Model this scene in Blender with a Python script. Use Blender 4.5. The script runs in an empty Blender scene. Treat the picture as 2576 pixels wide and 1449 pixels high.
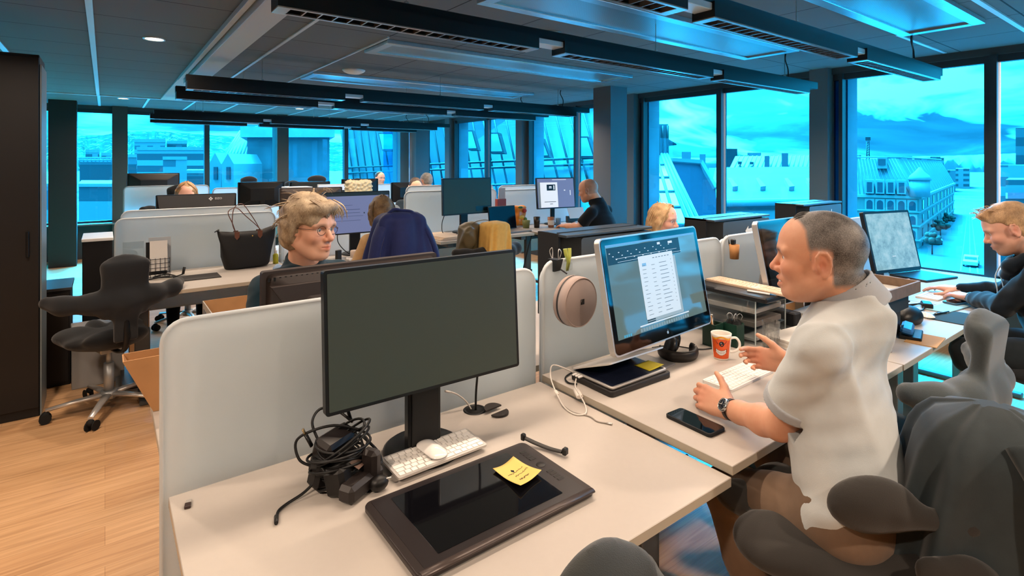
import bpy, math, random
import numpy as np
from mathutils import Vector, Matrix
R = random.Random(7)
PI = math.pi
SC = bpy.context.scene
COL = SC.collection
# ---------------------------------------------------------------- camera
# room axes: +X along the desk rows to the right, +Y along the windows away from the viewer, Z up
CAM_H, FPX, CXP, CYP, YAW = 1.58, 1369.3, 1288.0, 411.4, math.radians(36.787)
cam = bpy.data.cameras.new('camera'); camo = bpy.data.objects.new('camera', cam); COL.objects.link(camo)
cam.sensor_width = 36.0; cam.lens = FPX * 36.0 / 2576.0; cam.shift_y = -(724.5 - CYP) / 2576.0
cam.clip_start = 0.05; cam.clip_end = 3000
camo.location = (0, 0, CAM_H); camo.rotation_euler = (PI / 2, 0, -YAW)
SC.camera = camo
vs = SC.view_settings
vs.view_transform = 'Standard'; vs.look = 'None'; vs.gamma = 1.0; vs.exposure = 0.25; vs.use_curve_mapping = False
cy = SC.cycles
cy.use_denoising = True; cy.max_bounces = 7; cy.diffuse_bounces = 3; cy.glossy_bounces = 3; cy.transmission_bounces = 5
cy.transparent_max_bounces = 12; cy.caustics_reflective = False; cy.caustics_refractive = False
cy.sample_clamp_indirect = 4.0; cy.use_adaptive_sampling = True; cy.adaptive_threshold = 0.02

def lin(c):
    if isinstance(c, str):
        c = [int(c[i:i + 2], 16) / 255 for i in (0, 2, 4)]
        c = [x / 12.92 if x <= .04045 else ((x + .055) / 1.055) ** 2.4 for x in c]
    return (c[0], c[1], c[2], 1.0)

class NT:
    """small node-tree writer"""
    def __init__(s, tree): s.t = tree; s.t.nodes.clear()
    def n(s, kind, **kw):
        nd = s.t.nodes.new(kind)
        for k, v in kw.items():
            if k.startswith('i_'):
                key = k[2:]; key = int(key) if key.isdigit() else key
                s.set(nd.inputs[key], v)
            else: setattr(nd, k, v)
        return nd
    def set(s, sock, v):
        if isinstance(v, bpy.types.NodeSocket): s.t.links.new(v, sock)
        elif isinstance(v, bpy.types.Node): s.t.links.new(v.outputs[0], sock)
        else: sock.default_value = v
    def math(s, op, a, b=None, c=None, clamp=False):
        nd = s.n('ShaderNodeMath', operation=op, use_clamp=clamp)
        for i, v in enumerate((a, b, c)):
            if v is not None: s.set(nd.inputs[i], v)
        return nd.outputs[0]
    def mix(s, f, a, b, blend='MIX'):
        nd = s.n('ShaderNodeMix', data_type='RGBA', blend_type=blend)
        s.set(nd.inputs[0], f); s.set(nd.inputs[6], a); s.set(nd.inputs[7], b)
        return nd.outputs[2]
    def ramp(s, f, stops, interp='LINEAR'):
        nd = s.n('ShaderNodeValToRGB'); s.set(nd.inputs[0], f); cr = nd.color_ramp; cr.interpolation = interp
        while len(cr.elements) < len(stops): cr.elements.new(.5)
        for e, (p, c) in zip(cr.elements, stops): e.position = p; e.color = c if len(c) == 4 else (*c, 1)
        return nd.outputs[0]
    def noise(s, vec, scale, detail=2, rough=.5, dist=0):
        nd = s.n('ShaderNodeTexNoise'); s.set(nd.inputs['Vector'], vec); s.set(nd.inputs['Scale'], scale)
        nd.inputs['Detail'].default_value = detail; nd.inputs['Roughness'].default_value = rough; nd.inputs['Distortion'].default_value = dist
        return nd.outputs[0]
    def mapping(s, vec, loc=(0, 0, 0), rot=(0, 0, 0), sc=(1, 1, 1)):
        nd = s.n('ShaderNodeMapping'); s.set(nd.inputs[0], vec)
        nd.inputs[1].default_value = loc; nd.inputs[2].default_value = rot; nd.inputs[3].default_value = sc
        return nd.outputs[0]

# ---------------------------------------------------------------- sky: a bright overcast day with torn clouds
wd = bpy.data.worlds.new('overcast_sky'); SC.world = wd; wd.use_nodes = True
t = NT(wd.node_tree)
dr = t.n('ShaderNodeTexCoord').outputs['Generated']
sp = t.n('ShaderNodeSeparateXYZ', i_0=dr)
zc = t.math('MAXIMUM', sp.outputs[2], 0.0)
den = t.math('ADD', zc, 0.16)
cv = t.n('ShaderNodeCombineXYZ')
t.set(cv.inputs[0], t.math('DIVIDE', sp.outputs[0], den)); t.set(cv.inputs[1], t.math('DIVIDE', sp.outputs[1], den)); t.set(cv.inputs[2], t.math('MULTIPLY', zc, 4.0))
warp = t.n('ShaderNodeVectorMath', operation='MULTIPLY_ADD')
nzc = t.n('ShaderNodeTexNoise', i_Scale=.8); t.set(nzc.inputs['Vector'], cv.outputs[0])
t.set(warp.inputs[0], nzc.outputs['Color']); warp.inputs[1].default_value = (.9, .9, .5); t.set(warp.inputs[2], cv.outputs[0])
n1 = t.noise(warp.outputs[0], .95, 7, .58, .3)
n2 = t.noise(t.mapping(warp.outputs[0], (7, 3, 1), (0, 0, .5), (.55, 1.5, 1)), .6, 5, .55, .5)
cl = t.ramp(n1, [(.30, (.52, .62, .74)), (.44, (.80, .90, 1.0)), (.56, (1.3, 1.4, 1.45)), (.70, (2.4, 2.45, 2.5))])
gap = t.ramp(n2, [(.515, (0, 0, 0)), (.60, (1, 1, 1))])
sk = t.mix(t.math('MULTIPLY', gap, 1.0), cl, (9.5, 8.5, 8.0, 1))
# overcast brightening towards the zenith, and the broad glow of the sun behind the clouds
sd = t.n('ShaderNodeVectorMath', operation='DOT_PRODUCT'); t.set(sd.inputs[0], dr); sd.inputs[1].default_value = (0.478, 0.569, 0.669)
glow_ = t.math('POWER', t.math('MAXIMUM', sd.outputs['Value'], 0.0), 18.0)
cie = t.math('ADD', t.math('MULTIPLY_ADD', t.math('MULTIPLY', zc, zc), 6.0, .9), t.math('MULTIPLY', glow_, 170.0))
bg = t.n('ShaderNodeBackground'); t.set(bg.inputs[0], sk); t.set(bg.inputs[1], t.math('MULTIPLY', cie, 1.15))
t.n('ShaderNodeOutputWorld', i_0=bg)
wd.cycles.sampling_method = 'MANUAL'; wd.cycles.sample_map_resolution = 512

# ---------------------------------------------------------------- materials
MATS = {}
def pbr(name, col, rough=.5, metal=0., bump=0., bscale=200., spec=.5, sheen=0., vary=0., vscale=8., trans=0., emit=None, estr=0., coat=0., alpha=1., ior=1.45, obj=False):
    """procedural principled material: colour with a little noise and a fine bump"""
    if name in MATS: return MATS[name]
    m = bpy.data.materials.new(name); m.use_nodes = True; t = NT(m.node_tree)
    b = t.n('ShaderNodeBsdfPrincipled'); c = lin(col)
    tc = t.n('ShaderNodeTexCoord').outputs['Object']
    if vary:
        nz = t.noise(tc, vscale, 4)
        lo = tuple(x * (1 - vary) for x in c[:3]) + (1,); hi = tuple(min(1, x * (1 + vary)) for x in c[:3]) + (1,)
        t.set(b.inputs['Base Color'], t.ramp(nz, [(.3, lo), (.7, hi)]))
    else: b.inputs['Base Color'].default_value = c
    b.inputs['Roughness'].default_value = rough; b.inputs['Metallic'].default_value = metal; b.inputs['Specular IOR Level'].default_value = spec
    b.inputs['Transmission Weight'].default_value = trans; b.inputs['Coat Weight'].default_value = coat; b.inputs['Alpha'].default_value = alpha; b.inputs['IOR'].default_value = ior
    if sheen: b.inputs['Sheen Weight'].default_value = sheen
    if emit is not None: b.inputs['Emission Color'].default_value = lin(emit); b.inputs['Emission Strength'].default_value = estr
    if bump:
        bp = t.n('ShaderNodeBump', i_Strength=bump); bp.inputs['Distance'].default_value = .002
        t.set(bp.inputs['Height'], t.noise(tc, bscale, 3)); t.set(b.inputs['Normal'], bp)
    t.n('ShaderNodeOutputMaterial', i_0=b); MATS[name] = m
    return m
def newmat(name):
    m = bpy.data.materials.new(name); m.use_nodes = True; MATS[name] = m
    return m, NT(m.node_tree)

# ---------------------------------------------------------------- mesh building
class MB:
    def __init__(s): s.v = []; s.f = []; s.smooth = []; s.mi = []; s.cur = 0
    def add(s, vs, fs, smooth=False):
        o = len(s.v); s.v += [tuple(v) for v in vs]; s.f += [tuple(i + o for i in f) for f in fs]
        s.smooth += [smooth] * len(fs); s.mi += [s.cur] * len(fs); return s
    def box(s, c, d, rot=None, bev=0.):
        """box centred at c with size d; bev cuts the edges"""
        hx, hy, hz = d[0] / 2, d[1] / 2, d[2] / 2
        if bev <= 0:
            vs = [Vector((x * hx, y * hy, z * hz)) for z in (-1, 1) for y in (-1, 1) for x in (-1, 1)]
            fs = [(0, 2, 3, 1), (4, 5, 7, 6), (0, 1, 5, 4), (2, 6, 7, 3), (0, 4, 6, 2), (1, 3, 7, 5)]
        else:
            b = min(bev, hx * .98, hy * .98, hz * .98); vs = []; idx = {}
            for sx in (-1, 1):
                for sy in (-1, 1):
                    for sz in (-1, 1):
                        for ax in range(3):
                            p = [sx * (hx - b), sy * (hy - b), sz * (hz - b)]; p[ax] = (sx, sy, sz)[ax] * (hx, hy, hz)[ax]
                            idx[(sx, sy, sz, ax)] = len(vs); vs.append(Vector(p))
            fs = []
            for ax in range(3):
                o = [a for a in range(3) if a != ax]
                for sg in (-1, 1):
                    q = []
                    for a, bb in ((-1, -1), (1, -1), (1, 1), (-1, 1)):
                        k = [0, 0, 0]; k[ax] = sg; k[o[0]] = a; k[o[1]] = bb; q.append(idx[(*k, ax)])
                    fs.append(q)
                for a in (-1, 1):
                    for bb in (-1, 1):
                        k0 = [0, 0, 0]; k0[ax] = -1; k0[o[0]] = a; k0[o[1]] = bb; k1 = list(k0); k1[ax] = 1
                        fs.append([idx[(*k0, o[0])], idx[(*k1, o[0])], idx[(*k1, o[1])], idx[(*k0, o[1])]])
            for sx in (-1, 1):
                for sy in (-1, 1):
                    for sz in (-1, 1): fs.append([idx[(sx, sy, sz, a)] for a in range(3)])
            out = []
            for q in fs:
                n = (vs[q[1]] - vs[q[0]]).cross(vs[q[2]] - vs[q[0]]); cen = sum((vs[i] for i in q), Vector()) / len(q)
                out.append(q if n.dot(cen) > 0 else q[::-1])
            fs = out
        M = rot if rot is not None else Matrix.Identity(3)
        c = Vector(c)
        return s.add([c + M @ v for v in vs], fs)
    def ab(s, a, b, bev=0.):
        return s.box([(a[i] + b[i]) / 2 for i in range(3)], [abs(b[i] - a[i]) for i in range(3)], None, bev)
    def loft(s, rings, cap=True, smooth=True, closed=True):
        n = len(rings[0]); vs = [p for r in rings for p in r]; fs = []
        for i in range(len(rings) - 1):
            for j in range(n if closed else n - 1):
                a = i * n + j; b = i * n + (j + 1) % n
                fs.append((a, b, b + n, a + n))
        s.add(vs, fs, smooth)
        if cap and closed:
            o = len(s.v) - len(vs)
            for base, rev in ((0, True), ((len(rings) - 1) * n, False)):
                q = [o + base + j for j in range(n)]; s.f.append(tuple(q[::-1] if rev else q)); s.smooth.append(False); s.mi.append(s.cur)
        return s
    def tube(s, pts, r, n=8, cap=True, closed=False, smooth=True, flat=1.0):
        pts = [Vector(p) for p in pts]; m = len(pts)
        rr = r if isinstance(r, (list, tuple)) else [r] * m
        rings = []; up = None
        for i, p in enumerate(pts):
            if closed: d = pts[(i + 1) % m] - pts[i - 1]
            else: d = pts[min(i + 1, m - 1)] - pts[max(i - 1, 0)]
            d = d.normalized() if d.length > 1e-9 else Vector((0, 0, 1))
            if up is None: up = Vector((0, 0, 1)) if abs(d.z) < .9 else Vector((1, 0, 0))
            x = up.cross(d)
            x = x.normalized() if x.length > 1e-6 else d.orthogonal().normalized()
            y = d.cross(x); up = y
            rings.append([p + x * math.cos(2 * PI * k / n) * rr[i] + y * math.sin(2 * PI * k / n) * rr[i] * flat for k in range(n)])
        if closed: rings.append(rings[0])
        return s.loft(rings, cap and not closed, smooth)
    def cyl(s, a, b, r, r2=None, n=16, smooth=True): return s.tube([a, b], [r, r if r2 is None else r2], n, True, False, smooth)
    def lathe(s, c, prof, n=24, M=None, smooth=True, cap=True):
        c = Vector(c); M = M or Matrix.Identity(3)
        rings = [[c + M @ Vector((r * math.cos(2 * PI * k / n), r * math.sin(2 * PI * k / n), z)) for k in range(n)] for r, z in prof]
        return s.loft(rings, cap, smooth)
    def sph(s, c, r, n=12, M=None):
        r = r if isinstance(r, (tuple, list)) else (r, r, r); c = Vector(c); M = M or Matrix.Identity(3); rings = []
        for i in range(n + 1):
            a = -PI / 2 + PI * i / n; ca = max(math.cos(a), 1e-4)
            rings.append([c + M @ Vector((r[0] * ca * math.cos(2 * PI * k / (n * 2)), r[1] * ca * math.sin(2 * PI * k / (n * 2)), r[2] * math.sin(a))) for k in range(n * 2)])
        return s.loft(rings, True, True)
    def quad(s, a, b, c, d): return s.add([a, b, c, d], [(0, 1, 2, 3)])
    def prism(s, poly, ext, M=None, c=(0, 0, 0)):
        """2-D polygon in local XY extruded along local Z by ext=(z0,z1)"""
        c = Vector(c); M = M or Matrix.Identity(3); n = len(poly)
        vs = [c + M @ Vector((x, y, z)) for z in ext for x, y in poly]
        a = sum(poly[i][0] * poly[(i + 1) % n][1] - poly[(i + 1) % n][0] * poly[i][1] for i in range(n))
        fs = [tuple(range(n))[::-1], tuple(range(n, 2 * n))] + [(i, (i + 1) % n, n + (i + 1) % n, n + i) for i in range(n)]
        if a < 0: fs = [f[::-1] for f in fs]
        return s.add(vs, fs)
    def grid(s, fn, nu, nv, smooth=True, thick=0.):
        P = [[Vector(fn(i / nu, j / nv)) for j in range(nv + 1)] for i in range(nu + 1)]
        w = nv + 1; vs = [p for r in P for p in r]
        fs = [(i * w + j, (i + 1) * w + j, (i + 1) * w + j + 1, i * w + j + 1) for i in range(nu) for j in range(nv)]
        if not thick: return s.add(vs, fs, smooth)
        nrm = []
        for i in range(nu + 1):
            for j in range(nv + 1):
                du = P[min(i + 1, nu)][j] - P[max(i - 1, 0)][j]; dv = P[i][min(j + 1, nv)] - P[i][max(j - 1, 0)]
                q = du.cross(dv); nrm.append(q.normalized() if q.length > 1e-12 else Vector((0, 0, 1)))
        N = len(vs); vs2 = vs + [v - n * thick for v, n in zip(vs, nrm)]
        fs2 = fs + [tuple(i + N for i in f[::-1]) for f in fs]
        rim = [i * w for i in range(nu + 1)] + [nu * w + j for j in range(1, nv + 1)] + [i * w + nv for i in range(nu - 1, -1, -1)] + [j for j in range(nv - 1, 0, -1)]
        for a, b in zip(rim, rim[1:] + rim[:1]): fs2.append((b, a, a + N, b + N))
        return s.add(vs2, fs2, smooth)
    def build(s, name, mat, parent=None, tags=None):
        me = bpy.data.meshes.new(name); off = Vector(parent['_o']) if parent is not None and '_o' in parent else Vector((0, 0, 0))
        me.from_pydata([(v[0] - off.x, v[1] - off.y, v[2] - off.z) for v in s.v], [], s.f)
        for m in (mat if isinstance(mat, (list, tuple)) else [mat]): me.materials.append(m)
        me.polygons.foreach_set('use_smooth', s.smooth); me.polygons.foreach_set('material_index', s.mi); me.update()
        o = bpy.data.objects.new(name, me); COL.objects.link(o)
        if parent is not None: o.parent = parent; o['_o'] = tuple(off)
        if tags: tag(o, *tags)
        return o
def tag(o, label, cat, group=None):
    o['label'] = label; o['category'] = cat
    if group: o['group'] = group
    return o
def thing(name, label, cat, loc, group=None):
    """an Empty at the base of a thing; its parts are built in world coordinates and hung on it"""
    o = bpy.data.objects.new(name, None); COL.objects.link(o); o.location = loc; o['_o'] = tuple(loc); o.empty_display_size = .05
    return tag(o, label, cat, group)
def struct(o): o['kind'] = 'structure'; return o
def stuff(o): o['kind'] = 'stuff'; return o
def dup(root, dloc, label=None, group=None):
    """copy of a thing with its parts and sub-parts, moved by dloc"""
    def cp(o, par):
        c = o.copy(); COL.objects.link(c); c.parent = par
        for ch in list(o.children): cp(ch, c)
        return c
    r = cp(root, None); r.location = Vector(root.location) + Vector(dloc)
    r['_o'] = tuple(Vector(root['_o']) + Vector(dloc)) if '_o' in root else tuple(dloc)
    if label: r['label'] = label
    if group: r['group'] = group
    return r
def text_mesh(name, body, size, M, mat, parent=None, depth=.0006, align='CENTER'):
    """lettering as a mesh; M maps the text plane (x right, y up) into the world"""
    cu = bpy.data.curves.new(name, 'FONT'); cu.body = body; cu.size = size; cu.extrude = depth; cu.align_x = align; cu.align_y = 'CENTER'; cu.resolution_u = 3
    o = bpy.data.objects.new(name + '_src', cu); COL.objects.link(o)
    bpy.context.view_layer.update()
    me = bpy.data.meshes.new_from_object(o.evaluated_get(bpy.context.evaluated_depsgraph_get()))
    COL.objects.unlink(o); bpy.data.objects.remove(o)
    off = Vector(parent['_o']) if parent is not None else Vector()
    me.transform(Matrix.Translation(-off) @ M); me.name = name; me.materials.clear(); me.materials.append(mat)
    ob = bpy.data.objects.new(name, me); COL.objects.link(ob)
    if parent is not None: ob.parent = parent; ob['_o'] = tuple(off)
    return ob
def frame(o, x, y, z=None):
    """4x4 matrix from origin and axis vectors"""
    x = Vector(x).normalized(); y = Vector(y).normalized(); z = Vector(z) if z else x.cross(y)
    return Matrix(((x.x, y.x, z.x, o[0]), (x.y, y.y, z.y, o[1]), (x.z, y.z, z.z, o[2]), (0, 0, 0, 1)))
def rotz(a): return Matrix.Rotation(a, 3, 'Z')
def rotx(a): return Matrix.Rotation(a, 3, 'X')
def roty(a): return Matrix.Rotation(a, 3, 'Y')
def spline(pts, n=8, closed=False):
    """Catmull-Rom through pts"""
    P = [Vector(p) for p in pts]; out = []; m = len(P)
    for i in range(m if closed else m - 1):
        if closed: a, b, c, d = P[i - 1], P[i], P[(i + 1) % m], P[(i + 2) % m]
        else: a, b, c, d = P[max(i - 1, 0)], P[i], P[i + 1], P[min(i + 2, m - 1)]
        for k in range(n):
            u = k / n
            out.append(.5 * ((2 * b) + (c - a) * u + (2 * a - 5 * b + 4 * c - d) * u * u + (3 * b - a - 3 * c + d) * u ** 3))
    if not closed: out.append(P[-1])
    return out
def rrect(w, h, r, n=5):
    """rounded rectangle polygon, counter-clockwise, centred"""
    out = []
    for cx, cy_, a0 in ((w / 2 - r, h / 2 - r, 0), (-w / 2 + r, h / 2 - r, PI / 2), (-w / 2 + r, -h / 2 + r, PI), (w / 2 - r, -h / 2 + r, 1.5 * PI)):
        for k in range(n + 1):
            a = a0 + PI / 2 * k / n; out.append((cx + r * math.cos(a), cy_ + r * math.sin(a)))
    return out
_FW = Vector((math.sin(YAW), math.cos(YAW), 0)); _RT = Vector((math.cos(YAW), -math.sin(YAW), 0))
def out_at(x, y, d):
    """point at depth d seen in the direction (x, y); used to survey the town outside"""
    return _FW * d + _RT * ((x - CXP) / FPX * d) + Vector((0, 0, CAM_H - (y - CYP) / FPX * d))
# ================================================================ room shell
UW, VW, CZ = 5.95, 11.45, 2.55
def mat_floor():
    m, t = newmat('oak_planks'); tc = t.n('ShaderNodeTexCoord').outputs['Object']
    br = t.n('ShaderNodeTexBrick', offset=.37, offset_frequency=2); t.set(br.inputs['Vector'], tc)
    for k, v in (('Color1', lin('e2b88a')), ('Color2', lin('b98a5e')), ('Mortar', lin('6b4c33')), ('Scale', 1.0), ('Mortar Size', .0012), ('Mortar Smooth', .1), ('Bias', 0.), ('Brick Width', 1.35), ('Row Height', .148)): br.inputs[k].default_value = v
    g = t.noise(t.mapping(tc, sc=(2.2, 46, 1)), 1.0, 6, .62, .8)
    g2 = t.noise(t.mapping(tc, sc=(.8, 14, 1)), 1.0, 3, .5, 1.5)
    c = t.mix(.55, br.outputs[0], t.ramp(g, [(.28, lin('8f6743')), (.55, lin('d9ad7f')), (.8, lin('eccba2'))]), 'MIX')
    c = t.mix(t.math('MULTIPLY', g2, .5), c, lin('a87a52'), 'MIX')
    b = t.n('ShaderNodeBsdfPrincipled'); t.set(b.inputs['Base Color'], c); b.inputs['Roughness'].default_value = .42
    bp = t.n('ShaderNodeBump', i_Strength=.15); t.set(bp.inputs['Height'], g); t.set(b.inputs['Normal'], bp); t.n('ShaderNodeOutputMaterial', i_0=b); return m
def mat_ceiling():
    m, t = newmat('dark_ceiling_tiles'); tc = t.n('ShaderNodeTexCoord').outputs['Object']
    sp = t.n('ShaderNodeSeparateXYZ', i_0=tc)
    ya = t.math('ABSOLUTE', t.math('SUBTRACT', t.math('FRACT', t.math('DIVIDE', t.math('SUBTRACT', sp.outputs[1], 4.45 - 6.0 + .3), .6)), .5))
    xa = t.math('ABSOLUTE', t.math('SUBTRACT', t.math('FRACT', t.math('DIVIDE', t.math('SUBTRACT', sp.outputs[0], 1.14 - 6.0 + .3), .6)), .5))
    la = t.math('LESS_THAN', ya, .0085); lb = t.math('MULTIPLY', t.math('LESS_THAN', xa, .0085), t.math('GREATER_THAN', sp.outputs[0], 1.1))
    ln = t.math('MAXIMUM', la, lb)
    g = t.noise(tc, 900, 2)
    base = t.ramp(g, [(.3, lin('5b5f61')), (.7, lin('6e7274'))])
    b = t.n('ShaderNodeBsdfPrincipled'); t.set(b.inputs['Base Color'], t.mix(ln, base, (.004, .004, .004, 1))); b.inputs['Roughness'].default_value = .85
    bp = t.n('ShaderNodeBump', i_Strength=.3); bp.inputs['Distance'].default_value = .002; t.set(bp.inputs['Height'], t.math('SUBTRACT', g, t.math('MULTIPLY', ln, 4.0))); t.set(b.inputs['Normal'], bp)
    t.n('ShaderNodeOutputMaterial', i_0=b); return m
def mat_glass(name, tint, refl=.05):
    m, t = newmat(name)
    tr = t.n('ShaderNodeBsdfTransparent', i_0=tint); gl = t.n('ShaderNodeBsdfGlossy', i_1=.02)
    lw = t.n('ShaderNodeLayerWeight', i_0=.5)
    mx = t.n('ShaderNodeMixShader'); t.set(mx.inputs[0], t.math('MULTIPLY_ADD', t.math('POWER', lw.outputs[1], 5.0), .5, refl, clamp=True)); t.set(mx.inputs[1], tr); t.set(mx.inputs[2], gl)
    t.n('ShaderNodeOutputMaterial', i_0=mx); return m
M_FLOOR, M_CEIL = mat_floor(), mat_ceiling()
M_GLASS = mat_glass('blue_solar_glass', (.11, .68, .97, 1), .03)
M_WALL = pbr('charcoal_wall', '3b3d40', .7, bump=.05)
M_FRAME = pbr('window_frame_black', '2c2f33', .45)
M_COL = pbr('column_dark_grey', '5d6166', .6, bump=.04, bscale=90)
M_STRIP = pbr('pale_metal_strip', 'c9d2d6', .4, .3)
M_BEAMW = pbr('grey_painted_duct', 'b9c0c3', .55)
M_CONC = pbr('pale_concrete', '9a959b', .85, vary=.1, vscale=3)
M_BLACK = pbr('matt_black', '0b0b0c', .6)
def shell():
    struct(MB().ab((-5, -3.5, -.1), (UW + .05, VW + .05, 0)).build('floor', M_FLOOR))
    struct(MB().ab((-5, -3.5, CZ), (UW + .4, VW + .4, CZ + .1)).build('ceiling', M_CEIL))
    struct(MB().ab((-5.1, -3.5, 0), (-5, VW + .1, CZ)).build('wall_left', pbr('left_wall_dark', '2a2a2c', .8)))
    struct(MB().ab((-5, -3.6, 0), (UW + .3, -3.5, CZ)).build('wall_back', pbr('back_wall_warm', '8d8276', .8)))
    w = MB(); w.ab((UW, -3.5, 0), (UW + .3, VW + .3, .58)); w.ab((UW, -3.5, 2.49), (UW + .3, VW + .3, CZ))
    struct(w.build('wall_right', M_WALL))
    w = MB(); w.ab((-5, VW, 0), (UW, VW + .3, .56)); w.ab((-5, VW, 2.49), (UW, VW + .3, CZ))
    struct(w.build('wall_far', M_WALL))
    struct(MB().ab((UW - .16, -3.5, .58), (UW + .02, VW - .1, .605)).build('trim_1', pbr('window_sill_grey', '8d9496', .5)))
    struct(MB().ab((-5, VW - .16, .56), (UW - .2, VW + .02, .585)).build('trim_2', M_COL))
    n = 0
    # right wall: each bay is a wide pane, a narrow pane beside the pilaster, the pilaster and a second wide pane
    p = 2.525
    for k in range(-2, 5):
        y0 = 1.21 + p * k
        segs = [(y0 + .09, y0 + 1.185), (y0 + 1.22, y0 + 1.29), (y0 + 1.47, y0 + 2.505)]  # window light on the black cabinet's side, painted as a paler grey face
        n += 1; fr = MB()
        fr.ab((UW - .02, y0, .58), (UW + .1, y0 + .045, 2.49)); fr.ab((UW + .02, y0 + .045, .58), (UW + .14, y0 + .09, 2.49))
        fr.ab((UW - .01, y0 + 1.185, .58), (UW + .1, y0 + 1.22, 2.49))
        fr.ab((UW + .03, y0 + .045, 2.43), (UW + .09, y0 + p, 2.49)); fr.ab((UW + .03, y0 + .045, .58), (UW + .09, y0 + p, .635))
        o = struct(fr.build('window_%d' % n, M_FRAME)); g = MB()
        for a, b in segs: g.ab((UW + .058, a - .01, .6), (UW + .062, b + .01, 2.47))
        struct(g.build('glass_pane', M_GLASS, o))
        struct(MB().ab((UW - .09, y0 + 1.29, 0), (UW + .3, y0 + 1.47, CZ)).build('column', M_COL))
        struct(MB().ab((UW + .09, y0 + 1.175, -4), (UW + .32, y0 + 1.55, 3.2)).build('outer_pillar', M_CONC))
    # far wall
    p = 2.62
    for k in range(-2, 3):
        x0 = .097 + p * k
        if k == 2: segs, e = [(x0 + .0, x0 + .09)], .2
        else: segs, e = [(x0 + .214, x0 + 1.372), (x0 + 1.456, x0 + 2.61)], 2.62
        n += 1; fr = MB()
        if k < 2:
            fr.ab((x0 + 1.372, VW - .02, .56), (x0 + 1.456, VW + .1, 2.49))
        fr.ab((x0, VW + .03, 2.43), (x0 + e, VW + .09, 2.49)); fr.ab((x0, VW + .03, .56), (x0 + e, VW + .09, .62))
        o = struct(fr.build('window_%d' % n, M_FRAME)); g = MB()
        for a, b in segs: g.ab((a - .01, VW + .058, .58), (b + .01, VW + .062, 2.47))
        struct(g.build('glass_pane', M_GLASS, o))
        struct(MB().ab((x0, VW - .1, 0), (x0 + .214, VW + .3, CZ)).build('column', pbr('column_brown_black', '413a39', .65) if k < 2 else M_COL))
    struct(MB().ab((5.6, VW - .36, 0), (5.93, VW - .03, CZ)).build('column', M_COL))
    struct(MB().ab((-.685, 10.73, 0), (-.35, 11.06, CZ)).build('column', pbr('column_black_brown', '241f1f', .6)))
    struct(MB().ab((5.04, 4.69, 0), (5.34, 4.99, CZ)).build('column', M_COL))
    # pale strips between the ceiling tiles
    s = MB(); s.ab((-.096, -2, CZ - .012), (-.06, 9.62, CZ)); s.ab((-.09, 9.68, CZ - .012), (-.055, VW - .1, CZ)); s.ab((-4.9, 9.62, CZ - .014), (5.7, 9.68, CZ))
    for i in range(1, 10): s.ab((-.075 + .6 * i - .015, 9.68, CZ - .01), (-.075 + .6 * i + .015, VW - .1, CZ))
    s.ab((-.70, 3.0, CZ - .012), (-.66, 7.0, CZ)); s.ab((1.128, -1, CZ - .01), (1.152, 7.1, CZ)); s.ab((1.731, 3.9, CZ - .01), (1.747, 7.1, CZ))
    s.ab((4.0, .915, CZ - .012), (5.7, .945, CZ)); s.ab((4.75, 1.525, CZ - .01), (5.86, 1.55, CZ)); s.ab((1.8, 2.68, CZ - .012), (4.75, 2.71, CZ))
    struct(s.build('trim_3', M_STRIP))
    s = MB(); s.ab((.705, -2, CZ - .075), (.885, 7.1, CZ + .01), .004); s.ab((.655, -2, CZ - .04), (.69, 7.1, CZ), .002); s.ab((.66, 7.12, CZ - .02), (.9, 9.6, CZ))
    struct(s.build('trim_4', M_BEAMW))
shell()
def mat_perf():
    m, t = newmat('perforated_metal'); tc = t.n('ShaderNodeTexCoord').outputs['Object']
    v = t.n('ShaderNodeTexVoronoi', i_Scale=110., i_Randomness=0.); t.set(v.inputs['Vector'], tc)
    c = t.ramp(v.outputs[0], [(.28, (.03, .03, .03)), (.36, lin('aab4b8'))])
    b = t.n('ShaderNodeBsdfPrincipled'); t.set(b.inputs['Base Color'], c); b.inputs['Metallic'].default_value = .75; b.inputs['Roughness'].default_value = .33
    t.n('ShaderNodeOutputMaterial', i_0=b); return m
M_PERF = mat_perf(); M_ALU = pbr('brushed_aluminium', 'c6ced2', .3, .85, vary=.06, vscale=30)
def chilled_beams():
    for i, (x0, x1, y0, y1, lab) in enumerate(((1.76, 4.62, 3.97, 4.45, 'long perforated aluminium ceiling panel right of the smoke detector over the aisle'),
            (1.74, 4.7, 5.78, 6.26, 'perforated aluminium ceiling panel farthest from the viewer, beyond the round white detector'),
            (1.75, 4.64, 2.2, 2.69, 'large perforated aluminium ceiling panel above the first desk row, ending at the near windows'),
            (2.2, 4.72, 1.02, 1.5, 'pale aluminium ceiling panel in the top right corner of the picture'))):
        r = thing('ceiling_panel', lab, 'ceiling panel', (x0, y0, CZ), 'chilled ceiling panels'); z = CZ - .012
        f = MB(); w = .07
        f.ab((x0, y0, z - .022), (x1, y0 + w, z + .012), .003); f.ab((x0, y1 - w, z - .022), (x1, y1, z + .012), .003); f.ab((x0, y0 + w, z - .022), (x0 + w, y1 - w, z + .012)); f.ab((x1 - w, y0 + w, z - .022), (x1, y1 - w, z + .012))
        f.build('panel_frame', M_ALU, r)
        MB().ab((x0 + w, y0 + w, z - .008), (x1 - w, y1 - w, z + .012)).build('perforated_sheet', M_PERF, r)
chilled_beams()
M_LUMB = pbr('luminaire_black', '141516', .38, .3)
M_LOUV = pbr('louvre_aluminium', 'b8b0ab', .25, .8)
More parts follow.
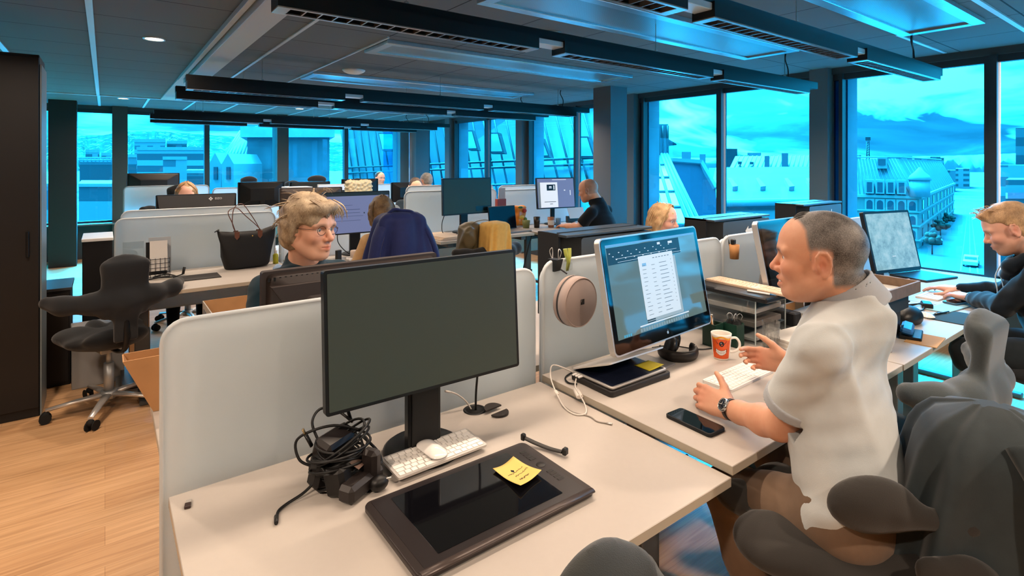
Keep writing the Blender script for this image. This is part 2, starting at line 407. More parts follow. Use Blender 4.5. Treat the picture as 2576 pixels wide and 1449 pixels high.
def area_lamp(name, loc, sx, sy, power, col, spread=math.radians(130), par=None):
    l = bpy.data.lights.new(name, 'AREA'); l.shape = 'RECTANGLE'; l.size = sx; l.size_y = sy; l.energy = power; l.color = col; l.spread = spread
    o = bpy.data.objects.new(name, l); COL.objects.link(o); o.location = loc
    if par is not None: o.parent = par; o.location = Vector(loc) - Vector(par['_o'])
    return o
WARM = (1.0, .78, .60)
LUM_W = 13.0
def luminaire(y, lab, grp, x0=.547, mods=((.547, 1.885), (2.072, 3.516), (3.65, 4.985)), x1=5.3, pw=1.0):
    r = thing('linear_luminaire', lab, 'ceiling light', (x0, y, 2.2), grp)
    yb = y + .05
    MB().ab((x0, yb - .035, 2.27), (x1, yb + .04, 2.335), .004).build('carrier_rail', M_LUMB, r)
    for a, b in mods:
        h = MB(); z0, z1 = 2.205, 2.268
        h.ab((a, y - .056, z0), (b, y - .05, z1)); h.ab((a, y + .05, z0), (b, y + .056, z1)); h.ab((a, y - .05, z0), (a + .02, y + .05, z1)); h.ab((b - .02, y - .05, z0), (b, y + .05, z1)); h.ab((a, y - .056, z1), (b, y + .056, z1 + .004))
        hb = h.build('lamp_housing', M_LUMB, r)
        g = MB(); g.ab((a, y - .056, z0 - .005), (b, y - .04, z0)); g.ab((a, y + .04, z0 - .005), (b, y + .056, z0))
        g.ab((a, y - .04, z0 - .005), (a + .05, y + .04, z0)); g.ab((b - .05, y - .04, z0 - .005), (b, y + .04, z0))
        k = int((b - a - .1) / .062)
        for i in range(k + 1):
            x = a + .05 + (b - a - .1) * i / k; g.ab((x - .003, y - .04, z0 - .004), (x + .003, y + .04, z0 + .025))
        g.build('louvre', M_LOUV, hb)
        area_lamp('louvre_lamp', ((a + b) / 2, y, z0 - .008), b - a - .1, .07, LUM_W * pw, WARM, math.radians(160), r)
    for a, b in zip(mods, mods[1:]): MB().ab((a[1], y - .045, 2.235), (b[0], y + .045, 2.266), .003).build('joint_cover', M_STRIP, r)
    for x in (1.15, 3.0, 4.75): MB().lathe((x, yb, 2.33), [(.001, 0), (.012, 0), (.012, .02), (.0022, .022), (.0022, CZ - 2.33)], 8).build('suspension_wire', M_ALU, r)
    MB().tube(spline([(4.85, yb + .02, 2.335), (4.87, yb + .03, 2.42), (4.82, yb + .03, 2.5), (4.83, yb + .03, CZ)], 5), .006, 6).build('power_cable', M_LUMB, r)
luminaire(1.39, 'black louvred strip light nearest the viewer, running to the right-hand windows', 'suspended strip lights')
luminaire(2.33, 'black louvred strip light over the far side of the first desk row', 'suspended strip lights')
luminaire(5.3, 'black strip light over the near side of the second desk row', 'suspended strip lights')
luminaire(6.15, 'black strip light over the far side of the second desk row', 'suspended strip lights')
luminaire(9.05, 'black strip light over the near side of the third desk row, before the far windows', 'suspended strip lights', mods=((.5, 1.95), (2.07, 3.5), (3.65, 4.98)))
luminaire(9.9, 'black strip light closest to the far windows', 'suspended strip lights')
M_DLG = pbr('downlight_glow', 'fff0dc', .5, emit='ffe2bd', estr=14)
def downlight(x, y, lab, pw=16, r_=.075):
    r = thing('downlight', lab, 'ceiling light', (x, y, CZ), 'recessed downlights')
    MB().lathe((x, y, CZ), [(r_ * .82, .004), (r_ * .84, -.008), (r_, -.008), (r_ * 1.02, .002)], 28).build('trim_ring', pbr('downlight_ring', 'dcdcdc', .35, .4), r)
    MB().lathe((x, y, CZ), [(.001, -.004), (r_ * .83, -.004), (r_ * .83, .003)], 28).build('diffuser', M_DLG, r)
    a = area_lamp('downlight_lamp', (x, y, CZ - .012), .13, .13, pw, WARM, math.radians(150), r); a.data.shape = 'DISK'
for x, y, lab in ((.306, 5.046, 'lit round downlight at the upper left, between pale ceiling strips'), (2.572, 7.17, 'small lit downlight beyond the round white detector'), (.217, 9.93, 'small lit downlight before the far windows at the left'),
                  (2.75, 9.93, 'small lit downlight above the fourth desk column near the far windows'), (4.55, 7.17, 'small lit downlight over the corner by the far right column'),
                  (-1.4, 2.2, 'recessed downlight over the wooden aisle at the left'), (-1.0, .2, 'recessed downlight over the aisle beside the viewer'), (.9, -1.0, 'recessed downlight behind the viewer'), (2.6, -.7, 'recessed downlight behind the seated man'), (-.5, 3.3, 'recessed downlight over the aisle by the saddle chair')):
    downlight(x, y, lab, (42 if y < 1 else 22) if y < 4 else 9)
w = pbr('detector_white', 'e6e2dc', .5)
r = thing('smoke_detector', 'round white dome detector on the dark ceiling, left of centre', 'smoke detector', (2.065, 5.5, CZ)); MB().lathe((2.065, 5.5, CZ), [(.001, -.045), (.06, -.04), (.1, -.022), (.115, -.008), (.115, 0)], 28).build('dome', w, r)
r = thing('smoke_detector', 'small white cylindrical smoke detector on the ceiling above the near strip light', 'smoke detector', (2.646, 3.03, CZ))
MB().lathe((2.646, 3.03, CZ), [(.001, -.05), (.04, -.05), (.05, -.042), (.05, -.03), (.052, -.028), (.052, 0)], 24).build('sensor_head', w, r); MB().lathe((2.646, 3.03, CZ), [(.053, -.026), (.056, -.024), (.056, -.001)], 24).build('mounting_base', w, r)
# ================================================================ the town outside
def ray_hit(x, y, o, n):
    d = out_at(x, y, 1.0) - Vector((0, 0, CAM_H)); c = Vector((0, 0, CAM_H)); o, n = Vector(o), Vector(n)
    return c + d * ((o - c).dot(n) / d.dot(n))
M_ROOF = pbr('zinc_roof', '525b63', .5, .1, vary=.12, vscale=1.2); M_SEAM = pbr('roof_seam', '1f252b', .6)
M_TOWN = pbr('town_render', '5c6166', .85, vary=.18, vscale=.6); M_TOWND = pbr('town_dark', '22282e', .8, vary=.2, vscale=1); M_PALE = pbr('town_pale', '74787c', .8, vary=.08, vscale=1)
M_WIN = pbr('town_window', '2a3640', .2)
def facade_mat(name, wall, dark, w, h, fx=.55, fy=.55, band=False):
    """wall with a regular grid of windows, drawn by object coordinates"""
    m, t = newmat(name); tc = t.n('ShaderNodeTexCoord').outputs['Object']; sp = t.n('ShaderNodeSeparateXYZ', i_0=tc)
    hz = t.math('ADD', sp.outputs[0], t.math('MULTIPLY', sp.outputs[1], .7))
    a = t.math('LESS_THAN', t.math('FRACT', t.math('DIVIDE', hz, w)), fx); b = t.math('LESS_THAN', t.math('FRACT', t.math('DIVIDE', sp.outputs[2], h)), fy)
    f = b if band else t.math('MULTIPLY', a, b)
    s = t.n('ShaderNodeBsdfPrincipled'); t.set(s.inputs['Base Color'], t.mix(f, lin(wall), lin(dark))); s.inputs['Roughness'].default_value = .7
    t.n('ShaderNodeOutputMaterial', i_0=s); return m
FACS = [facade_mat('grid_facade_%d' % i, *a) for i, a in enumerate((('696e71', '303a42', 2.6, 3.2, .55, .5), ('565b61', '29323a', 3.2, 3.4, .5, .55), ('717578', '414b53', 1.9, 3.0, .45, .5), ('787c7f', '333c44', 9, 3.3, .5, .55, True), ('474d52', '262f37', 2.4, 3.1, .6, .5)))]
def seam_roof():
    P = [out_at(890, 560, 16.5), out_at(1640, 560, 9.8), out_at(1500, 150, 13.2), out_at(835, 190, 19.5)]
    def at(s, q): a = P[0].lerp(P[1], s); b = P[3].lerp(P[2], s); return a.lerp(b, q)
    o = P[0]; n = (P[1] - P[0]).cross(P[3] - P[0]).normalized()
    if n.dot(-P[0]) < 0: n = -n
    r = thing('seamed_roof', 'steep standing-seam metal roof filling the far corner windows', 'roof', P[0])
    g = MB(); q = [p + n * 0 for p in P] + [p - n * .3 for p in P]
    g.add(q, [(0, 1, 2, 3), (4, 7, 6, 5), (0, 4, 5, 1), (1, 5, 6, 2), (2, 6, 7, 3), (3, 7, 4, 0)]); g.build('roof_slope', M_ROOF, r)
    s = MB()
    for i in range(1, 27):
        a, b = at(i / 27, .0) + n * .02, at(i / 27, 1.) + n * .02; s.cyl(a, b, .025, n=6)
    for q_ in (.3, .335, .2, .66, .69): s.cyl(at(0, q_) + n * .02, at(1, q_) + n * .02, .03, n=6)
    s.build('roof_seams', M_SEAM, r)
    for a in ((958, 336, 997, 381, 10), (1172, 330, 1196, 380, 14), (1226, 336, 1262, 388, 14), (1352, 350, 1372, 398, 18), (1450, 346, 1486, 400, 18)):
        x0, y0, x1, y1, sh = a
        c = [ray_hit(*p, o, n) for p in ((x0, y0), (x1, y0), (x1 + sh, y1), (x0 + sh, y1))]
        w = MB(); t2 = [p + n * .1 for p in c]; w.add(c + t2, [(0, 1, 5, 4), (1, 2, 6, 5), (2, 3, 7, 6), (3, 0, 4, 7), (4, 5, 6, 7)]); f = w.build('roof_window', M_SEAM, r)
        mid = sum(t2, Vector()) / 4; gq = [mid + (p - mid) * .84 + n * .012 for p in t2]; MB().add(gq, [(0, 1, 2, 3)]).build('window_glass', pbr('roof_window_glass', '889299', .15, .2), f)
seam_roof()
def slab(pts, thick, up=None):
    """polygon of 3-D points given depth away from the viewer"""
    n = (pts[1] - pts[0]).cross(pts[2] - pts[0]).normalized(); c = sum(pts, Vector()) / len(pts)
    if n.dot(c - Vector((0, 0, CAM_H))) < 0: n = -n
    k = len(pts); q = list(pts) + [p + n * thick for p in pts]
    return MB().add(q, [tuple(range(k)), tuple(range(k, 2 * k))[::-1]] + [(i, k + i, k + (i + 1) % k, (i + 1) % k) for i in range(k)])
def block(x0, x1, ytop, d, depth, zb=-14., turn=0.):
    """building block whose front spans x0..x1 with its roof line at ytop when seen at depth d"""
    a, b = out_at(x0, ytop, d), out_at(x1, ytop, d); z = a.z; e = (b - a); e.z = 0
    f = (a + b) / 2; f = Vector((f.x, f.y, 0)).normalized()
    e = rotz(turn) @ e; f = rotz(turn) @ f
    q = [a, a + e, a + e + f * depth, a + f * depth]
    return [Vector((p.x, p.y, z)) for p in q], zb
def block_mesh(x0, x1, yt, d, dep, zb=-14, turn=0., m=None):
    q, zb = block(x0, x1, yt, d, dep, zb, turn); g = m or MB()
    lo = [Vector((p.x, p.y, zb)) for p in q]
    g.add(q + lo, [(0, 1, 2, 3), (4, 7, 6, 5)] + [(i, i + 4, (i + 1) % 4 + 4, (i + 1) % 4) for i in range(4)]); return g, q
def concrete_tower():
    r = thing('concrete_tower', 'pale concrete stair tower with a wider cap outside the far windows', 'tower', out_at(725, 470, 22))
    g, q = block_mesh(622, 829, 338, 22, 3.5); g.build('tower_shaft', pbr('streaked_concrete', '5d6067', .9, vary=.16, vscale=1.5), r)
    g, q = block_mesh(604, 842, 318, 21.6, 4.2, out_at(604, 345, 21.6).z); g.build('tower_cap', M_CONC, r)
    r = thing('ribbed_roof', 'slanting ribbed roof beside the pale concrete tower', 'roof', out_at(590, 400, 26))
    P = [out_at(562, 392, 24), out_at(628, 392, 23), out_at(650, 318, 27), out_at(604, 330, 28)]; slab(P, .3).build('roof_slope', M_ROOF, r)
    s = MB()
    for i in range(9): s.cyl(P[0].lerp(P[1], i / 8), P[3].lerp(P[2], i / 8), .05, n=6)
    s.build('roof_ribs', M_PALE, r)
    for i, (x, y, lab) in enumerate(((541, 384, 'gabled pale dormer left of the ribbed roof'), (573, 386, 'gabled pale dormer under the ribbed roof'))):
        r = thing('dormer', lab, 'dormer', out_at(x, 470, 22), 'pale dormers outside'); d = 20.3 - i
        a, b, c, e, f = out_at(x - 15, 412, d), out_at(x + 15, 412, d), out_at(x, y, d), out_at(x + 15, 560, d), out_at(x - 15, 560, d)
        slab([a, f, e, b, c], 2.2).build('gable_wall', M_PALE, r)
        slab([out_at(x - 4, 420, d - .06), out_at(x - 4, 452, d - .06), out_at(x + 5, 452, d - .06), out_at(x + 5, 420, d - .06)], .1).build('window', M_WIN, r)
    r = thing('parapet', 'pale rounded metal parapet below the ribbed roof', 'parapet', out_at(600, 560, 21)); slab([out_at(588, 398, 21), out_at(588, 560, 21), out_at(620, 560, 21), out_at(620, 398, 21)], .5).build('parapet_wall', M_PALE, r)
concrete_tower()
def left_town():
    b = [(345, 512, 378, 150, 30, 3, 'long white block with dark window bands behind the left desk lamps', 'office block'), (338, 416, 358, 210, 30, 2, 'white block with two rows of square windows on the hillside', 'office block'),
         (420, 470, 362, 230, 20, 4, 'grey block beside the white block with square windows', 'apartment block'), (200, 284, 408, 60, 12, 1, 'flat-roofed grey building with roof railings seen in the left window', 'flat-roofed building'),
         (198, 290, 470, 40, 10, 0, 'lower pale building with two rows of windows at the left window sill', 'town house'), (112, 132, 470, 42, 10, 2, 'pale building seen in the narrow gap left of the black column', 'town house'),
         (410, 470, 402, 95, 15, 2, 'pale office building with small square windows under the banded block', 'office building'), (322, 344, 396, 80, 12, 1, 'grey building at the left edge of the wide left window', 'town house'), (470, 516, 436, 70, 10, 4, 'dark low building with a roof terrace left of the window post', 'town house'),
         (215, 250, 384, 300, 20, 0, 'small pale house block high on the left hillside', 'house block'), (255, 280, 392, 260, 20, 2, 'pale apartment house among trees in the left window', 'apartment house')]
    for x0, x1, y, d, dep, mi, lab, cat in b:
        g, q = block_mesh(x0, x1, y, d, dep); r = thing('town_building', lab, cat, (q[0].x, q[0].y, -14)); g.build('outer_wall', FACS[mi], r)
        g2 = MB(); c = sum(q, Vector()) / 4; h = .006 * d
        g2.add([p + (p - c) * .02 for p in q] + [p + (p - c) * .02 + Vector((0, 0, h)) for p in q], [(4, 5, 6, 7), (0, 1, 5, 4), (1, 2, 6, 5), (2, 3, 7, 6), (3, 0, 4, 7)]); g2.build('roof_edge', M_PALE, r)
    r = thing('roof_railing', 'white railing with posts along the grey flat roof in the left window', 'railing', out_at(240, 400, 60)); g = MB()
    for y in (397, 403): g.cyl(out_at(198, y, 59), out_at(286, y, 59), .08, n=6)
    for x in range(200, 287, 10): g.cyl(out_at(x, 396, 59), out_at(x, 409, 59), .07, n=6)
    g.build('railing_bars', M_PALE, r)
left_town()
def hill(name, pts, d, lab, mat, foot=470, dback=1.0):
    """distant ridge: silhouette points seen at depth d, falling towards the town"""
    g = MB(); top = []
    for (xa, ya), (xb, yb) in zip(pts, pts[1:]):
        for k in range(10):
            u = k / 10; top.append((xa + (xb - xa) * u, ya + (yb - ya) * u + R.uniform(-1, 1) * 1.0))
    rows = [[out_at(x, y, d) for x, y in top]]
    for q, fd in ((.3, .8), (.65, .58), (1., .38)):
        rows.append([out_at(x, y + (foot - y) * q, d * fd) + Vector((0, 0, R.uniform(-1, 1) * d * .004)) for x, y in top])
    rows.append([Vector((p.x, p.y, p.z - 60)) for p in rows[-1]])
    g.loft(rows, False, True, False); o = g.build(name, mat); o['label'] = lab; o['category'] = 'hill'; o['kind'] = 'structure'
def mat_hill():
    m, t = newmat('wooded_hill_with_houses'); tc = t.n('ShaderNodeTexCoord').outputs['Object']
    n = t.noise(tc, .012, 6, .65); v = t.n('ShaderNodeTexVoronoi', i_Scale=.035); t.set(v.inputs['Vector'], t.mapping(tc, sc=(1, 1, 2.2)))
    tree = t.ramp(n, [(.35, lin('223029')), (.6, lin('323e36')), (.8, lin('485149'))])
    hs = t.math('MULTIPLY', t.math('LESS_THAN', v.outputs[0], .33), t.math('GREATER_THAN', t.noise(tc, .03, 2), .47))
    b = t.n('ShaderNodeBsdfDiffuse'); t.set(b.inputs[0], t.mix(hs, tree, lin('787c7c'))); t.n('ShaderNodeOutputMaterial', i_0=b); return m
M_HILL = mat_hill()
hill('hillside', [(60, 352), (130, 346), (200, 342), (260, 340), (320, 331), (380, 330), (440, 333), (513, 338), (600, 345), (700, 352), (900, 360)], 2000, 'wooded hillside with houses beyond the left windows', M_HILL)
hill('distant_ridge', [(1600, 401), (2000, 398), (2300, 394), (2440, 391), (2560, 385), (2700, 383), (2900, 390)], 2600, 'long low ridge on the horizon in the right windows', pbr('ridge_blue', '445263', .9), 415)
def street_side():
    stuff(MB().ab((-900, -300, -15.2), (1500, 2400, -14.05)).build('town_ground', pbr('town_ground', '3f4449', .9, vary=.5, vscale=.06)))
    # stepped roof with glazing seen through the third window
    r = thing('glazed_roof', 'steep glass roof with metal bars outside the window left of the blond woman', 'glass roof', out_at(1700, 600, 11))
    P = [out_at(1600, 600, 11.2), out_at(1785, 600, 10.4), out_at(1682, 390, 14.2), out_at(1600, 390, 14.6)]
    slab(P, .25).build('roof_panel', pbr('pale_roof_sheet', '555d63', .5, .2), r)
    nrm = (P[1] - P[0]).cross(P[3] - P[0]).normalized(); nrm = nrm if nrm.dot(-P[0]) > 0 else -nrm
    L = lambda s, q: P[0].lerp(P[1], s).lerp(P[3].lerp(P[2], s), q) + nrm * .03
    bars = MB()
    for s_ in (.0, .33, .62, .8, .88, .96): bars.cyl(L(s_, 0), L(s_, 1), .035, n=6)
    for q_ in (.12, .3, .48, .66, .84): bars.cyl(L(0, q_), L(.8, q_), .03, n=6)
    bars.build('glazing_bars', M_PALE, r)
    for i in range(3):
        for j in range(4):
            a, b, c, d = [L(s_, q_) - nrm * .01 for s_, q_ in ((.3 + .0 * i + .17 * i, .13 + .18 * j), (.45 + .17 * i, .13 + .18 * j), (.45 + .17 * i, .29 + .18 * j), (.3 + .17 * i, .29 + .18 * j))]
            if i < 3 and .45 + .17 * i < .81: MB().add([a, b, c, d], [(0, 1, 2, 3)]).build('roof_pane', pbr('roof_pane_glass', '56646f', .2), r)
    r = thing('roof_turret', 'upright metal-clad roof turret at the top of the glass roof', 'turret', out_at(1665, 390, 15)); g, q = block_mesh(1640, 1681, 312, 14.5, 2.5, out_at(1650, 400, 14.5).z); g.build('turret_wall', M_ROOF, r)
    s = MB()
    for x in (1655, 1668, 1680): s.cyl(out_at(x, 316, 14.45), out_at(x, 390, 14.45), .03, n=6)
    s.build('turret_seams', M_SEAM, r); slab([out_at(1682, 350, 14.4), out_at(1702, 362, 14.4), out_at(1702, 365, 14.4), out_at(1682, 356, 14.4)], 1.5).build('lean_to_roof', M_TOWND, r)
    r = thing('rendered_gable', 'plain blue-grey gable wall between the glass roof and the window post', 'gable wall', out_at(1750, 600, 19))
    slab([out_at(1690, 404, 19), out_at(1765, 410, 19), out_at(1800, 470, 18.5), out_at(1810, 640, 18), out_at(1690, 640, 18)], 2.).build('gable_wall', pbr('blue_render', '333e4f', .8, vary=.05), r)
    slab([out_at(1688, 397, 18.9), out_at(1768, 402, 18.9), out_at(1806, 470, 18.4), out_at(1798, 472, 18.4), out_at(1763, 411, 18.9), out_at(1688, 405, 18.9)], .4).build('gable_coping', M_PALE, r)
    for x0, x1, y0, d, lab in ((1715, 1738, 382, 40, 'small railed roof house on the skyline in the third window'), (1760, 1775, 388, 45, 'low vent box on the skyline left of the window post')):
        g, q = block_mesh(x0, x1, y0, d, 2, out_at(x0, 420, d).z); g.build('roof_house', M_TOWN, None, (lab, 'roof house'))
    # long tiled roof
    r = thing('tiled_roof', 'long tiled roof with skylights outside the window above the printers', 'roof', out_at(1930, 520, 28))
    P = [out_at(1780, 512, 26), out_at(2130, 505, 27), out_at(2110, 418, 36), out_at(1800, 422, 35)]
    m, t = newmat('clay_tile_courses'); tc = t.n('ShaderNodeTexCoord').outputs['Object']; sp = t.n('ShaderNodeSeparateXYZ', i_0=tc)
    fz = t.math('FRACT', t.math('MULTIPLY', sp.outputs[2], 3.2)); c = t.ramp(fz, [(.0, lin('1f2428')), (.25, lin('2f3539')), (.9, lin('373d41'))]); c = t.mix(t.math('MULTIPLY', t.noise(tc, 1.2, 4), .5), c, lin('262c31'))
    b = t.n('ShaderNodeBsdfPrincipled'); t.set(b.inputs['Base Color'], c); b.inputs['Roughness'].default_value = .7; t.n('ShaderNodeOutputMaterial', i_0=b)
    slab(P, .4).build('roof_slope', m, r)
    g = MB(); g.cyl(P[0], P[1], .18, n=8); g.build('gutter', M_PALE, r)
    slab([out_at(1780, 514, 26.2), out_at(1780, 640, 26.2), out_at(2130, 640, 27.2), out_at(2130, 507, 27.2)], 3).build('outer_wall', FACS[2], r)
    nrm = (P[1] - P[0]).cross(P[3] - P[0]).normalized(); nrm = nrm if nrm.dot(-P[0]) > 0 else -nrm
    for x in (1838, 1908, 1980, 2034):
        c = [ray_hit(*p, P[0], nrm) + nrm * .25 for p in ((x - 8, 459), (x, 458), (x + 18, 479), (x + 4, 481))]; lo = [p - nrm * .3 for p in c]
        MB().add(c + lo, [(0, 1, 2, 3), (0, 4, 5, 1), (1, 5, 6, 2), (2, 6, 7, 3), (3, 7, 4, 0)]).build('skylight', M_PALE, r)
    r = thing('ridge_house', 'seamed roof with chimneys above the long tiled roof', 'roof', out_at(1930, 425, 50))
    P2 = [out_at(1835, 424, 46), out_at(2110, 422, 46), out_at(2110, 391, 52), out_at(1850, 393, 52)]; slab(P2, .5).build('roof_slope', M_ROOF, r)
    slab([out_at(1836, 424, 46.4), out_at(1836, 840, 46.4), out_at(2109, 840, 46.4), out_at(2109, 422, 46.4)], 5).build('outer_wall', M_TOWN, r)
    s = MB()
    for i in range(1, 24): s.cyl(P2[0].lerp(P2[1], i / 24), P2[3].lerp(P2[2], i / 24), .06, n=6)
    s.build('roof_seams', M_PALE, r)
    for x0, x1, y in ((1923, 1936, 392), (1966, 1983, 385)):
        g, q = block_mesh(x0, x1, y, 46, 2, out_at(x0, 424, 46).z); g.build('chimney', pbr('dark_brick', '58525a', .8), r)
    for x0, x1, y in ((1856, 1866, 406), (1886, 1896, 407)): g, q = block_mesh(x0, x1, y, 46.5, 1, out_at(x0, 414, 46).z); g.build('roof_window', M_WIN, r)
    for x0, x1, y0, d, lab in ((1822, 1855, 374, 70, 'dark flat roof house on the skyline beside the window post'), (1880, 1915, 384, 75, 'low pale roof house on the skyline above the seamed roof')):
        g, q = block_mesh(x0, x1, y0, d, 6, out_at(x0, 420, d).z); g.build('roof_house', M_TOWND if x0 < 1850 else M_TOWN, None, (lab, 'roof house'))
street_side()
def corner_house():
    d = 100.; zb = -14
    A, B = out_at(2085, 500, 108), out_at(2312, 500, d); B.z = A.z = out_at(2312, 500, d).z
    C = out_at(2400, 500, 170); C.z = A.z
    r = thing('corner_house', 'pale corner house with arched windows and a mansard roof across the street', 'corner building', (B.x, B.y, zb))
    back = (A - B) * .0 + (C - B); D = A + back
    g = MB(); q = [A, B, C, D]; lo = [Vector((p.x, p.y, zb)) for p in q]
    g.add(q + lo, [(0, 4, 5, 1), (1, 5, 6, 2), (2, 6, 7, 3), (3, 7, 4, 0)]); g.build('outer_wall', pbr('pale_stone', '696966', .85, vary=.08, vscale=.4), r)
    co = MB(); up = Vector((0, 0, 1))
    for z, h, o in ((0, .5, .5), (-2.6, .25, .3), (-5.2, .25, .3), (-7.8, .25, .3)):
        ex = (A - B).normalized(); ey = (C - B).normalized(); off = -(ex + ey).normalized() * o
        p = [A + off, B + off, C + off]; p = [v + up * z for v in p]
        co.add(p + [v + up * h for v in p], [(0, 1, 4, 3), (1, 2, 5, 4)]); co.add([p[0], p[1], p[2], p[2] - off * 2, p[1] - off * 2, p[0] - off * 2], [(0, 1, 4, 5), (1, 2, 3, 4)])
        pu = [v + up * h for v in p]; co.add([pu[0], pu[1], pu[2], pu[2] - off * 2, pu[1] - off * 2, pu[0] - off * 2], [(0, 1, 4, 5), (1, 2, 3, 4)])
    co.build('cornice', pbr('pale_cornice', '80807c', .8), r)
    # mansard
    inn = ((A - B).normalized() + (C - B).normalized()).normalized(); T = 7.4
    ra, rb, rc = A + up * T + (C - B).normalized() * 3.2, B + up * T + inn * 4.6, C + up * T + (A - B).normalized() * 3.2; rd = D + up * T
    m = MB(); m.add([A + up * .5, B + up * .5, C + up * .5, D + up * .5, ra, rb, rc, rd], [(0, 1, 5, 4), (1, 2, 6, 5), (2, 3, 7, 6), (3, 0, 4, 7), (4, 5, 6, 7)]); m.build('mansard_roof', M_ROOF, r)
    s = MB()
    for i in range(1, 22): s.cyl((A + up * .5).lerp(B + up * .5, i / 22), ra.lerp(rb, i / 22), .07, n=5)
    for i in range(1, 16): s.cyl((B + up * .5).lerp(C + up * .5, i / 16), rb.lerp(rc, i / 16), .07, n=5)
    s.build('roof_seams', M_PALE, r)
    ex = (B - A).normalized(); nf = Vector((ex.y, -ex.x, 0)); nf = nf if nf.dot(_FW) < 0 else -nf; L = (B - A).length
    for k in range(5):
        u = L * (.47 + .115 * k); c = A + ex * u
        if k < 4:
            w = MB(); w.box(c + up * 2.1 + nf * .2, (1.35, 1.6, 2.6), Matrix((ex, nf, up)).transposed()); ob = w.build('dormer_window', M_PALE, r)
            MB().box(c + up * 2.0 + nf * 1.02, (.85, .06, 1.9), Matrix((ex, nf, up)).transposed()).build('window_glass', M_WIN, ob)
        for z, h in ((-1.35, 1.7), (-4., 1.6), (-6.6, 1.6)):
            w = MB(); w.box(c + up * z + nf * .05, (1.5, .16, h + .5), Matrix((ex, nf, up)).transposed()); ob = w.build('facade_window', pbr('pale_cornice', '80807c', .8), r)
            pl = [(-.5, -h / 2), (.5, -h / 2)] + [(.5 * math.cos(a), h / 2 - .5 + .5 * math.sin(a)) for a in (0, .6, 1.2, PI / 2, 1.94, 2.54, PI)]
            MB().prism(pl, (0, .05), Matrix((ex, up, nf)).transposed(), c + up * z + nf * .12).build('window_glass', M_WIN, ob)
    ey = (C - B).normalized(); ns = Vector((ey.y, -ey.x, 0)); ns = ns if ns.dot(_FW) < 0 or ns.dot(_RT) > 0 else -ns; L2 = (C - B).length
    for k in range(9):
        c = B + ey * (L2 * (.06 + .11 * k))
        for z, h in ((-1.35, 1.7), (-4., 1.6), (-6.6, 1.6), (-9.5, 2)): MB().box(c + up * z + ns * .06, (1.6, .12, h), Matrix((ey, ns, up)).transposed()).build('facade_window', M_WIN, r)
    t = MB(); c = B + up * 2.2 - inn * .1; t.cyl(c - up * 1.8, c + up * 1.2, 1.6, n=14); t.lathe(c + up * 1.2, [(1.8, 0), (1.5, .8), (.7, 1.6), (.1, 2.4)], 14); t.build('corner_turret', M_PALE, r)
    rg = MB(); P = [ra + up * .3, rb + up * .3, rc + up * .3]; w = MB(); w.tube([P[0], P[1], P[2]], .18, 6); w.build('roof_ridge', M_PALE, r)
    g, q = block_mesh(2207, 2232, 396, 104, 3, out_at(2207, 424, 104).z); ob = g.build('roof_hatch', M_PALE, r)
    slab([out_at(2211, 400, 103.8), out_at(2211, 416, 103.8), out_at(2228, 416, 103.8), out_at(2228, 400, 103.8)], .1).build('window_glass', M_WIN, ob)
    # roofs behind
    for x0, x1, y, dd, dep, mi, lab in ((2225, 2295, 392, 250, 12, 2, 'white flat roof block with vents behind the corner house'), (2300, 2375, 397, 285, 15, 0, 'pale block with a dark shaft behind the corner house roof'), (2340, 2366, 394, 280, 4, 4, 'narrow dark shaft on the pale block on the skyline'),
                                       (2384, 2404, 428, 300, 20, 1, 'grey roof block farther along the left side of the street'), (2404, 2440, 424, 340, 40, 0, 'pale row of houses at the far end of the street'), (2140, 2166, 390, 130, 6, 2, 'pale chimney block at the left edge of the wide right window')):
        g, q = block_mesh(x0, x1, y, dd, dep); g.build('town_building', FACS[mi], None, (lab, 'town building'))
    r = thing('lattice_mast', 'thin lattice mast on the skyline in the wide right window', 'mast', out_at(2183, 400, 260)); g = MB()
    for x in (2180, 2187): g.cyl(out_at(x, 420, 260), out_at(2183.5 + (x - 2183.5) * .7, 352, 260), .25, n=5)
    for k in range(9): g.cyl(out_at(2180, 410 - 6 * k, 260), out_at(2187, 404 - 6 * k, 260), .18, n=5)
    g.build('mast_lattice', M_TOWND, r); g, q = block_mesh(2177, 2190, 345, 260, 3, out_at(2177, 353, 260).z); g.build('mast_head', M_TOWND, r)
    # street, cars and the houses on its right side
    zr = -13.95; def_ = lambda x, y: ray_hit(x, y, (0, 0, zr), (0, 0, 1))
    a, b, c, e = def_(2300, 720), def_(2560, 720), def_(2462, 540), def_(2412, 540); g = MB(); g.add([a, b, c, e, *[p - Vector((0, 0, .3)) for p in (a, b, c, e)]], [(0, 1, 2, 3), (0, 4, 5, 1), (2, 6, 7, 3)]); o = struct(g.build('road', pbr('asphalt', '363b40', .8, vary=.1, vscale=.3)))
    g = MB()
    for f0, f1 in ((.42, .44), (.53, .55), (.62, .64)):
        p, q, u, v = a.lerp(b, f0), a.lerp(b, f1), e.lerp(c, f1), e.lerp(c, f0); z = Vector((0, 0, .03)); g.add([p + z, q + z, u + z, v + z], [(0, 1, 2, 3)])
    struct(g.build('road_markings', M_PALE))
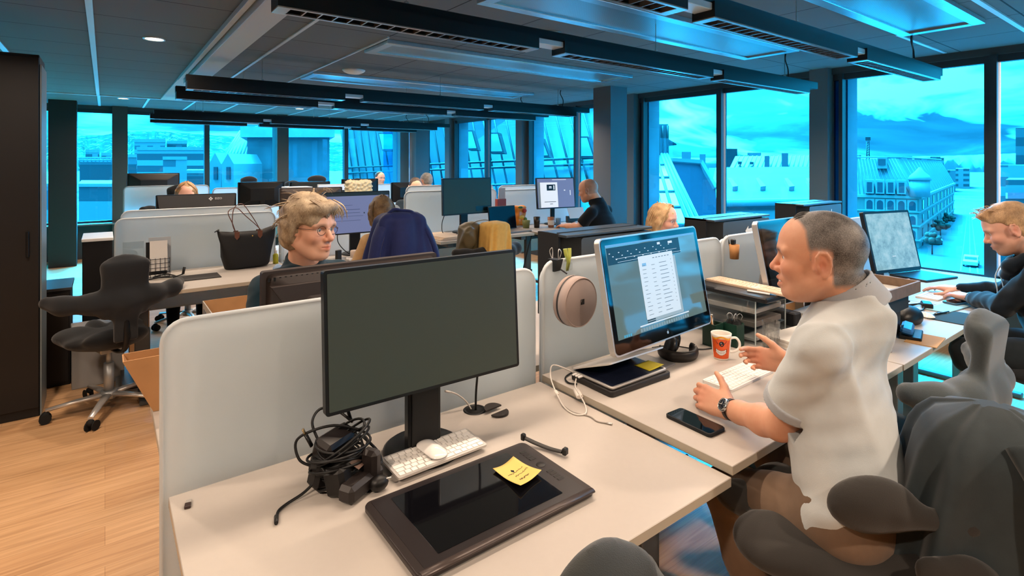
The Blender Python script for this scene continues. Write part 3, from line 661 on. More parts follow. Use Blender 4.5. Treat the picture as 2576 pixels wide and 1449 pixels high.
    def car(x, y, lab, col, yaw):
        p = def_(x, y); r = thing('car', lab, 'car', p); Mz = rotz(yaw); body = MB()
        prof = [(-2.1, .35), (-2.1, .85), (-1.7, 1.0), (-1.2, 1.05), (-.7, 1.5), (.9, 1.52), (1.5, 1.02), (2.05, .95), (2.15, .5), (2.1, .3)]
        X = Mz @ Matrix(((1, 0, 0), (0, 0, 1), (0, 1, 0))); body.prism(prof, (-.85, .85), X, p); body.build('car_body', pbr('car_' + col, col, .3), r)
        g = MB(); g.prism([(-.75, 1.08), (-.45, 1.44), (.8, 1.46), (1.2, 1.08)], (-.87, .87), X, p); g.box(p + Mz @ Vector((-1.0, 0, 1.25)), (.1, 1.4, .4), Mz @ roty(.85)); g.box(p + Mz @ Vector((1.22, 0, 1.27)), (.1, 1.4, .42), Mz @ roty(-.9)); g.build('car_windows', M_WIN, r)
        for sx in (-1.3, 1.35):
            for sy in (-.8, .8): w = MB(); w.cyl(p + Mz @ Vector((sx, sy - .1, .32)), p + Mz @ Vector((sx, sy + .1, .32)), .32, n=14); w.build('wheel', M_BLACK, r)
    car(2443, 668, 'pale car driving on the street below, seen over the laptop', 'c8ced2', PI / 2 - YAW - .75)
    car(2352, 612, 'dark parked car at the kerb by the corner house', '39424a', PI / 2 - YAW - .5)
    for x0, x1, y, dd, dep, mi, lab in ((2500, 2640, 415, 85, 20, 2, 'pale house with balconies on the right side of the street'), (2530, 2700, 452, 70, 12, 0, 'nearer house with window rows at the right edge of the picture'), (2555, 2600, 322, 95, 3, 4, 'narrow dark roof tower at the right edge of the picture')):
        g, q = block_mesh(x0, x1, y, dd, dep); r = thing('town_building', lab, 'town building', (q[0].x, q[0].y, -14)); g.build('outer_wall', FACS[mi], r)
        if x0 == 2530:
            slab([out_at(2535, 485, 69.7), out_at(2535, 500, 69.7), out_at(2620, 500, 69.7), out_at(2620, 485, 69.7)], .3).build('red_band', pbr('brick_red', 'b0606c', .8), r)
    tm = pbr('street_tree', '222d26', .9, vary=.4, vscale=1.5)
    for x, y, lab in ((2345, 640, 'street tree before the corner house, nearest the desk'), (2366, 600, 'street tree farther along the pavement'), (2384, 575, 'small street tree at the far pavement')):
        p = def_(x, y); r = thing('street_tree', lab, 'tree', p, 'street trees'); MB().cyl(p, p + Vector((0, 0, 2.4)), .12, .08, 8).build('trunk', M_TOWND, r); g = MB()
        for k in range(22): g.sph(p + Vector((R.gauss(0, .5), R.gauss(0, .5), 2.6 + R.gauss(0, .5))), R.uniform(.3, .55), 5)
        g.build('crown', tm, r)
corner_house()
# ================================================================ smooth bodies from distance fields
class SDF:
    """list of rounded primitives joined with smooth unions and cuts, meshed with surface nets"""
    def __init__(s): s.p = []
    def _a(s, fn, k, op): s.p.append((fn, k, op)); return s
    def ell(s, c, r, M=None, k=.01, op='add'):
        c = np.array(c, np.float32); r = np.array(r, np.float32); A = np.array(M, np.float32) if M is not None else None
        def fn(P):
            q = P - c
            if A is not None: q = q @ A
            k0 = np.sqrt(((q / r) ** 2).sum(1)); k1 = np.sqrt(((q / (r * r)) ** 2).sum(1)) + 1e-9
            return np.where(k0 < 1e-4, -r.min(), k0 * (k0 - 1) / k1)
        return s._a(fn, k, op)
    def cone(s, a, b, r1, r2=None, k=.01, op='add'):
        a = np.array(a, np.float32); b = np.array(b, np.float32); r2 = r1 if r2 is None else r2; ba = b - a; L = float(ba @ ba) + 1e-12
        def fn(P):
            q = P - a; h = np.clip((q @ ba) / L, 0, 1)
            return np.sqrt(((q - h[:, None] * ba) ** 2).sum(1)) - (r1 + (r2 - r1) * h)
        return s._a(fn, k, op)
    def chain(s, pts, rs, k=.01, op='add'):
        for i in range(len(pts) - 1): s.cone(pts[i], pts[i + 1], rs[i], rs[i + 1], k, op)
        return s
    def box(s, c, d, r=.01, M=None, k=.01, op='add'):
        c = np.array(c, np.float32); d = np.array(d, np.float32) / 2 - r; A = np.array(M, np.float32) if M is not None else None
        def fn(P):
            q = P - c
            if A is not None: q = q @ A
            q = np.abs(q) - d
            return np.sqrt((np.maximum(q, 0) ** 2).sum(1)) + np.minimum(q.max(1), 0) - r
        return s._a(fn, k, op)
    def cut(s, o, n, k=.004):
        """remove everything on the side n points to"""
        o = np.array(o, np.float32); n = np.array(n, np.float32); n = n / np.linalg.norm(n)
        return s._a(lambda P: -((P - o) @ n), k, 'sub')
    def mesh(s, lo, hi, h, disp=None):
        lo = np.array(lo, np.float32); hi = np.array(hi, np.float32); B = 8; H = B * h
        nb = np.ceil((hi - lo) / H).astype(int)
        ii = np.stack(np.meshgrid(*[np.arange(k) for k in nb], indexing='ij'), -1).reshape(-1, 3)
        cen = lo + (ii + .5).astype(np.float32) * np.float32(H); hd = H * .87
        acc = np.full(len(cen), 9., np.float32); pd = []
        def comb(acc, d, k, op):
            if op == 'sub': d = -d
            if k > 0:
                t = np.clip(.5 + .5 * ((acc - d) if op == 'add' else (d - acc)) / k, 0, 1)
                o = acc * (1 - t) + d * t
                return o - k * t * (1 - t) if op == 'add' else o + k * t * (1 - t)
            return np.minimum(acc, d) if op == 'add' else np.maximum(acc, d)
        for fn, k, op in s.p:
            d = fn(cen).astype(np.float32); pd.append(d); acc = comb(acc, d, k, op)
        keep = np.abs(acc) < hd * 1.45 + .012
        ii = ii[keep]; cacc = acc[keep]; cen = cen[keep]
        off = np.stack(np.meshgrid(*[np.arange(B + 1)] * 3, indexing='ij'), -1).reshape(-1, 3)
        N = len(ii); n9 = (B + 1) ** 3
        P = (lo + ((ii * B)[:, None, :] + off[None]).astype(np.float32) * np.float32(h)).astype(np.float32)
        val = np.full((N, n9), 9., np.float32)
        for (fn, k, op), d0 in zip(s.p, pd):
            d0 = d0[keep]
            m = (d0 < cacc + 2.4 * hd + k * 2 + .02) if op == 'add' else (d0 < 1.3 * hd + k * 2 + .02)
            if not m.any(): continue
            d = fn(P[m].reshape(-1, 3)).reshape(-1, n9).astype(np.float32); val[m] = comb(val[m], d, k, op)
        if disp is not None: val = val + disp(P.reshape(-1, 3)).reshape(N, n9).astype(np.float32)
        V = val.reshape(N, B + 1, B + 1, B + 1)
        c8 = np.stack([V[:, a:a + B, b:b + B, c:c + B] for a in (0, 1) for b in (0, 1) for c in (0, 1)], -1)
        sg = c8 < 0; act = sg.any(-1) & ~sg.all(-1); bi, x, y, z = np.nonzero(act); cv = c8[bi, x, y, z]
        gi = ii[bi] * B + np.stack([x, y, z], 1)
        cor = np.array([(a, b, c) for a in (0, 1) for b in (0, 1) for c in (0, 1)], np.float32)
        ps = np.zeros((len(gi), 3), np.float32); cn = np.zeros(len(gi), np.float32)
        for i in range(8):
            for a in (1, 2, 4):
                j = i | a
                if j == i: continue
                v0, v1 = cv[:, i], cv[:, j]; m = (v0 < 0) != (v1 < 0)
                t = np.where(m, v0 / np.where(m, v0 - v1, 1), 0)[:, None]
                ps += np.where(m[:, None], cor[i] + (cor[j] - cor[i]) * t, 0); cn += m
        vert = lo + (gi + ps / cn[:, None]) * h
        S = nb * B + 2; key = (gi[:, 0] * S[1] + gi[:, 1]) * S[2] + gi[:, 2]; o = np.argsort(key); ks = key[o]
        faces = []
        for ax in range(3):
            sl = [slice(0, B)] * 3; sl2 = list(sl); sl2[ax] = slice(1, B + 1)
            v0 = V[:, sl[0], sl[1], sl[2]] < 0; v1 = V[:, sl2[0], sl2[1], sl2[2]] < 0
            bi, x, y, z = np.nonzero(v0 != v1); g = ii[bi] * B + np.stack([x, y, z], 1); fl = v0[bi, x, y, z]
            u, w = [a for a in (0, 1, 2) if a != ax]; q = []
            for du, dw in ((-1, -1), (0, -1), (0, 0), (-1, 0)):
                c = g.copy(); c[:, u] += du; c[:, w] += dw
                kk = (c[:, 0] * S[1] + c[:, 1]) * S[2] + c[:, 2]; p = np.clip(np.searchsorted(ks, kk), 0, len(ks) - 1)
                q.append(np.where((ks[p] == kk) & (c >= 0).all(1), o[p], -1))
            q = np.stack(q, 1); ok = (q >= 0).all(1); q = q[ok]; fl = fl[ok]
            if ax == 1: fl = ~fl
            faces.append(np.where(fl[:, None], q, q[:, ::-1]))
        return vert, np.concatenate(faces)
def np_obj(name, vert, faces, mat, parent=None, attr=None):
    off = np.array(parent['_o'] if parent is not None else (0, 0, 0), np.float32)
    me = bpy.data.meshes.new(name); vert = np.asarray(vert, np.float32) - off
    me.vertices.add(len(vert)); me.vertices.foreach_set('co', vert.ravel())
    me.loops.add(faces.size); me.loops.foreach_set('vertex_index', faces.astype(np.int32).ravel())
    me.polygons.add(len(faces)); me.polygons.foreach_set('loop_start', np.arange(len(faces), dtype=np.int32) * 4)
    me.polygons.foreach_set('use_smooth', np.ones(len(faces), bool)); me.update(calc_edges=True)
    for m in (mat if isinstance(mat, (list, tuple)) else [mat]): me.materials.append(m)
    if attr:
        for k, v in attr.items():
            a = me.attributes.new(k, 'FLOAT', 'POINT'); a.data.foreach_set('value', np.asarray(v, np.float32))
    o = bpy.data.objects.new(name, me); COL.objects.link(o)
    if parent is not None: o.parent = parent; o['_o'] = tuple(parent['_o'])
    return o
def sines(seed, n, f, amp, ani=(1, 1, 1)):
    """sum of random waves: cloth folds and rough surfaces"""
    rg = np.random.RandomState(seed); D = rg.normal(size=(n, 3)) * np.array(ani); D = D / np.linalg.norm(D, axis=1)[:, None] * np.array(ani) * f * rg.uniform(.6, 1.5, (n, 1)); ph = rg.uniform(0, 6.28, n)
    D = D.astype(np.float32)
    return lambda P: (np.sin(P @ D.T + ph.astype(np.float32)).sum(1) * (amp / n ** .5)).astype(np.float32)
# ================================================================ furniture
def mat_frost():
    m, t = newmat('frosted_acrylic'); tc = t.n('ShaderNodeTexCoord').outputs['Object']
    b = t.n('ShaderNodeBsdfPrincipled'); b.inputs['Base Color'].default_value = lin('eef2f4'); b.inputs['Roughness'].default_value = .45
    tl = t.n('ShaderNodeBsdfTranslucent', i_0=lin('f2f7f9')); mx = t.n('ShaderNodeMixShader', i_0=.74); t.set(mx.inputs[1], b); t.set(mx.inputs[2], tl)
    t.n('ShaderNodeOutputMaterial', i_0=mx); return m
M_FROST = mat_frost()
M_TOP = pbr('white_laminate', 'bab2aa', .42, vary=.012, vscale=60); M_EDGE = pbr('desk_edge_beige', 'b0a797', .5)
M_LEG = pbr('desk_leg_grey', '6f7274', .45, .4); M_LEGL = pbr('desk_leg_silver', 'a9adaf', .4, .5)
M_PLB = pbr('black_plastic', '121314', .42); M_PLD = pbr('dark_grey_plastic', '2b2b2c', .5); M_PLM = pbr('satin_black_metal', '191a1c', .35, .4)
M_ALUS = pbr('anodised_aluminium', 'd4cfca', .32, .65); M_WHITE = pbr('white_plastic', 'efece8', .4); M_RUB = pbr('rubber_black', '0d0d0d', .8)
M_CARD = pbr('kraft_card', 'b98a5c', .85, vary=.06, vscale=14); M_PAPER = pbr('paper_white', 'ebe6de', .8)
def desk(x0, x1, y0, y1, z, lab, legm=None, tray=True):
    r = thing('desk', lab, 'desk', (x0, y0, 0)); g = MB(); th = .026
    g.cur = 0; g.ab((x0, y0, z - th), (x1, y1, z), .0015)
    for i, f in enumerate(g.f):
        zs = [g.v[k][2] for k in f]
        if max(zs) - min(zs) > .01: g.mi[i] = 1
    g.build('desktop', [M_TOP, M_EDGE], r); legm = legm or M_LEG
    ym = (y0 + y1) / 2
    for x in (x0 + .12, x1 - .12):
        l = MB(); l.ab((x - .045, ym - .03, .03), (x + .045, ym + .03, .42), .004); l.ab((x - .035, ym - .022, .4), (x + .035, ym + .022, z - .06), .004); l.ab((x - .03, ym - .34, 0), (x + .03, ym + .34, .032), .006); l.ab((x - .03, ym - .3, z - .065), (x + .03, ym + .3, z - th), .003)
        l.build('leg', legm, r)
    MB().ab((x0 + .15, ym - .02, z - .065), (x1 - .15, ym + .02, z - th)).build('crossbeam', legm, r)
    if tray: MB().ab((x0 + .2, y1 - .16, z - .15), (x1 - .2, y1 - .04, z - .1), .004).build('cable_tray', pbr('cable_tray_grey', '4a4c4f', .5, .3), r)
    return r
def screen_panel(x0, x1, y, z0, z1, lab, mat=None):
    r = thing('desk_screen', lab, 'desk screen', ((x0 + x1) / 2, y, z0), 'frosted desk screens'); w, h = x1 - x0, z1 - z0
    poly = [(px, py) for px, py in rrect(w, h, .055, 6)]
    X = Matrix(((1, 0, 0), (0, 0, 1), (0, 1, 0)))
    MB().prism(poly, (-.008, .008), X, ((x0 + x1) / 2, y, (z0 + z1) / 2)).build('acrylic_panel', mat or M_FROST, r)
    e = MB(); pts = [Vector(((x0 + x1) / 2 + px, y, (z0 + z1) / 2 + py)) for px, py in rrect(w, h, .055, 6)]
    e.tube(pts, .0085, 6, closed=True); e.build('edge_trim', pbr('screen_edge', 'c7cfd4', .4), r)
    for x in (x0 + .2, x1 - .2): MB().ab((x - .02, y - .012, z0 - .0), (x + .02, y + .012, z0 + .05), .002).build('clamp', M_LEGL, r)
    return r
# first row: the empty desk, the man's desk, two more desks towards the windows
def first_row():
    global ZA, ZB
    ZA, ZB = .74, .765
    d = desk(.128, 1.343, .815, 1.615, ZA, 'nearest empty white desk with the pen tablet and large black monitor')
    o = MB(); o.box((1.305, .90, ZA - .045), (.05, .03, .036), rotz(0), .006); ob = o.build('desk_switch', M_WHITE, d)
    k = MB(); k.box((1.29, .884, ZA - .045), (.014, .004, .014), None, .001); k.box((1.315, .884, ZA - .045), (.014, .004, .014), None, .001); k.build('button', pbr('button_grey', 'a8a8a8', .5), ob)
    desk(1.352, 2.585, .817, 1.615, ZB, "white desk of the man in the pale polo shirt")
    desk(2.593, 3.835, .815, 1.615, ZB, 'white desk with the wooden letter tray beyond the man in the polo shirt')
    desk(3.845, 5.06, .815, 1.615, ZB, 'white desk of the man in the dark hoodie by the windows')
    desk(.128, 1.343, 1.70, 2.5, ZA, 'desk of the man with glasses, behind the nearest frosted screen')
    desk(1.352, 2.585, 1.70, 2.5, ZB, 'desk behind the pouch, carrying the nearest hooded monitor'); desk(2.593, 3.835, 1.70, 2.5, ZB, 'desk carrying the middle hooded monitor'); desk(3.845, 5.06, 1.70, 2.5, ZB, 'desk carrying the farthest hooded monitor by the windows')
    screen_panel(.118, 1.335, 1.645, .40, 1.172, 'nearest large frosted screen behind the big black monitor')
    screen_panel(1.383, 2.597, 1.645, .43, 1.188, 'frosted screen with the grey round pouch clipped to it'); screen_panel(2.625, 3.84, 1.645, .43, 1.188, 'frosted screen behind the second glossy display and the head of the polo man'); screen_panel(3.87, 5.06, 1.645, .43, 1.188, 'frosted screen behind the tilted monitor by the windows')
    screen_panel(.15, 1.345, 1.677, .40, 1.158, 'frosted screen backing the nearest one, on the side of the man with glasses'); screen_panel(1.40, 2.585, 1.677, .43, 1.165, 'frosted screen below the nearest hooded monitor'); screen_panel(2.63, 3.83, 1.677, .43, 1.165, 'frosted screen below the middle hooded monitor'); screen_panel(3.88, 5.05, 1.677, .43, 1.165, 'frosted screen below the farthest hooded monitor')
first_row()
def second_row():
    L = pbr('desk_leg_dark', '55585a', .5, .3)
    desk(.09, 1.19, 4.22, 5.02, .74, 'pale desk with the black shopper bag behind the man with glasses', L); desk(1.25, 2.36, 4.22, 5.02, .74, 'desk in front of the woman with the blue jacket on her chair', L)
    desk(2.45, 3.55, 4.36, 5.02, .865, 'raised desk with the black laptop and switched-off monitor', L); desk(3.6, 4.75, 4.36, 5.02, .865, 'raised desk of the man in the black shirt', L)
    screen_panel(.062, 1.186, 5.05, .45, 1.16, 'frosted screen behind the black shopper bag'); screen_panel(1.23, 2.37, 5.05, .45, 1.16, 'frosted screen behind the monitor of the woman with the blue jacket')
    screen_panel(2.423, 3.547, 5.05, .55, 1.29, 'frosted screen behind the raised desk with the laptop'); screen_panel(3.586, 4.739, 5.05, .55, 1.27, 'frosted screen behind the desk of the man in the black shirt')
    desk(.09, 1.19, 5.12, 5.92, .74, 'desk of the woman half hidden by the black monitor back', L); desk(1.25, 2.36, 5.12, 5.92, .74, 'desk behind the monitor of the woman with the blue jacket', L); desk(2.45, 3.55, 5.12, 5.92, .8, 'desk of the man whose forehead shows over the frosted screen', L); desk(3.6, 4.75, 5.12, 5.92, .8, 'desk at the back of the second row near the windows', L)
    screen_panel(.10, 1.17, 5.09, .45, 1.215, 'second frosted screen standing back to back behind the shopper bag'); screen_panel(2.46, 3.53, 5.09, .55, 1.345, 'taller frosted screen back to back behind the laptop'); screen_panel(3.62, 4.70, 5.09, .55, 1.32, 'taller frosted screen at the back of the desk of the man in the black shirt')
    Y = 8.9
    for i, (x0, x1, a, b) in enumerate(((.2, 1.2, 'third-row desk before the far windows at the left', 'frosted screen behind the head of the half-hidden woman'), (1.25, 2.36, 'third-row desk under the white boxes', 'frosted screen of the third row right of the small black monitor'), (2.45, 3.55, 'third-row desk of the bald man by the far windows', 'frosted screen of the third row before the bald man'), (3.6, 4.75, 'third-row desk nearest the far corner column', 'frosted screen of the third row nearest the corner column'))):
        desk(x0, x1, Y - .82, Y - .012, .74, a, L, False); screen_panel(x0, x1, Y, .45, 1.27 if i < 1 else 1.22, b); desk(x0, x1, Y + .012, Y + .82, .74, a.replace('third-row desk', 'window-side third-row desk'), L, False)
second_row()
M_OFF = pbr('screen_off_matt', '454f49', .45, spec=.4); M_OFFT = pbr('screen_off_teal', '35504a', .5, spec=.4); M_GLOSSB = pbr('glossy_black_glass', '050607', .06, spec=.6)
def glow(name, col, s): return pbr('glow_' + name, '000000', .3, emit=col, estr=s)
def monitor(lab, base, z, w, h, zc, yaw, tilt=0., screen=None, back=0., bez=.012, body=None, neck_w=.085, base_r=.12, bezb=None, cat='monitor', stand=True, round_base=True, thick=.045):
    """flat monitor; base=(x,y) of the stand, zc = height of the panel centre, faces -Y turned by yaw; panel sits 'back' in front of the neck"""
    r = thing('monitor', lab, cat, (base[0], base[1], z)); B = body or M_PLB; A = rotz(yaw); T = A @ rotx(-tilt); bezb = bezb or bez
    c = Vector((base[0], base[1], zc)) + A @ Vector((0, -.045 - back, 0))
    W = lambda x, y, zz: c + T @ Vector((x, y, zz))
    g = MB(); g.prism(rrect(w, h, .008, 3), (-.012, .012), T @ Matrix(((1, 0, 0), (0, 0, 1), (0, 1, 0))), c)
    rings = []
    for s_, y in ((.96, .012), (.9, .022), (.6, .022 + thick * .6), (.5, .022 + thick)):
        rings.append([W(px * s_, y, py * (s_ if s_ > .8 else s_ * .95)) for px, py in rrect(w, h, .02, 4)])
    g.loft(rings, True, True); g.build('housing', B, r)
    s = MB(); sw, sh = w - 2 * bez, h - bez - bezb; s.prism(rrect(sw, sh, .002, 2), (-.0005, .001), T @ Matrix(((1, 0, 0), (0, 0, -1), (0, 1, 0))), W(0, -.0125, (bezb - bez) / 2)); s.build('screen', screen or M_OFF, r)
    if stand:
        n = MB(); p = Vector((base[0], base[1], z)); n.box(p + Vector((0, 0, (zc - z + .02) / 2 + .004)), (neck_w, .03, zc - z + .01), A, .004); n.box(c + T @ Vector((0, .04, 0)), (.12, .05, .12), T, .004); n.build('neck', M_PLM if body is None else B, r)
        b = MB()
        if round_base: b.lathe((base[0], base[1], z), [(.001, .014), (base_r * .93, .014), (base_r, .008), (base_r, 0)], 36)
        else: b.box(p + A @ Vector((0, -.03, .006)), (base_r * 2, base_r * 1.5, .012), A, .004)
        b.build('stand_base', M_PLM if body is None else B, r)
    r['_c'] = tuple(c); return r, W, T
def marks(name, W, T, items, mat, par, y=-.0145):
    """flat marks on a screen: list of (x, z, w, h)"""
    g = MB()
    for x, z, w, h in items: g.add([W(x - w / 2, y, z - h / 2), W(x + w / 2, y, z - h / 2), W(x + w / 2, y, z + h / 2), W(x - w / 2, y, z + h / 2)], [(0, 1, 2, 3)])
    return g.build(name, mat, par)
def flat_text(name, body, size, W, T, x, z, mat, par, y=-.015, back=False):
    ex = T @ Vector((-1 if back else 1, 0, 0)); ez = T @ Vector((0, 0, 1))
    return text_mesh(name, body, size, frame(W(x, y, z), ex, ez), mat, par, .0003)
def main_monitor():
    r, W, T = monitor('large black switched-off monitor on the nearest empty desk', (.749, 1.440), ZA, .605, .366, 1.122, -.02, .06, M_OFF, .0, .009, None, .105, .115)
    g = MB(); p = Vector((.749, 1.423, ZA)); g.box(p + Vector((0, 0, .15)), (.088, .006, .26), None, .002); g.build('neck_slider', pbr('neck_slider_black', '0a0a0b', .5), r)
main_monitor()
def rows_of_text(x0, x1, z0, z1, n, h, seed, full=.9):
    rg = random.Random(seed); out = []
    for i in range(n):
        z = z0 + (z1 - z0) * i / max(1, n - 1); L = (x1 - x0) * rg.uniform(.45, full); out.append((x0 + L / 2, z, L, h))
    return out
M_UIW = glow('ui_white', 'dfeaf2', .78); M_UIT = glow('ui_text', '8d9ca6', .5); M_UIB = glow('ui_blue', '8fc4ee', .7); M_UID = glow('ui_dark', '3c4a50', .25)
def tb_display(lab, base, yaw, tilt, on, zc=1.10):
    """glossy all-glass display in an aluminium case"""
    r = thing('display', lab, 'monitor', (base[0], base[1], ZB)); A = rotz(yaw); T = A @ rotx(-tilt); w, h = .650, .418
    c = Vector((base[0], base[1], zc)) + A @ Vector((0, -.05, 0)); W = lambda x, y, z: c + T @ Vector((x, y, z)); X = T @ Matrix(((1, 0, 0), (0, 0, 1), (0, 1, 0)))
    g = MB(); g.prism(rrect(w, h, .022, 6), (-.012, .012), X, c); g.loft([[W(px * s_, y, py * s_) for px, py in rrect(w, h, .022, 6)] for s_, y in ((1, .012), (.97, .022), (.8, .034), (.4, .04))], True, True); g.build('aluminium_case', M_ALUS, r)
    f = MB(); f.prism(rrect(w - .012, h - .012, .018, 6), (0, .002), T @ Matrix(((1, 0, 0), (0, 0, -1), (0, 1, 0))), W(0, -.0122, 0)); f.build('front_glass', M_GLOSSB, r)
    m, t = newmat('lit_glass_screen_on' if on else 'dim_glass_screen'); b = t.n('ShaderNodeBsdfPrincipled'); b.inputs['Base Color'].default_value = (.01, .012, .012, 1); b.inputs['Roughness'].default_value = .05
    b.inputs['Emission Color'].default_value = lin('78918e') if on else lin('0b1a24'); b.inputs['Emission Strength'].default_value = .5 if on else .25; t.n('ShaderNodeOutputMaterial', i_0=b)
    s = MB(); s.prism(rrect(.597, .336, .001, 1), (0, .0004), T @ Matrix(((1, 0, 0), (0, 0, -1), (0, 1, 0))), W(0, -.0143, .014)); sc = s.build('screen', m, r)
    if on:
        marks('menu_bar', W, T, [(0, .178, .597, .008)], glow('menu_blue', '6fb2e6', .75), r, -.0152)
        marks('tool_panel', W, T, [(-.06, .14, .47, .062)], M_UID, r, -.0151)
        marks('tool_marks', W, T, [(-.28 + .018 * i, .15 - .012 * (i % 3), .008, .003) for i in range(22)] + [(-.05, .128, .4, .0012), (-.03, .115, .42, .0012), (.03, .16, .02, .009), (.11, .158, .03, .009)], M_UIW, r, -.0154)
        marks('document_shadow', W, T, [(.01, -.012, .24, .228)], glow('ui_pale', 'b9cbd2', .6), r, -.0151)
        win = marks('mail_window', W, T, [(-.002, .004, .232, .236)], M_UIW, r, -.0156)
        marks('mail_senders', W, T, rows_of_text(-.1, -.065, .085, -.1, 13, .0018, 3), M_UIT, r, -.0160); marks('mail_names', W, T, rows_of_text(-.04, .0, .082, -.1, 12, .0018, 4), M_UIT, r, -.0160); marks('mail_subjects', W, T, rows_of_text(.012, .08, .085, -.1, 13, .0022, 5) + [(.095, .09 - .015 * i, .004, .003) for i in range(12)] + [(-.02 + .02 * i, .108, .012, .003) for i in range(6)], M_UIT, r, -.0160)
        marks('mail_button', W, T, [(-.085, .088, .026, .012)], M_UIB, r, -.0158); marks('mail_dark_bar', W, T, [(-.09, -.118, .05, .004), (-.09, -.125, .05, .004)], M_UID, r, -.016)
        rg = random.Random(8); 
        marks('dock_line', W, T, [(0, -.131, .33, .005)], M_UIW, r, -.0152); marks('dock_icons', W, T, [(-.16 + .0165 * i, -.145, .012, .012) for i in range(20)], glow('dock', '9fb7bd', .55), r, -.0152); marks('colour_icons', W, T, [(-.26 + .012 * i, -.147, .009, .009) for i in range(4)], glow('dock_blue', '4fb1d8', .7), r, -.0152)
    # small fruit mark on the bezel
    ap = [(0, .3), (.25, .42), (.5, .36), (.62, .15), (.48, -.02), (.52, -.24), (.66, -.36), (.5, -.68), (.3, -.82), (0, -.76), (-.3, -.82), (-.55, -.6), (-.68, -.2), (-.62, .15), (-.45, .38), (-.22, .42)]
    a = MB(); Xf = T @ Matrix(((1, 0, 0), (0, 0, -1), (0, 1, 0))); a.prism([(x * .0085, y * .0085) for x, y in ap], (0, .0006), Xf, W(0, -.0145, -.181)); a.prism([(x * .0085, y * .0085) for x, y in [(0, .5), (.08, .75), (.3, .95), (.24, .66)]], (0, .0006), Xf, W(0, -.0145, -.181)); a.build('fruit_mark', M_ALUS, r)
    st = MB(); p = Vector((base[0], base[1] + .02, ZB)); pts = [p + A @ Vector((0, y, z)) for y, z in ((-.09, .006), (.05, .006), (.075, .012), (.082, .04), (.06, zc - ZB - .1), (.03, zc - ZB))]
    st.grid(lambda u, v: (lambda q: q + A @ Vector(((u - .5) * .19, 0, 0)))(Vector(spline(pts, 6)[int(round(v * 30))])), 2, 30, True, .007); st.build('stand', M_ALUS, r)
    return r
tb_display('glossy glass display showing a white mail window, before the man in the polo shirt', (1.748, 1.432), .07, .19, True)
tb_display("second glossy dark display, half hidden by the head of the man in the polo shirt", (2.88, 1.44), .0, .2, False, 1.09)
def tilted_monitor():
    m, t = newmat('bright_screen_with_photo'); tc = t.n('ShaderNodeTexCoord').outputs['Object']
    n = t.noise(tc, 14, 5, .7); c = t.ramp(n, [(.3, lin('74a3b0')), (.5, lin('a3d3de')), (.7, lin('c9ecf2'))]); b = t.n('ShaderNodeBsdfPrincipled'); b.inputs['Base Color'].default_value = (.02, .02, .02, 1); t.set(b.inputs['Emission Color'], c); b.inputs['Emission Strength'].default_value = .62; b.inputs['Roughness'].default_value = .2; t.n('ShaderNodeOutputMaterial', i_0=b)
    r, W, T = monitor('squarish tilted monitor with a bright page by the window, before the man in the hoodie', (3.80, 1.33), ZB, .415, .36, 1.115, -.25, .22, m, .03, .014, None, .07, .11, .016)
    marks('cursor_stroke', W, T, [(-.02, -.09, .03, .004)], M_UIW, r)
tilted_monitor()
M_EIZO = pbr('monitor_back_black', '17181a', .45); M_UIL = glow('ui_lavender', '8e98c8', .5); M_UIP = glow('ui_page', 'e4eaf3', .85)
def eizo_mark(W, T, x, z, par, y=.0235, s=.02, mat=None):
    """pale diamond mark and lettering on a monitor back (seen from behind, so x runs the other way)"""
    mat = mat or pbr('logo_white', 'e9e6e0', .5); g = MB(); X = T @ Matrix(((-1, 0, 0), (0, 0, 1), (0, 1, 0)))
    for dx, dz, k in ((0, .6, .46), (-.56, 0, .46), (.56, 0, .46), (0, -.6, .46)): g.prism([(dx * s - k * s, dz * s), (dx * s, dz * s - k * s), (dx * s + k * s, dz * s), (dx * s, dz * s + k * s)], (0, .0006), X, W(x, y, z))
    g.build('logo_diamond', mat, par); flat_text('logo_letters', 'EIZO', s * 1.5, W, T, x - s * 3.6, z, mat, par, y + .0008, True)
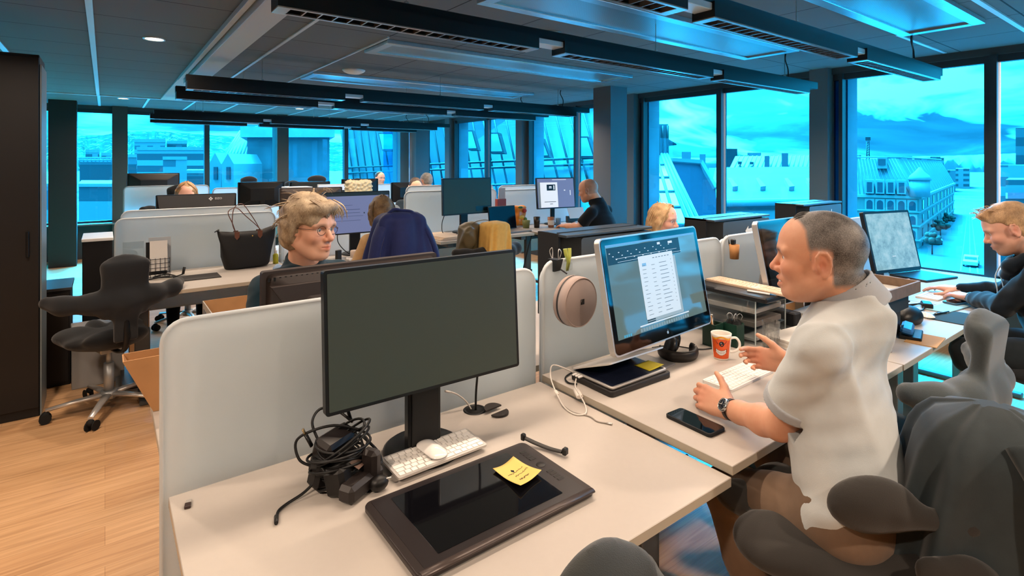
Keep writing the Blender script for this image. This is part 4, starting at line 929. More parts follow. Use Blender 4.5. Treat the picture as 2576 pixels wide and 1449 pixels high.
def back_monitors():
    r, W, T = monitor('black monitor back right behind the nearest frosted screen, before the man with glasses', (.70, 1.80), ZA, .62, .385, 1.05, PI + .02, .05, M_OFF, .0, .012, pbr('warm_black_plastic', '332b29', .5), .08, .1)
    g = MB()
    for i in range(36): x = -.29 + .0166 * i; g.box(W(x, .021, .168), (.006, .004, .012), T)
    g.build('vent_slots', M_PLB, r)
    b = MB(); b.loft([[W(x, y, z) for x, z in ((-.29, .15), (.29, .15), (.16, -.05), (-.16, -.05))] for y in (.022, .05)], True, False); b.build('back_bulge', pbr('warm_black_plastic', '332b29', .5), r)
    s = MB(); s.ab((0, 0, 0), (.001, .001, .001)); s = MB(); s.box(W(0, .055, -.03), (.26, .01, .016), T); s.build('handle_slot', M_PLB, r)
    r, W, T = monitor('black monitor back with a pale diamond logo, hiding the face of the woman behind it', (.655, 5.48), .74, .62, .37, 1.125, PI, .0, M_OFF, .0, .012, M_EIZO, .08, .11, thick=-.006)
    g = MB(); rg = []
    for i in range(25):
        u = i / 24; x = -.29 + .58 * u; rg.append((x, -.02 - .075 * (1 - (2 * u - 1) ** 2) + .1))
    p = [(x, z) for x, z in rg] + [(.3, .178), (-.3, .178)]; g.prism([(-x, z) for x, z in p], (.018, .030), T @ Matrix(((-1, 0, 0), (0, 0, 1), (0, 1, 0))), W(0, 0, 0)); g.build('curved_top_cover', pbr('monitor_cover_grey', '4a4745', .5), r)
    eizo_mark(W, T, -.1, .142, r, .0312, .017)
    r, W, T = monitor('small black monitor seen from behind, left of the white boxes', (1.85, 8.6), .74, .64, .36, 1.13, PI, 0, M_OFF, .0, .012, M_PLB, .07, .1); MB().lathe(Vector((1.85, 8.69, .91)), [(.001, 0), (.025, 0), (.025, .006), (.001, .006)], 16, rotx(PI / 2)).build('stand_badge', M_ALUS, r)
    monitor('black monitor back far left, standing before the wide left window', (.55, 9.1), .74, .62, .37, 1.26, PI, 0, M_OFF, 0, .012, pbr('monitor_back_brown', '3a312d', .5), .07, .1)
    r, W, T = monitor('black monitor back with a pale logo beside the bald man far behind', (3.35, 8.6), .74, .62, .36, 1.15, PI, 0, M_OFF, 0, .012, M_EIZO, .07, .1); eizo_mark(W, T, -.08, .13, r, .026, .012)
    monitor('dark monitor behind the cream fleece, before the far windows', (2.55, 8.6), .74, .62, .36, 1.12, PI, 0, M_OFF, 0, .012, pbr('monitor_back_blue_black', '16242a', .5), .07, .1)
    monitor('black monitor far right before the grey-haired head', (4.15, 8.55), .74, .56, .34, 1.09, PI, 0, M_OFF, 0, .012, M_PLB, .07, .1)
def front_monitors():
    r, W, T = monitor('monitor with a lavender page before the woman with the blue jacket', (1.86, 4.93), .74, .63, .385, 1.13, .0, .04, M_UIL, .02, .012, None, .1, .12)
    marks('dark_title_band', W, T, [(0, .168, .606, .03)], M_UID, r); marks('page_lines', W, T, [(-.12, .03, .28, .006), (-.08, .0, .2, .005), (-.1, -.03, .3, .004), (-.1, -.07, .25, .004), (-.14, .07, .18, .004)], glow('ui_line', '6f7aa8', .4), r); marks('page_dots', W, T, [(.06, -.005, .01, .012), (.14, -.01, .01, .012)], M_UID, r)
    m = monitor('dark grey-brown monitor standing left of the lavender monitor', (1.62, 5.4), .74, .6, .37, 1.16, PI, 0, M_OFF, 0, .012, pbr('monitor_back_brown', '3a312d', .5), .07, .1)[0]
    r, W, T = monitor('switched-off greenish monitor on the raised desk beside the black laptop', (2.99, 4.84), .865, .61, .375, 1.245, .05, .03, M_OFFT, .02, .014, None, .09, .12); marks('screen_reflection', W, T, [(.19, -.135, .19, .05)], pbr('screen_dark_patch', '0d1616', .3), r)
    r, W, T = monitor('monitor showing a white page and a lavender panel, before the man in the black shirt', (4.23, 4.86), .865, .535, .36, 1.235, -.12, .1, M_UIL, .02, .012, None, .05, .1)
    marks('page', W, T, [(-.1, -.02, .24, .29)], M_UIP, r); marks('page_picture', W, T, [(-.07, .065, .12, .07)], M_PLB, r, -.0152); marks('page_picture_marks', W, T, [(-.08, .075, .035, .01), (-.08, .06, .04, .008), (-.03, .065, .014, .05), (-.155, .06, .008, .04)], M_UIP, r, -.0156); marks('page_line', W, T, [(-.09, -.1, .16, .006), (-.075, -.125, .04, .006)], M_UID, r, -.0152); marks('panel_marks', W, T, [(.12, .03, .02, .012), (.2, .0, .01, .06), (.05, .155, .2, .006)], M_UIP, r); marks('grey_margin', W, T, [(-.235, -.02, .03, .3)], M_UIT, r)
    r, W, T = monitor('white monitor page with dark marks beside the man whose forehead shows over the screen', (2.72, 8.0), .74, .55, .36, 1.1, 0, 0, M_UIP, .02, .012, M_WHITE, .05, .1)
    marks('page_marks', W, T, [(-.15, .12 - .04 * i, .03, .02) for i in range(6)], M_UID, r); marks('dark_panel', W, T, [(.08, .03, .2, .12)], pbr('ui_slate', '2b3a45', .4), r)
back_monitors(); front_monitors()
HD = .20
def hooded(x0, x1, y, ztop, zdesk, lab):
    """monitor seen from behind inside a black light hood, with an arrow mark on the back"""
    r = thing('hooded_monitor', lab, 'monitor', ((x0 + x1) / 2, y + .1, zdesk), 'hooded monitors'); w = x1 - x0; h = .40; z0 = ztop - h; g = MB()
    grey = pbr('hood_monitor_back', '3f4448', .42); bx = x0 + .10
    g.prism(rrect(x1 - bx, h - .03, .015, 3), (-.02, .02), Matrix(((1, 0, 0), (0, 0, -1), (0, 1, 0))), ((bx + x1) / 2, y + .02, z0 + h / 2 - .005)); g.build('back_panel', grey, r)
    b = MB(); b.add([(x0 + .012, y + .09, z0), (bx, y, z0 + .01), (bx, y, ztop - .02), (x0 + .012, y + .09, ztop - .012), (x0 + .012, y + .12, z0), (bx, y + .04, z0 + .01), (bx, y + .04, ztop - .02), (x0 + .012, y + .12, ztop - .012)], [(0, 1, 2, 3), (4, 7, 6, 5), (0, 4, 5, 1), (1, 5, 6, 2), (2, 6, 7, 3), (3, 7, 4, 0)]); b.build('bevel_cheek', M_PLB, r)
    felt = pbr('hood_felt_black', '0d0e10', .75)
    MB().ab((x0, y + .05, z0), (x0 + .012, y + HD, ztop)).build('hood_side', felt, r); MB().ab((x1 - .012, y + .05, z0), (x1, y + HD, ztop)).build('hood_side', felt, r)
    t_ = MB(); t_.ab((x0, y - .005, ztop - .012), (x1, y + HD, ztop), .002); tp = t_.build('hood_top', pbr('hood_top_grey', '34393d', .32), r); l = MB(); l.ab((x0 + .02, y + .08, ztop), (x1 - .02, y + .084, ztop + .003)); l.build('hood_hinge', M_PLB, tp)
    cut = MB(); cx = (bx + x1) / 2 + .03; X = Matrix(((1, 0, 0), (0, 0, -1), (0, 1, 0))); cut.prism([(-.17, .03), (-.12, .03), (-.09, .0), (.1, .0), (.13, .03), (.2, .03), (.2, -.05), (-.17, -.05)], (0, .003), X, (cx, y - .001, z0 + .2)); cut.build('handle_recess', M_PLB, r)
    a = MB(); a.prism([(-.055, .0), (-.02, .03), (-.02, .012), (.05, .02), (.055, .036), (.062, .036), (.062, -.016), (.05, -.012), (-.02, -.012), (-.02, -.03)], (0, .001), X, (cx + .0, y - .001, z0 + h - .09)); a.build('arrow_mark', pbr('logo_white', 'e9e6e0', .5), r)
    s = MB(); s.box(((x0 + x1) / 2, y + .1, (zdesk + z0) / 2 + .05), (.1, .04, z0 - zdesk + .1), None, .004); s.build('neck', M_PLM, r); s = MB(); s.lathe(((x0 + x1) / 2, y + .1, zdesk), [(.001, .014), (.12, .014), (.13, .006), (.13, 0)], 28); s.build('stand_base', M_PLM, r)
hooded(1.69, 2.30, 1.85, 1.25, ZB, 'nearest black hooded monitor with an arrow mark, left of the blond woman'); hooded(2.86, 3.49, 1.85, 1.248, ZB, 'middle hooded monitor with a white arrow mark, right of the blond woman'); hooded(3.95, 4.57, 1.85, 1.29, ZB, 'farthest hooded monitor with a white arrow mark, near the dark window column')
# ---------------------------------------------------------------- saddle chairs
def saddle_parts():
    s = SDF(); s.ell((0, .02, 0), (.23, .20, .06), k=.03).ell((.14, .16, .015), (.11, .11, .05), k=.05).ell((-.14, .16, .015), (.11, .11, .05), k=.05).ell((0, -.14, .03), (.17, .08, .055), k=.05).ell((0, .24, .075), (.06, .14, .07), k=.04, op='sub').ell((0, .25, .02), (.05, .1, .05), k=.04)
    seat = s.mesh((-.3, -.3, -.12), (.3, .36, .14), .010)
    b = SDF(); b.box((0, .02, .28), (.25, .05, .34), .022, rotx(-.10), k=.02).ell((0, .0, .43), (.105, .03, .06), k=.06)
    for q in (-1, 1): b.chain([(0, .01, .20), (q * .16, .0, .215), (q * .29, -.045, .225), (q * .35, -.10, .245)], [.065, .055, .048, .036], k=.05)
    b.box((0, .03, .06), (.13, .03, .2), .014, k=.04)
    back = b.mesh((-.42, -.18, -.08), (.42, .12, .54), .010)
    return seat, back
SEAT_M, BACK_M = saddle_parts()
def saddle_chair(lab, x, y, yaw, sh=.50, bh=None, mat=None, mat_seat=None, wing=1.):
    """saddle chair: forked seat, T-shaped backrest with wings; yaw 0 faces +Y"""
    r = thing('saddle_chair', lab, 'chair', (x, y, 0)); r.rotation_euler = (0, 0, yaw); bh = sh + .03 if bh is None else bh
    off = np.array((x, y, 0), np.float32); mat = mat or pbr('chair_wool_black', '15171a', .95, bump=.3, bscale=500, sheen=.2)
    np_obj('seat', SEAT_M[0] + off + np.array((0, 0, sh), np.float32), SEAT_M[1], mat_seat or mat, r)
    np_obj('backrest', BACK_M[0] * np.array((wing, -1, 1), np.float32) + off + np.array((0, -.25, bh), np.float32), BACK_M[1][:, ::-1], mat, r)
    P = lambda a, b, c: (x + a, y + b, c)
    g = MB(); g.tube(spline([P(0, -.02, sh - .06), P(0, -.2, sh - .05), P(0, -.29, sh + .02), P(0, -.285, bh + .12)], 5), .018, 8, flat=.6); g.build('back_support', M_PLM, r)
    g = MB(); g.cyl(P(0, 0, .1), P(0, 0, .30), .028, n=16); g.cyl(P(0, 0, .28), P(0, 0, sh - .04), .016, n=12); g.box(P(0, 0, sh - .06), (.14, .16, .04), None, .008); g.build('gas_column', M_LEGL, r)
    a = MB(); a.cyl(P(0, 0, .075), P(0, 0, .125), .045, n=16); hub = a.build('base_hub', M_LEGL, r)
    for k in range(5):
        t = 2 * PI * k / 5 + .35; c, s = math.cos(t), math.sin(t); l = MB(); l.tube([P(.03 * c, .03 * s, .10), P(.17 * c, .17 * s, .092), P(.31 * c, .31 * s, .076)], [.028, .022, .017], 8, flat=.6); l.build('base_leg', M_ALUS, r)
        w = MB(); px, py = .31 * c, .31 * s
        for d in (-.018, .018): w.cyl(P(px - d * s - .007 * -s * -1, py + d * c, .03), P(px - d * s + .012 * -s, py + d * c + .012 * c, .03), .03, n=14)
        w.sph(P(px, py, .05), (.022, .022, .02), 6); w.build('caster', M_RUB, r)
    return r
M_WOOLB = pbr('chair_wool_black', '15171a', .95, bump=.3, bscale=500, sheen=.2); M_WOOLG = pbr('chair_wool_grey', '3c4447', .95, bump=.4, bscale=600, sheen=.3, vary=.08, vscale=200); M_WOOLBR = pbr('chair_wool_brown', '2b2825', .95, bump=.3, bscale=500, sheen=.2)
# ================================================================ people
V3 = lambda *a: np.array(a, np.float32)
def unit(v): v = np.asarray(v, np.float32); return v / (np.linalg.norm(v) + 1e-9)
def head_frame(yaw, pitch=0., roll=0.):
    """columns: forward, left, up; yaw clockwise from +Y, pitch > 0 looks down"""
    f = V3(math.sin(yaw) * math.cos(pitch), math.cos(yaw) * math.cos(pitch), -math.sin(pitch))
    l = V3(-math.cos(yaw), math.sin(yaw), 0); u = np.cross(f, l)
    if roll:
        c, s = math.cos(roll), math.sin(roll); l, u = l * c + u * s, u * c - l * s
    return np.stack([f, l, u], 1)
def skin_mat(name, base, red, dark, hair=('2f2c2b', '8a8581')):
    m, t = newmat(name); tc = t.n('ShaderNodeTexCoord').outputs['Object']
    a = t.n('ShaderNodeAttribute', attribute_name='red').outputs['Fac']; d = t.n('ShaderNodeAttribute', attribute_name='dark').outputs['Fac']
    nz = t.noise(tc, 60, 4, .6); fine = t.noise(tc, 900, 2)
    c = t.mix(t.math('MULTIPLY', nz, .35), lin(base), lin(red)); c = t.mix(a, c, lin(red)); c = t.mix(d, c, lin(dark))
    ha = t.n('ShaderNodeAttribute', attribute_name='hair').outputs['Fac']; hn = t.noise(tc, 420, 3, .7); hb = t.noise(tc, 28, 3)
    hm_ = t.math('SMOOTH_MIN', t.math('MAXIMUM', t.math('ADD', t.math('MULTIPLY', ha, 1.7), t.math('MULTIPLY_ADD', hn, 1.1, -1.1)), 0.0), 1.0, .1)
    c = t.mix(hm_, c, t.ramp(t.math('MULTIPLY_ADD', hb, .4, t.math('MULTIPLY', hn, .6)), [(.36, lin(hair[0])), (.62, lin(hair[1]))]))
    b = t.n('ShaderNodeBsdfPrincipled'); t.set(b.inputs['Base Color'], c); b.inputs['Roughness'].default_value = .5; b.inputs['Specular IOR Level'].default_value = .4
    bp = t.n('ShaderNodeBump', i_Strength=.12); bp.inputs['Distance'].default_value = .001; t.set(bp.inputs['Height'], fine); t.set(b.inputs['Normal'], bp)
    t.n('ShaderNodeOutputMaterial', i_0=b); return m
def add_head(S, c, M, o):
    """skull, jaw, nose, lips, lids and ears"""
    g = lambda f, l, u: c + M @ V3(f, l, u); jw = o.get('jaw', 1.); E = lambda p, r, k=.01, op='add': S.ell(g(*p), r, M, k, op)
    E((-.018, 0, .032), (.101, .0775, .090), .02); E((.022, 0, -.045), (.066, .060 * jw, .080), .03); E((.035, 0, .03), (.058, .062, .075), .03)
    for s in (-1, 1):
        S.cone(g(-.022, s * .056 * jw, -.052), g(.052, s * .026 * jw, -.100), .020, .019, .03)
        E((.056, s * .040, -.030), (.030, .026, .024), .02); S.cone(g(.084, s * .014, .022), g(.070, s * .052, .020), .011, .011, .014)
        E((.093, s * .031, .000), (.021, .020, .013), .012, 'sub'); E((.0665, s * .0315, .0005), (.0165, .0175, .0155), .003)
        E((.084, s * .0325, -.0008), (.016, .0142, .0066), .0006, 'sub')
    E((.068, 0, -.100), (.024, .026 * jw, .022), .022); S.cone(g(.082, 0, .012), g(.108, 0, -.030), .0085, .0115, .008); E((.108, 0, -.033), (.0125, .0125, .011), .006)
    for s in (-1, 1): E((.095, s * .0135, -.037), (.013, .0085, .009), .005); E((.099, s * .0075, -.0455), (.006, .0035, .004), .003, 'sub')
    E((.078, 0, -.066), (.020, .030, .022), .016); mo = o.get('mouth', 0.)
    for s in (-1, 1): S.cone(g(.0975, 0, -.0625), g(.081, s * .024, -.068), .0062, .0035, .004)
    S.chain([g(.083, -.022, -.0715 - mo * .5), g(.0945, 0, -.0765 - mo), g(.083, .022, -.0715 - mo * .5)], [.0035, .0072, .0035], .005)
    S.chain([g(.087, -.025, -.069 - mo * .3), g(.104, 0, -.0692 - mo * .45), g(.087, .025, -.069 - mo * .3)], [.0012 + mo * .3, .0016 + mo * .45, .0012 + mo * .3], .002, 'sub')
    for s in (-1, 1):
        A = M @ np.array(rotz(s * .42) @ roty(.18)); p = g(-.020, s * .083, -.008); q = lambda f, l, u: p + A @ V3(f, s * l, u)
        S.ell(p, (.0190, .0065, .0300), A, .005); S.cone(g(-.008, s * .072, .006), g(-.006, s * .074, -.022), .009, .009, .008)
        rim = [q(.012, .002, .006), q(.011, .004, .022), q(.0, .005, .0315), q(-.012, .006, .0275), q(-.0185, .006, .012), q(-.018, .006, -.004), q(-.011, .005, -.020), q(-.001, .004, -.030)]; S.chain(rim, [.0035, .0042, .0045, .0046, .0045, .0042, .004, .0055], .003)
        S.ell(q(.002, .007, -.002), (.0085, .0075, .0125), A, .004, 'sub'); S.ell(q(-.003, .009, .015), (.009, .0055, .009), A, .004, 'sub'); S.ell(q(.004, .003, -.029), (.008, .0055, .009), A, .005); S.ell(q(.0115, .004, -.006), (.004, .004, .006), A, .003)
    if 'crop' in o: E((-.018, 0, .034), (.101 + o['crop'], .0775 + o['crop'] * .6, .090 + o['crop']), .012)
def skin_attr(v, c, M, o, hands=()):
    q = (v - c) @ M; f, l, u = q.T; r = np.zeros(len(v), np.float32)
    G = lambda p, s: np.exp(-(((q - np.array(p)) / np.array(s)) ** 2).sum(1))
    r += .95 * G((.096, 0, -.070), (.02, .026, .010)) * (f > .07) + .5 * G((.108, 0, -.034), (.02, .02, .018))
    for s in (-1, 1): r += .45 * G((.062, s * .045, -.028), (.03, .022, .022)) + .5 * G((-.016, s * .084, -.01), (.022, .012, .035))
    for h in hands: r += .4 * np.exp(-((v - h) ** 2).sum(1) / .04 ** 2)
    d = o.get('stubble', 0) * np.clip((-.045 - u) / .03, 0, 1) * np.clip((f + .02) / .04, 0, 1) * (u > -.135)
    for s in (-1, 1):  # brows
        x = l * s; d = np.maximum(d, .95 * np.exp(-((x - .034) / .019) ** 4 - ((u - .021 + .12 * np.maximum(x - .034, 0)) / .0062) ** 2) * (f > .04) * o.get('brow', 1))
    for s in (-1, 1): d = np.maximum(d, .85 * G((.081, s * .033, .0062), (.012, .015, .0024)))
    hr = o['scalp'](f, l, u) if 'scalp' in o else np.zeros(len(v))
    return {'red': np.clip(r, 0, 1), 'dark': np.clip(d, 0, 1), 'hair': np.clip(hr, 0, 1)}
def add_hand(S, w, D, N, side, curl, thumb=.4, sc=1., spread=1.):
    """palm with four bent fingers and a thumb leaving its side; side=+1: thumb on D x N, curl per finger"""
    D = unit(D); N = unit(N - D * (np.dot(N, D))); T = np.cross(D, N) * side; at = lambda d, t, n: w + (D * d + T * t + N * n) * sc
    fing = ((.026, .092, (.044, .027, .021), .0092), (.007, .096, (.048, .030, .022), .0094), (-.0125, .091, (.044, .028, .021), .0088), (-.031, .081, (.034, .021, .019), .0078))
    for t, kn, Ls, r in fing: S.cone(at(.0, t * .55, 0), at(kn, t, .003), .0155 * sc, (r + .0022) * sc, .012)
    S.ell(at(.05, 0, -.005), (.046 * sc, .038 * sc, .0155 * sc), np.stack([D, T, N], 1), .012)
    S.ell(at(.032, .022, -.013), (.032 * sc, .018 * sc, .016 * sc), np.stack([D, T, N], 1), .012)
    for (t, kn, Ls, r), cv in zip(fing, curl):
        p = at(kn, t, .003); a = cv * .75; sp = t * 1.5 * spread; rr = r
        for i, L in enumerate(Ls):
            d = D * math.cos(a) - N * math.sin(a) + T * sp * math.cos(a); d = unit(d); e = p + d * L * sc; S.cone(p, e, rr * sc, rr * .88 * sc, .0035 if i else .009); p = e; rr *= .88; a += cv * (1.0 if i == 0 else .7)
    b0, b1 = at(.018, .024, -.010), at(.05, .046 + .012 * (1 - thumb), -.014 - .012 * thumb); d = unit(D * .75 + T * (.75 - thumb) - N * .3 * thumb); e = b1 + d * .030 * sc; e2 = e + unit(d + D * .45 + N * .05) * .024 * sc
    S.cone(b0, b1, .0165 * sc, .0125 * sc, .012); S.cone(b1, e, .0115 * sc, .0100 * sc, .005); S.cone(e, e2, .0098 * sc, .0075 * sc, .003)
    return at(.1, 0, 0)
def eyes(c, M, par, iris='4a3a2a'):
    g = lambda f, l, u: c + M @ V3(f, l, u); m = pbr('eye_white', 'e9e4df', .15); k = MB()
    mi = pbr('iris_' + iris, iris, .1)
    for s in (-1, 1):
        e = MB(); e.sph(g(.0680, s * .0318, 0), .0130, 8); e.cur = 1; e.sph(g(.0784, s * .0318, -.0005), (.0035, .0056, .0056), 6, Matrix(M.tolist())); e.build('eye', [m, mi], par)
def glasses(c, M, par, col, r=.022, asp=.8, wire=.0011, name='glasses'):
    g = lambda f, l, u: Vector((c + M @ V3(f, l, u)).tolist()); m = pbr('spectacle_' + col, col, .3, .5); k = MB()
    for s in (-1, 1):
        pts = [g(.092 - .10 * abs(r * math.cos(a) * .4), s * (.032 + r * math.cos(a)), -.001 + r * asp * math.sin(a)) for a in np.linspace(0, 2 * PI, 28)[:-1]]
        k.tube(pts, wire, 6, closed=True); k.tube(spline([g(.085, s * (.032 + r), .003), g(.078, s * .071, .004), g(.03, s * .080, .004), g(-.015, s * .083, .003), g(-.03, s * .081, -.012)], 5), wire * 1.05, 6)
    k.tube(spline([g(.091, -.011, .001), g(.099, 0, .005), g(.091, .011, .001)], 4), wire, 6); fr = k.build(name, m, par)
    ln = MB()
    for s in (-1, 1): ln.add([g(.0915 - .10 * abs(r * math.cos(a) * .4), s * (.032 + r * .97 * math.cos(a)), -.001 + r * asp * .97 * math.sin(a)) for a in np.linspace(0, 2 * PI, 21)[:-1]], [tuple(range(20))])
    ln.build('lenses', mat_glass_once(), fr)
def mat_glass_once():
    if 'clear_glass' not in MATS: mat_glass('clear_glass', (.96, .97, .97, 1), .05)
    return MATS['clear_glass']
PEOPLE = []
def folds(seed, n, f, amp, A):
    """soft ridges: cloth drawn into diagonal folds"""
    rg = np.random.RandomState(seed); D = []; ph = rg.uniform(0, 6.28, n)
    for i in range(n):
        a = rg.uniform(.1, .55) * rg.choice((-1, 1)); D.append((A[:, 0] * rg.uniform(.3, 1) * rg.choice((-1, 1)) + A[:, 1] * rg.uniform(-1, 1) + A[:, 2] * math.sin(a)) * f * rg.uniform(.5, 1.))
    D = np.array(D, np.float32); w = sines(seed + 50, 5, 9, 1.2); m = sines(seed + 80, 4, 11, 1.)
    def fn(P):
        s = np.abs(np.sin(P @ D.T + ph.astype(np.float32) + w(P)[:, None])); r = np.exp(-s * s * 9)
        return (-(r.sum(1) - .12 * n) * amp * np.clip(.45 + .7 * m(P), 0, 1.2)).astype(np.float32)
    return fn
def torso_frame(pel, neck, left):
    u = unit(neck - pel); l = unit(left - u * np.dot(left, u)); f = np.cross(l, u); return np.stack([l, f, u], 1)
def person(lab, cfg):
    """cfg: joints in room coordinates; returns the root Empty"""
    J = {k: V3(*v) for k, v in cfg['j'].items()}; o = cfg.get('o', {}); c = J['head']; M = head_frame(*cfg['hd']); h = cfg.get('h', .005)
    r = thing('person', lab, 'person', (float(J['pel'][0]), float(J['pel'][1]), float(cfg.get('base', 0.)))); S = SDF(); add_head(S, c, M, o)
    lf = unit(J['sl'] - J['sr']); A = torso_frame(J['pel'], J['neck'], lf); sl, sr = J['sl'], J['sr']; nk = o.get('neck', .056)
    S.cone(c + M @ V3(-.044, 0, -.045), J['neck'], nk - .002, nk + .006, .022); mid = (sl + sr) / 2
    S.cone(J['neck'], mid - A[:, 2] * .1, .05, .08, .03)
    for q in (sl, sr): S.cone(J['neck'] - A[:, 2] * .045, q, .034, .036, .02)
    S.chain([mid - A[:, 2] * .1, (mid + J['pel']) / 2, J['pel']], [.10, .095, .10], .04); hands = []
    for sd, e, w in (('l', 'el', 'wl'), ('r', 'er', 'wr')):
        if e not in J: continue
        s_, e_, w_ = J['s' + sd], J[e], J[w]
        S.cone(s_, e_, .038, .039, .02); S.chain([e_, e_ + (w_ - e_) * .3, e_ + (w_ - e_) * .75, w_], [.039, .041, .031, .0265], .02)
        hd = cfg.get('h' + sd)
        if hd: hands.append(add_hand(S, w_, V3(*hd[0]), V3(*hd[1]), hd[2], hd[3], *hd[4:]))
    if 'cutz' in cfg: S.cut((0, 0, cfg['cutz']), (0, 0, -1))
    allp = np.stack([v for k, v in J.items() if k not in ('kl', 'kr', 'al', 'ar', 'hl', 'hr')]); lo, hi = allp.min(0) - .2, allp.max(0) + .2
    v, f = S.mesh(lo, hi, h); body = np_obj('body', v, f, cfg['skin'], r, skin_attr(v, c, M, o, hands)); eyes(c, M, r, o.get('iris', '4a3a2a'))
    # garment on the upper body
    T = SDF(); t = cfg['top']; th = t.get('fat', 1.); C = mid - A[:, 2] * .13; B = (J['pel'] * .45 + mid * .55) - A[:, 2] * .05; W = lambda p, l, f, u: p + A @ V3(l, f, u)
    T.ell(W(C, 0, .005, 0), (.170 * th, .120 * th, .20), A, .04).ell(W(B, 0, .01, 0), (.155 * th, .125 * th, .19), A, .05).ell(W(J['pel'], 0, 0, .02), (.172 * th, .130 * th, .26), A, .05)
    for q in (sl, sr): T.cone(J['neck'] - A[:, 2] * .055, q + A[:, 2] * .004, .058, .056, .03)
    T.cone(J['neck'] - A[:, 2] * .01, J['neck'] - A[:, 2] * .1, nk + .012, .09, .04); sv = t.get('sleeve', 1.)
    for sd, e, w in (('l', 'el', 'wl'), ('r', 'er', 'wr')):
        if e not in J: continue
        s_, e_, w_ = J['s' + sd], J[e], J[w]
        if sv <= 1: T.cone(s_, s_ + (e_ - s_) * sv, .062, t.get('cuffr', .062), .014)
        else:
            wv = e_ + (w_ - e_) * (sv - 1); T.cone(s_, e_, .062, .052, .016); T.chain([e_, e_ + (wv - e_) * .4, wv], [.052, .05, .036], .015)
            T.cone(wv, wv + (w_ - e_) * .3, .028, .026, .004, 'sub')
        if sv <= 1:
            p = s_ + (e_ - s_) * sv; T.cut(p + unit(e_ - s_) * .03, e_ - s_, .006) if False else T._a((lambda p_, n_: (lambda P: np.maximum(np.maximum(-((P - p_) @ n_), (P - p_) @ n_ - .06), np.sqrt(np.maximum(((P - p_) ** 2).sum(1) - ((P - p_) @ n_) ** 2, 0)) - .074)))(p, unit(e_ - s_)), .004, 'sub')
    up = unit(unit(c - J['neck']) * .45 + A[:, 2] * .55); T.cone(J['neck'] - up * .06, J['neck'] + up * t.get('colh', .012), nk + .020, nk + .010, .03); T._a((lambda a_, n_, A_: (lambda P: np.maximum(np.sqrt((((P - a_) - ((P - a_) @ n_)[:, None] * n_) ** 2).sum(1)) - nk - .005, -((P - a_) @ n_) - .03)))(J['neck'], up, A), .006, 'sub')
    T._a((lambda a_, n_: (lambda P: np.maximum(-((P - a_) @ n_), np.sqrt(((P - a_) ** 2).sum(1)) - .13)))(J['neck'] + up * t.get('colh', .012), up), .006, 'sub'); T.cut(J['pel'] - A[:, 2] * t.get('hem', .04), -A[:, 2], .01)
    amp = t.get('fold', .004); d1 = folds(3 + len(PEOPLE), 4, 30, amp, A); d2 = sines(9, 8, 75, amp * .22)
    v, f = T.mesh(lo - .1, hi + .1, t.get('h', h * 1.3), lambda P: d1(P) + d2(P)); np_obj(t['name'], v, f, t['mat'], r)
    if 'kl' not in J:
        fw_ = unit(A[:, 1] * V3(1, 1, 0)); sl_ = cfg.get('base_z', 0.)
        for q, sg in (('l', 1), ('r', -1)):
            hp = J['pel'] + A[:, 0] * sg * .085 - V3(0, 0, .03); kn = hp + fw_ * .38 + A[:, 0] * sg * .04 - V3(0, 0, .03); J['h' + q] = hp; J['k' + q] = kn; J['a' + q] = V3(kn[0] - fw_[0] * .08, kn[1] - fw_[1] * .08, .125)
        cfg['legs'] = dict(name='trousers', mat=cloth('dark_trousers', '1b1e22', .1)); cfg['toe'] = tuple(fw_)
    if 'kl' in J:  # trousers, shins, shoes
        K = SDF(); tr = cfg['legs']; K.ell(J['pel'] + A[:, 2] * -.01, (.168, .13, .13), A, .04)
        for s_ in ('l', 'r'):
            hp, kn, an = J['h' + s_], J['k' + s_], J['a' + s_]; K.chain([hp, hp + (kn - hp) * .5, kn], [.094, .082, .066], .035)
            cut_ = tr.get('to', 1.); K.chain([kn, kn + (an - kn) * .35 * cut_, kn + (an - kn) * cut_], [.066, .066 if cut_ == 1 else .062, tr.get('cuff', .052)], .02)
        ap = np.stack([J[k] for k in ('hl', 'hr', 'kl', 'kr', 'al', 'ar', 'pel')]); d3 = sines(5, 7, 34, .0035, (1, 1, .6))
        v, f = K.mesh(ap.min(0) - .2, ap.max(0) + .2, .008, d3); np_obj(tr['name'], v, f, tr['mat'], r)
        for s_ in ('l', 'r'):
            an = J['a' + s_]; fd = unit(V3(*cfg['toe'])); Q = SDF(); Q.chain([an + V3(0, 0, .02), an - V3(0, 0, .05) + fd * -.01, an - V3(0, 0, .062) + fd * .10, an - V3(0, 0, .066) + fd * .16], [.046, .048, .042, .034], .02).cut(an - V3(0, 0, .095), (0, 0, -1))
            v, f = Q.mesh(an - .25, an + .25, .008); np_obj('shoe', v, f, tr.get('shoe', M_PLB), r)
            if tr.get('to', 1.) < 1:
                Q = SDF(); kn = J['k' + s_]; Q.chain([kn, kn + (an - kn) * .35, an], [.05, .055, .038], .02); v, f = Q.mesh(np.minimum(kn, an) - .1, np.maximum(kn, an) + .1, .009); np_obj('shin', v, f, cfg['skin'], r)
    PEOPLE.append((J['pel'], A[:, 1]))
    return r, c, M, A
